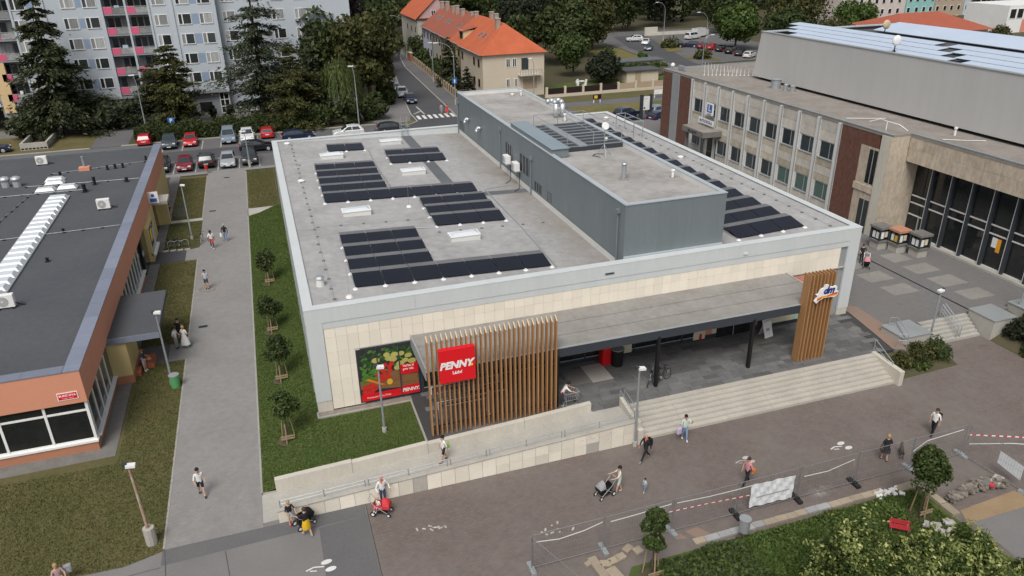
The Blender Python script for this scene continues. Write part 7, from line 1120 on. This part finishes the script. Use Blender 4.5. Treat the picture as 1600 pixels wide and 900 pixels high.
for x in (-0.6,0.6): MB().tube([(x,-0.2,0),(x,-0.2,0.42),(x,0.25,0.42),(x,0.33,0.9)],0.03).tube([(x,0.25,0.42),(x,0.25,0)],0.03).local('leg','metal_grey',t)
t = thing('park_bench','long red bench by the apartment entrance hedge','bench',(-0.2,91.6,G)); MB().box(-2.2,91.4,-0.55,1.8,91.8,-0.48).build('seat','brick',t); MB().box(-2.2,91.75,-0.4,1.8,91.8,0.05).build('backrest','brick',t)
for x in (-2.1,-0.2,1.7): MB().box(x-0.05,91.4,G,x+0.05,91.8,0.05).build('leg','concrete',t)
# fences and boards in the background
gf = thing('garden_fence','cream pillared garden fence along the footpath','fence',(60,88.5,G)); MB().box(47.5,88.4,-1.2,86,88.65,-0.55).build('plinth','cream_wall',gf)
for k in range(12):
    x = 47.8+3.48*k; MB().box(x-0.2,88.35,-1.1,x+0.2,88.7,0.75).build('pillar','cream_wall',gf)
    if k < 11: MB().box(x+0.22,88.5,-0.5,x+3.26,88.55,0.5).build('mesh_infill','leaf_plum' if k < 4 else 'house_brown',gf)
sf = thing('street_fence','brown pillared garden fence along the side street','fence',(33.5,118,G)); 
for k in range(28): y = 90.5+2.0*k; x = 32.7+0.038*(y-92); MB().box(x-0.18,y-0.18,-1.1,x+0.18,y+0.18,0.55).build('pillar','house_brown',sf); MB().obox((x+0.04,y+1.0,-0.3),(0.08,1.6,1.2),rz=-0.038).build('infill','bark',sf); MB().obox((x+0.04,y+1.0,-0.95),(0.2,1.64,0.35),rz=-0.038).build('plinth','concrete',sf)
t = thing('red_gate','red brick gate pillar on the side street','gate',(34.6,143,G)); MB().box(34.2,141.5,-1.1,34.8,144,0.8).build('pillar','brick',t); MB().box(34.1,141.4,0.8,34.9,144.1,0.95).build('cap','concrete',t)
for i,(x0,x1,m,lab) in enumerate(((53.4,54.9,'black','black footpath board with yellow picture on white legs'),(65.0,66.9,'white','white footpath board on white legs'))):
    t = thing('info_board',lab,'info board',((x0+x1)/2,81.1,G),0,'boards along the footpath')
    for x in (x0+0.15,x1-0.15): MB().box(x-0.06,81.05,-1.1,x+0.06,81.15,-0.3).build('leg','white',t)
    MB().box(x0,81.0,-0.45,x1,81.1,0.35).build('panel',m,t); MB().box(x0+0.2,80.99,-0.3,x0+0.8,80.998,0.2).build('picture','print_yellow' if i == 0 else 'banner',t)
t = thing('advert_pylon','black double post advertising pylon with a white poster','pylon',(54.5,64.2,-0.6))
for x in (53.75,55.25): MB().box(x-0.2,64.0,-1,x+0.2,64.4,3.2).build('post','anthracite',t)
MB().box(53.95,64.1,0.9,55.05,64.25,2.9).build('poster','white',t); MB().box(54.1,64.09,1.1,54.35,64.098,1.35).build('emblem','ink',t); lettering('INFO',0.22,'grey_print',t,(54.4,64.085,2.6),depth=0.003)
sd_ = thing('garden_shed','pair of low flat roofed garden sheds with ivy','shed',(71,97.5,G)); MB().box(67.2,96.2,-1.1,74,100,1.1).build('wall','cream_wall',sd_); MB().box(66.8,95.8,1.1,74.4,100.3,1.3).build('roof','roof_dark',sd_); MB().box(68.5,103,-1.1,78.5,106,1.8).build('wall','cream_wall',sd_); MB().box(68.2,102.6,1.8,78.8,106.3,2.0).build('roof','roof_patch',sd_); MB().box(69,96.15,-0.9,70.2,96.2,0.9).build('door','house_brown',sd_)
cover('ivy hanging between the two garden sheds','ivy',[(67.5,100.3,78.5,102.8,0.9)],1600,0.3,'leaf_mid',0.8,'ivy')
t = thing('garden_table','white garden table and chairs on the lawn behind the fence','garden furniture',(58.6,98.0,G)); MB().cyl((58.6,98,-0.35),(58.6,98,-0.3),0.6,n=14).build('table_top','white',t)
for a in (0.4,1.9,3.4,5.0): MB().box(58.6+1.0*math.cos(a)-0.2,98+1.0*math.sin(a)-0.2,-1.05,58.6+1.0*math.cos(a)+0.2,98+1.0*math.sin(a)+0.2,-0.6).box(58.6+1.2*math.cos(a)-0.2,98+1.2*math.sin(a)-0.03,-0.6,58.6+1.2*math.cos(a)+0.2,98+1.2*math.sin(a)+0.03,-0.1).build('chair','white',t)
t = thing('low_wall','pale low wall behind the far road','wall',(120,163,G)); MB().box(108,163,-1.1,140,163.4,-0.2).build('wall_body','concrete_pale',t); MB().box(106,163.2,-1.1,110,163.6,1.2).build('gate_block','concrete_pale',t)
t = thing('brick_planter','open grey brick planter box on the yellow lawn by the dark roof','planter',(-31.2,84.5,G)); MB().box(-33,81.3,-1.1,-29.6,81.6,-0.1).box(-33,88.4,-1.1,-29.6,88.7,-0.1).box(-29.9,81.6,-1.1,-29.6,88.4,-0.1).box(-33,81.6,-1.1,-32.7,88.4,-0.1).build('wall_body','concrete',t)
for k in range(7): MB().box(-32.9+0.47*k,81.28,-0.95,-32.55+0.47*k,81.3,-0.75).build('opening','black',t); MB().box(-29.6,81.8+0.95*k,-0.95,-29.58,82.2+0.95*k,-0.75).build('opening','black',t)
make_car('estate','paint_navy','dark blue car at the far left edge beyond the dark roof',(-36.5,81.5,GG),0.1,'cars beyond the dark roof')
# ================================================================== PEOPLE
pm('skin_light',(0.52,0.32,0.24),(0.48,0.29,0.21),rough=0.6); pm('skin_dark',(0.1,0.06,0.045)); pm('skin_red',(0.56,0.22,0.17))
CL = dict(white=(0.7,0.7,0.69),offwhite=(0.62,0.6,0.54),black=(0.02,0.02,0.023),charcoal=(0.05,0.055,0.065),jeans=(0.05,0.08,0.15),paleblue=(0.42,0.52,0.62),lightjeans=(0.2,0.3,0.45),red=(0.6,0.05,0.06),pink=(0.55,0.25,0.28),yellow=(0.68,0.42,0.02),navy=(0.03,0.04,0.08),mint=(0.5,0.6,0.56),grey=(0.3,0.3,0.31),sage=(0.28,0.34,0.32),rose=(0.42,0.28,0.28),orange=(0.6,0.2,0.03),lilac=(0.5,0.42,0.58),green=(0.3,0.5,0.08))
for k,c in CL.items(): pm('cloth_'+k,c,tuple(x*0.85 for x in c),s1=4,s2=14,rough=0.85)
for k,c in dict(dark=(0.02,0.015,0.012),brown=(0.07,0.04,0.022),blond=(0.42,0.28,0.12),ginger=(0.45,0.17,0.04),grey=(0.4,0.39,0.37)).items(): pm('hair_'+k,c,tuple(x*0.7 for x in c),s1=8,s2=20)
def person(label, x, y, z, face, top, bottom, hair='dark', skin='skin_light', shoe='white', h=1.72, sleeves='short', legs='long', stride=0.0, arms=(0.0,0.0), bend=0.0, lean=0.0, skirt=None, hairlen=0.0, seated=False, bald=False, arm_out=0.1, fingers=True):
    """local frame: the figure faces -Y; skeleton skinned into one continuous body, clothing regions by nearest bone"""
    V=[];E=[];R=[];reg=[]
    def add(p, r, par=None, rg=None):
        V.append(Vector(p)); R.append(r); i = len(V)-1
        if par is not None: E.append((par,i)); reg.append(rg)
        return i
    hz = 0.93 if not seated else 0.5
    pel = add((0,0,hz),(0.15,0.11)); sp = Vector((0,-math.sin(lean),math.cos(lean)))
    up = lambda d: Vector((0,0,hz))+sp*d
    w1 = add(up(0.2),(0.14,0.1),pel,'top'); ch = add(up(0.4),(0.165,0.115),w1,'top'); nk = add(up(0.54),(0.06,0.06),ch,'skin'); hd = add(up(0.64)+Vector((0,-0.02,0)),(0.085,0.095),nk,'skin'); tp = add(up(0.76)+Vector((0,-0.015,0)),(0.075,0.09),hd,'skin')
    for sd,am in ((-1,arms[0]),(1,arms[1])):
        sh = add(up(0.47)+Vector((sd*0.17,0,0)),(0.06,0.06),ch,'top'); a = am+lean*0
        ue = V[sh]+Vector((sd*arm_out,-math.sin(a)*0.27,-math.cos(a)*0.27)); el = add(ue,(0.043,0.043),sh,'sleeve' if sleeves != 'none' else 'skin')
        b2 = a+bend; wr = add(ue+Vector((-sd*0.02,-math.sin(b2)*0.24,-math.cos(b2)*0.24)),(0.03,0.03),el,'top' if sleeves == 'long' else 'skin'); d = Vector((0,-math.sin(b2+0.15),-math.cos(b2+0.15))); pm_ = add(V[wr]+d*0.08,(0.032,0.02),wr,'skin')
        if fingers:
            for k,(o_,l_) in enumerate(((-0.026,0.065),(-0.009,0.075),(0.009,0.072),(0.026,0.058))): f1 = add(V[pm_]+d*l_*0.6+Vector((0,0,0))+Vector((o_*0.4,o_,0)),(0.009,0.009),pm_,'skin'); add(V[f1]+d*l_*0.5+Vector((-sd*0.02,0,0)),(0.007,0.007),f1,'skin')
            add(V[wr]+d*0.06+Vector((-sd*0.03,-0.035,0)),(0.009,0.009),wr,'skin')
    for sd in (-1,1):
        s_ = stride*sd; hp = add((sd*0.09,0,hz-0.04),(0.09,0.095),pel,'bottom')
        if seated: kn = add((sd*0.12,-0.42,hz-0.02),(0.065,0.065),hp,'bottom'); an = add((sd*0.12,-0.45,0.09),(0.042,0.042),kn,'shin')
        else:
            kb = max(0,-s_)*0.5; kn = add((sd*0.09,-math.sin(s_)*0.42-0.02,hz-0.04-math.cos(s_)*0.42),(0.064,0.066),hp,'bottom'); a2 = s_-kb-0.02; an = add((sd*0.085,V[kn].y-math.sin(a2)*0.4,max(0.08,V[kn].z-math.cos(a2)*0.4)),(0.04,0.042),kn,'shin')
        add((sd*0.095,V[an].y-0.14,max(0.035,V[an].z-0.06)),(0.042,0.03),an,'shoe'); add((sd*0.085,V[an].y+0.04,max(0.035,V[an].z-0.05)),(0.036,0.03),an,'shoe')
    me = bpy.data.meshes.new('body'); me.from_pydata([tuple(v) for v in V],E,[]); tmp = bpy.data.objects.new('tmp',me); tmp.modifiers.new('s','SKIN'); sub = tmp.modifiers.new('u','SUBSURF'); sub.levels = 1; sub.render_levels = 1
    for i,sv_ in enumerate(me.skin_vertices[0].data): sv_.radius = R[i]; sv_.use_root = (i == 0)
    bm_ = evaluated(tmp); bm_.name = 'body'
    mats = [skin if skin.startswith('skin') else 'skin_'+skin,'cloth_'+top,'cloth_'+bottom,'cloth_'+shoe]; bm_.materials.clear(); [bm_.materials.append(M[m]) for m in mats]
    A = np.array([V[a] for a,b_ in E]); B = np.array([V[b_] for a,b_ in E]); n = len(bm_.polygons); cen = np.empty(n*3); bm_.polygons.foreach_get('center',cen); cen = cen.reshape(n,3)
    D = B-A; L2 = np.maximum((D*D).sum(1),1e-6); tt = np.clip(((cen[:,None,:]-A)*D).sum(2)/L2,0,1); ds = np.linalg.norm(cen[:,None,:]-(A+tt[...,None]*D),axis=2); near = ds.argmin(1); mp = {'skin':0,'top':1,'sleeve':1,'bottom':2,'shin':2 if legs == 'long' else 0,'shoe':3}
    idx = []
    for i in range(n):
        r = reg[near[i]]; k = mp[r]
        if r == 'bottom' and legs == 'short' and tt[i,near[i]] > 0.75 and abs(B[near[i]][2]-A[near[i]][2]) > 0.1: k = 0
        idx.append(k)
    bm_.polygons.foreach_set('material_index',idx); bm_.polygons.foreach_set('use_smooth',[True]*n); bm_.update()
    t = thing('person',label,'person',(x,y,z),face,None,h/1.75); put(bm_,'body',t)
    hc = V[hd]*0.35+V[tp]*0.65
    if not bald: b = MB(); b.sph((hc.x,hc.y+0.018,hc.z+0.015),0.115,nu=12,nv=8,sc=(0.92,1.0,1.0),v0=-0.15); b.sph((hc.x,hc.y+0.05,hc.z-0.02-hairlen*0.4),0.1,sc=(0.95,0.7,0.8+hairlen*4)); b.local('hair','hair_'+hair,t,smooth=True)
    fc = MB(); fy = hc.y-0.1
    for sx in (-0.034,0.034): fc.sph((hc.x+sx,fy+0.008,hc.z-0.03),0.012,nu=6,nv=4)
    fc.box(hc.x-0.025,fy-0.004,hc.z-0.105,hc.x+0.025,fy+0.012,hc.z-0.095); fc.local('eyes_and_mouth','ink',t); MB().cyl((hc.x,fy+0.01,hc.z-0.03),(hc.x,fy-0.012,hc.z-0.07),0.008,0.014,n=6).local('nose',mats[0],t)
    for sx in (-1,1): MB().sph((hc.x+sx*0.092,hc.y+0.01,hc.z-0.045),0.024,nu=6,nv=4,sc=(0.4,0.8,1.2)).local('ear',mats[0],t)
    if skirt:
        col,z0,flare = skirt; b = MB(); ns = 18; ring=[]
        prof_ = [(hz+0.42,0.16),(hz+0.2,0.145),(hz,0.17),(z0,flare)] if z0 < -5 else ([(hz+0.5,0.14),(hz+0.38,0.185),(hz+0.2,0.155)] if top == col else [(hz+0.12,0.145)])+[(hz-0.02,0.18),((hz+z0)/2,(0.18+flare)/2+0.02),(z0,flare)]
        vs=[];fs=[]
        for j,(zz,rr) in enumerate(prof_):
            for i in range(ns): a = 2*PI*i/ns; w = 1+0.06*math.sin(i*2.3)*(j/len(prof_)); vs.append((rr*w*math.cos(a),rr*w*0.78*math.sin(a)-math.sin(lean)*(zz-hz if zz > hz else 0),zz))
        for j in range(len(prof_)-1):
            for i in range(ns): fs.append((j*ns+i,(j+1)*ns+i,(j+1)*ns+(i+1)%ns,j*ns+(i+1)%ns))
        MB().add(vs,fs).local('skirt' if top != col else 'dress','cloth_'+col,t,smooth=True)
    return t
def bag(label, x, y, z, m, sx=0.3, sy=0.16, sz=0.36, rz=0.0, name='backpack', strap=0.0):
    t = thing(name,label,'bag',(x,y,z),rz,'bags people carry'); b = MB(); b.box(-sx/2,-sy/2,0,sx/2,sy/2,sz); o = b.local('body',m,t); bv = o.modifiers.new('bevel','BEVEL'); bv.width = 0.05; bv.segments = 3
    if strap: MB().tube([(-sx*0.35,0,sz),(-sx*0.2,0,sz+strap),(sx*0.2,0,sz+strap),(sx*0.35,0,sz)],0.012,n=5).local('strap',m,t)
    else: MB().box(-sx*0.35,-sy/2-0.03,0.05,sx*0.35,-sy/2+0.01,sz*0.5).local('pocket',m,t)
S=0.0; Nn=PI; Ee=PI/2; Ww=-PI/2     # facing: 0 = towards the camera side (-Y), pi/2 = +X, -pi/2 = -X
person('man in white t-shirt and red shorts walking on the path',-6.7,32.5,G,0.1,'white','red','dark','skin_dark','white',1.8,stride=0.25,legs='short',arms=(0.15,-0.15)); person('man in black t-shirt and white cap on the path',-5.55,34.0,G,Nn,'black','lightjeans','grey','skin_dark','white',1.76,stride=0.15); bag('white plastic bag in the hand of the man with the cap',-5.9,33.95,G+0.5,'white',0.22,0.15,0.35,0,'shopping_bag',0.1)
person('young man in pale blue vest standing on the path inside a painted ring',-6.9,23.0,G,0.2,'paleblue','charcoal','dark','skin_light','black',1.74,sleeves='none',legs='short',stride=0.06)
b = MB(); b.tube([(-6.9+0.62*math.cos(a),22.95+0.5*math.sin(a),-1.03) for a in [2*PI*k/20 for k in range(21)]],0.02,n=5); tag(b.build('hoop','wood'),'thin brown hoop lying round the feet of the man in the blue vest','hoop')
person('woman in white top and pale trousers talking by the porch',-8.6,13.1,G,1.0,'white','sage','dark','skin_light','black',1.68,hairlen=0.12,bend=1.1); person('woman in dark dress half hidden behind the white dress',-8.45,14.5,G,0.0,'black','black','dark','skin_light','black',1.66,skirt=('black',0.5,0.24),legs='short',bend=2.0,arms=(0.3,0.3)); person('blond woman in long white dress seen from behind',-8.0,13.05,G,2.6,'white','white','blond','skin_light','white',1.7,skirt=('white',0.28,0.36),hairlen=0.06,bend=1.0); person('ginger woman in dark top beside the yellow porch wall',-10.4,10.5,G,1.2,'charcoal','lilac','ginger','skin_light','white',1.68,legs='short',hairlen=0.15,bend=1.3)
bag('brown handbag held by the ginger woman',-10.05,10.55,G+0.75,'wood',0.26,0.12,0.2,0.3,'handbag',0.12)
person('man in white t-shirt and black shorts jogging down the path',-6.35,-4.1,G,0.25,'white','black','dark','skin_light','black',1.76,stride=0.3,legs='short',arms=(0.4,-0.3),bend=0.9)
person('person in pale top sitting at the bottom left edge',-12.1,-8.35,G,0.4,'rose','offwhite','blond','skin_light','white',1.65,seated=True,bend=1.2,arms=(0.4,0.4),hairlen=0.1); bag('grey bag behind the person at the bottom left edge',-11.75,-8.1,G+0.45,'cloth_grey',0.34,0.2,0.4,0.2)
person('woman in black top and yellow skirt pushing a pram',-1.45,-8.85,G,-2.6,'black','yellow','brown','skin_light','wood' if False else 'offwhite',1.7,stride=0.25,legs='short',arms=(0.75,0.75),bend=0.5,skirt=('yellow',0.5,0.22)); person('child in black t-shirt on the far side of the pram',-2.15,-7.85,G,0.4,'black','offwhite','blond','skin_light','red',1.5,bend=0.4,arms=(0.4,0.4),legs='short')
person('bald man in white shirt and jeans standing at the ramp wall',2.35,-7.85,G,0.2,'white','jeans','grey','skin_red','black',1.78,sleeves='long',bald=True,arms=(0.2,0.1),bend=0.9,arm_out=0.16)
person('woman in white t-shirt and black shorts walking down the ramp',5.9,-6.2,-0.55,-1.2,'white','black','dark','skin_light','black',1.7,stride=0.3,legs='short',arms=(0.2,-0.2),hairlen=0.08); bag('bright green bag behind the woman on the ramp',6.2,-6.1,0.22,'cloth_green',0.16,0.12,0.28,0.3,'shopping_bag',0.1)
person('person in rose clothes standing behind the wooden slats',9.3,-3.5,0,0.6,'rose','rose','brown','skin_light','white',1.75); person('man in white shirt bending over a trolley at the slat screen',13.45,-4.15,0,1.3,'white','charcoal','dark','skin_light','white',1.74,sleeves='short',lean=0.6,arms=(0.9,0.9),bend=0.3)
person('red faced bald man in black striding past the ramp end',16.3,-9.15,G,-1.35,'black','black','grey','skin_red','grey',1.76,sleeves='long',bald=True,stride=0.42,arms=(0.4,-0.3)); bag('black backpack on the striding man in black',16.55,-9.1,G+0.98,'black',0.32,0.2,0.44,-1.35)
person('woman in pale t-shirt and light jeans leaving the steps',19.25,-8.2,G,-0.2,'mint','lightjeans','dark','skin_light','white',1.7,hairlen=0.14,stride=0.2,arms=(0.3,1.2),bend=1.4); bag('lilac patterned shoulder bag of the woman leaving the steps',18.85,-8.25,G+0.55,'cloth_lilac',0.3,0.16,0.4,0.2,'handbag',0.3)
person('woman in cream top and pale shorts pushing a grey pram',13.85,-11.0,G,-1.75,'offwhite','mint','dark','skin_light','white',1.68,stride=0.2,legs='short',arms=(0.7,0.7),bend=0.6); person('toddler in pale blue walking behind the grey pram',15.1,-11.4,G,-1.2,'paleblue','lightjeans','dark','skin_light','white',0.88,stride=0.15)
person('woman in pink blouse and black trousers crossing the square',20.3,-12.6,G,-1.4,'pink','black','brown','skin_light','black',1.7,stride=0.3,arms=(0.2,-0.2),sleeves='short'); bag('orange shoulder bag of the woman in the pink blouse',20.65,-12.55,G+0.62,'cloth_orange',0.34,0.14,0.32,-1.4,'handbag',0.3)
person('blond woman in short black dress walking a dog',28.35,-13.4,G,2.9,'black','black','blond','skin_light','black',1.7,hairlen=0.05,skirt=('black',0.6,0.27),legs='short',stride=0.15,bend=0.5); bag('brown bag on the arm of the dog walker',28.0,-13.4,G+0.8,'bark',0.2,0.14,0.26,0.3,'handbag',0.15)
person('man in white shirt and black trousers walking by the fence corner',32.55,-12.45,G,-1.3,'white','black','brown','skin_light','black',1.77,stride=0.22); bag('black backpack of the man by the fence corner',32.8,-12.4,G+0.98,'black',0.3,0.2,0.42,-1.3)
person('woman in red on the zebra crossing',27.9,81.3,G,-0.3,'red','red','brown','skin_light','white',1.7,legs='short',stride=0.2,skirt=('red',0.5,0.25)); person('grey clad person walking just behind the woman in red',27.2,82.3,G,-0.3,'grey','grey','dark','skin_light','black',1.72,stride=0.2)
person('dark figure far up the side street pavement',33.2,150.5,G,0.0,'navy','navy','dark','skin_light','black',1.75,stride=0.1); person('woman in black pushing a pram past the shop corner',44.4,7.0,0,-0.5,'black','black','brown','skin_light','black',1.68,arms=(0.7,0.7),bend=0.6,hairlen=0.1); person('person in dark clothes entering the low building porch',-11.0,42.6,G,Nn,'charcoal','grey','dark','skin_light','white',1.72,stride=0.1)
person('person in black standing left on the apartment hedge path',1.0,92.5,G,0.3,'black','black','dark','skin_light','black',1.7); person('person in black standing right on the apartment hedge path',2.3,92.8,G,0.3,'black','black','dark','skin_light','black',1.7)
# prams
def pram(label, x, y, z, rz, hood, group='prams', child=None):
    t = thing('pram',label,'pram',(x,y,z),rz,group); b = MB(); ns = 10
    MB().tube([(-0.4,-0.22,0.15),(0.25,-0.22,0.62),(0.55,-0.22,1.0),(0.55,0.22,1.0),(0.25,0.22,0.62),(-0.4,0.22,0.15)],0.018).tube([(0.35,-0.24,0.15),(-0.1,-0.22,0.55)],0.018).tube([(0.35,0.24,0.15),(-0.1,0.22,0.55)],0.018).local('frame','alu',t)
    vs=[];fs=[]
    for j in range(6):
        a = PI*0.02+j*PI*0.1
        for i in range(ns+1): p = PI*i/ns; vs.append((-0.12-0.36*math.sin(a)*1.0+0.0,0.24*math.cos(p),0.62+0.36*math.cos(a)*math.sin(p)))
    for j in range(5):
        for i in range(ns): fs.append((j*(ns+1)+i,j*(ns+1)+i+1,(j+1)*(ns+1)+i+1,(j+1)*(ns+1)+i))
    MB().add(vs,fs).local('hood',hood,t,smooth=True); o = MB().add([(-0.45,-0.2,0.42),(0.3,-0.2,0.42),(0.3,0.2,0.42),(-0.45,0.2,0.42),(-0.5,-0.23,0.66),(0.36,-0.23,0.66),(0.36,0.23,0.66),(-0.5,0.23,0.66)],[(3,2,1,0),(0,1,5,4),(1,2,6,5),(2,3,7,6),(3,0,4,7)]).local('seat','black' if hood != 'cloth_red' else 'cloth_red',t); MB().box(-0.3,-0.18,0.18,0.3,0.18,0.32).local('basket','black',t)
    for (wx,wy,r) in ((-0.42,-0.24,0.11),(-0.42,0.24,0.11),(0.36,-0.27,0.14),(0.36,0.27,0.14)): w = MB().cyl((wx,wy-0.025,r),(wx,wy+0.025,r),r,n=14).local('wheel','rubber',t); MB().cyl((wx,wy-0.03,r),(wx,wy+0.03,r),r*0.55,n=10).local('rim','white',w)
    return t
pram('grey hooded pram pushed by the woman in the cream top',13.1,-10.95,G,0.25,'cloth_grey'); pram('black double pram by the woman in the yellow skirt',-1.55,-8.05,G,-2.7,'black'); pram('folding pushchair with red seat in front of the bald man',2.15,-8.5,G,PI*0.85,'cloth_red'); pram('pink patterned pram at the right shop corner',44.2,6.2,0,0.9,'cloth_pink')
person('small child in pale clothes sitting in the red pushchair',2.02,-8.5,G+0.28,-0.9,'white','pink','blond','skin_light','white',0.95,seated=True,legs='long')
# dog: trunk, legs and head grown as one skin
V=[(0,0,0.42),(0.22,0,0.44),(0.4,0,0.43),(0.52,0,0.55),(0.6,0,0.62),(0.72,0,0.58),(-0.12,0,0.43),(-0.3,0,0.55),(-0.42,0,0.68)]; E_=[(0,1),(1,2),(2,3),(3,4),(4,5),(0,6),(6,7),(7,8)]; R_=[0.1,0.11,0.12,0.07,0.075,0.04,0.1,0.025,0.015]
for (bx,sd,hind) in ((0.4,-1,0),(0.4,1,0),(-0.12,-1,1),(-0.12,1,1)):
    p = 2 if not hind else 6; k = len(V); V += [(bx,sd*0.08,0.34),(bx+(0.05 if hind else -0.03),sd*0.08,0.22),(bx-(0.06 if hind else 0),sd*0.08,0.12),(bx-(0.04 if hind else 0),sd*0.08,0.02),(bx+0.05,sd*0.08,0.015)]; R_ += [0.06,0.04,0.026,0.024,0.022]; E_ += [(p,k),(k,k+1),(k+1,k+2),(k+2,k+3),(k+3,k+4)]
for sd in (-1,1): k = len(V); V.append((0.56,sd*0.06,0.74)); R_.append(0.02); E_.append((4,k))
me = bpy.data.meshes.new('dog'); me.from_pydata(V,E_,[]); tmp = bpy.data.objects.new('tmp',me); tmp.modifiers.new('s','SKIN'); tmp.modifiers.new('u','SUBSURF').levels = 1
for i,sv_ in enumerate(me.skin_vertices[0].data): sv_.radius = (R_[i],R_[i]); sv_.use_root = (i == 0)
bm_ = evaluated(tmp); pm('fur',(0.09,0.07,0.05),(0.05,0.04,0.03),s1=5,s2=14); bm_.materials.clear(); bm_.materials.append(M['fur'])
t = thing('dog','small brown grey dog walking beside the fence','dog',(29.4,-13.5,G),0.9,None,0.95); put(bm_,'body',t); MB().tube([(0.5,0.07,0.5),(0.53,0,0.46),(0.5,-0.07,0.5)],0.012,n=5).local('collar','cloth_red',t)
tag(MB().tube([(28.75,-13.4,-0.2),(29.1,-13.5,-0.5),(29.6,-13.2,-0.6)],0.006,n=4).build('dog_lead','black'),'thin dark lead between the woman and the dog','dog lead')

bpy.data.scenes.remove(bench)
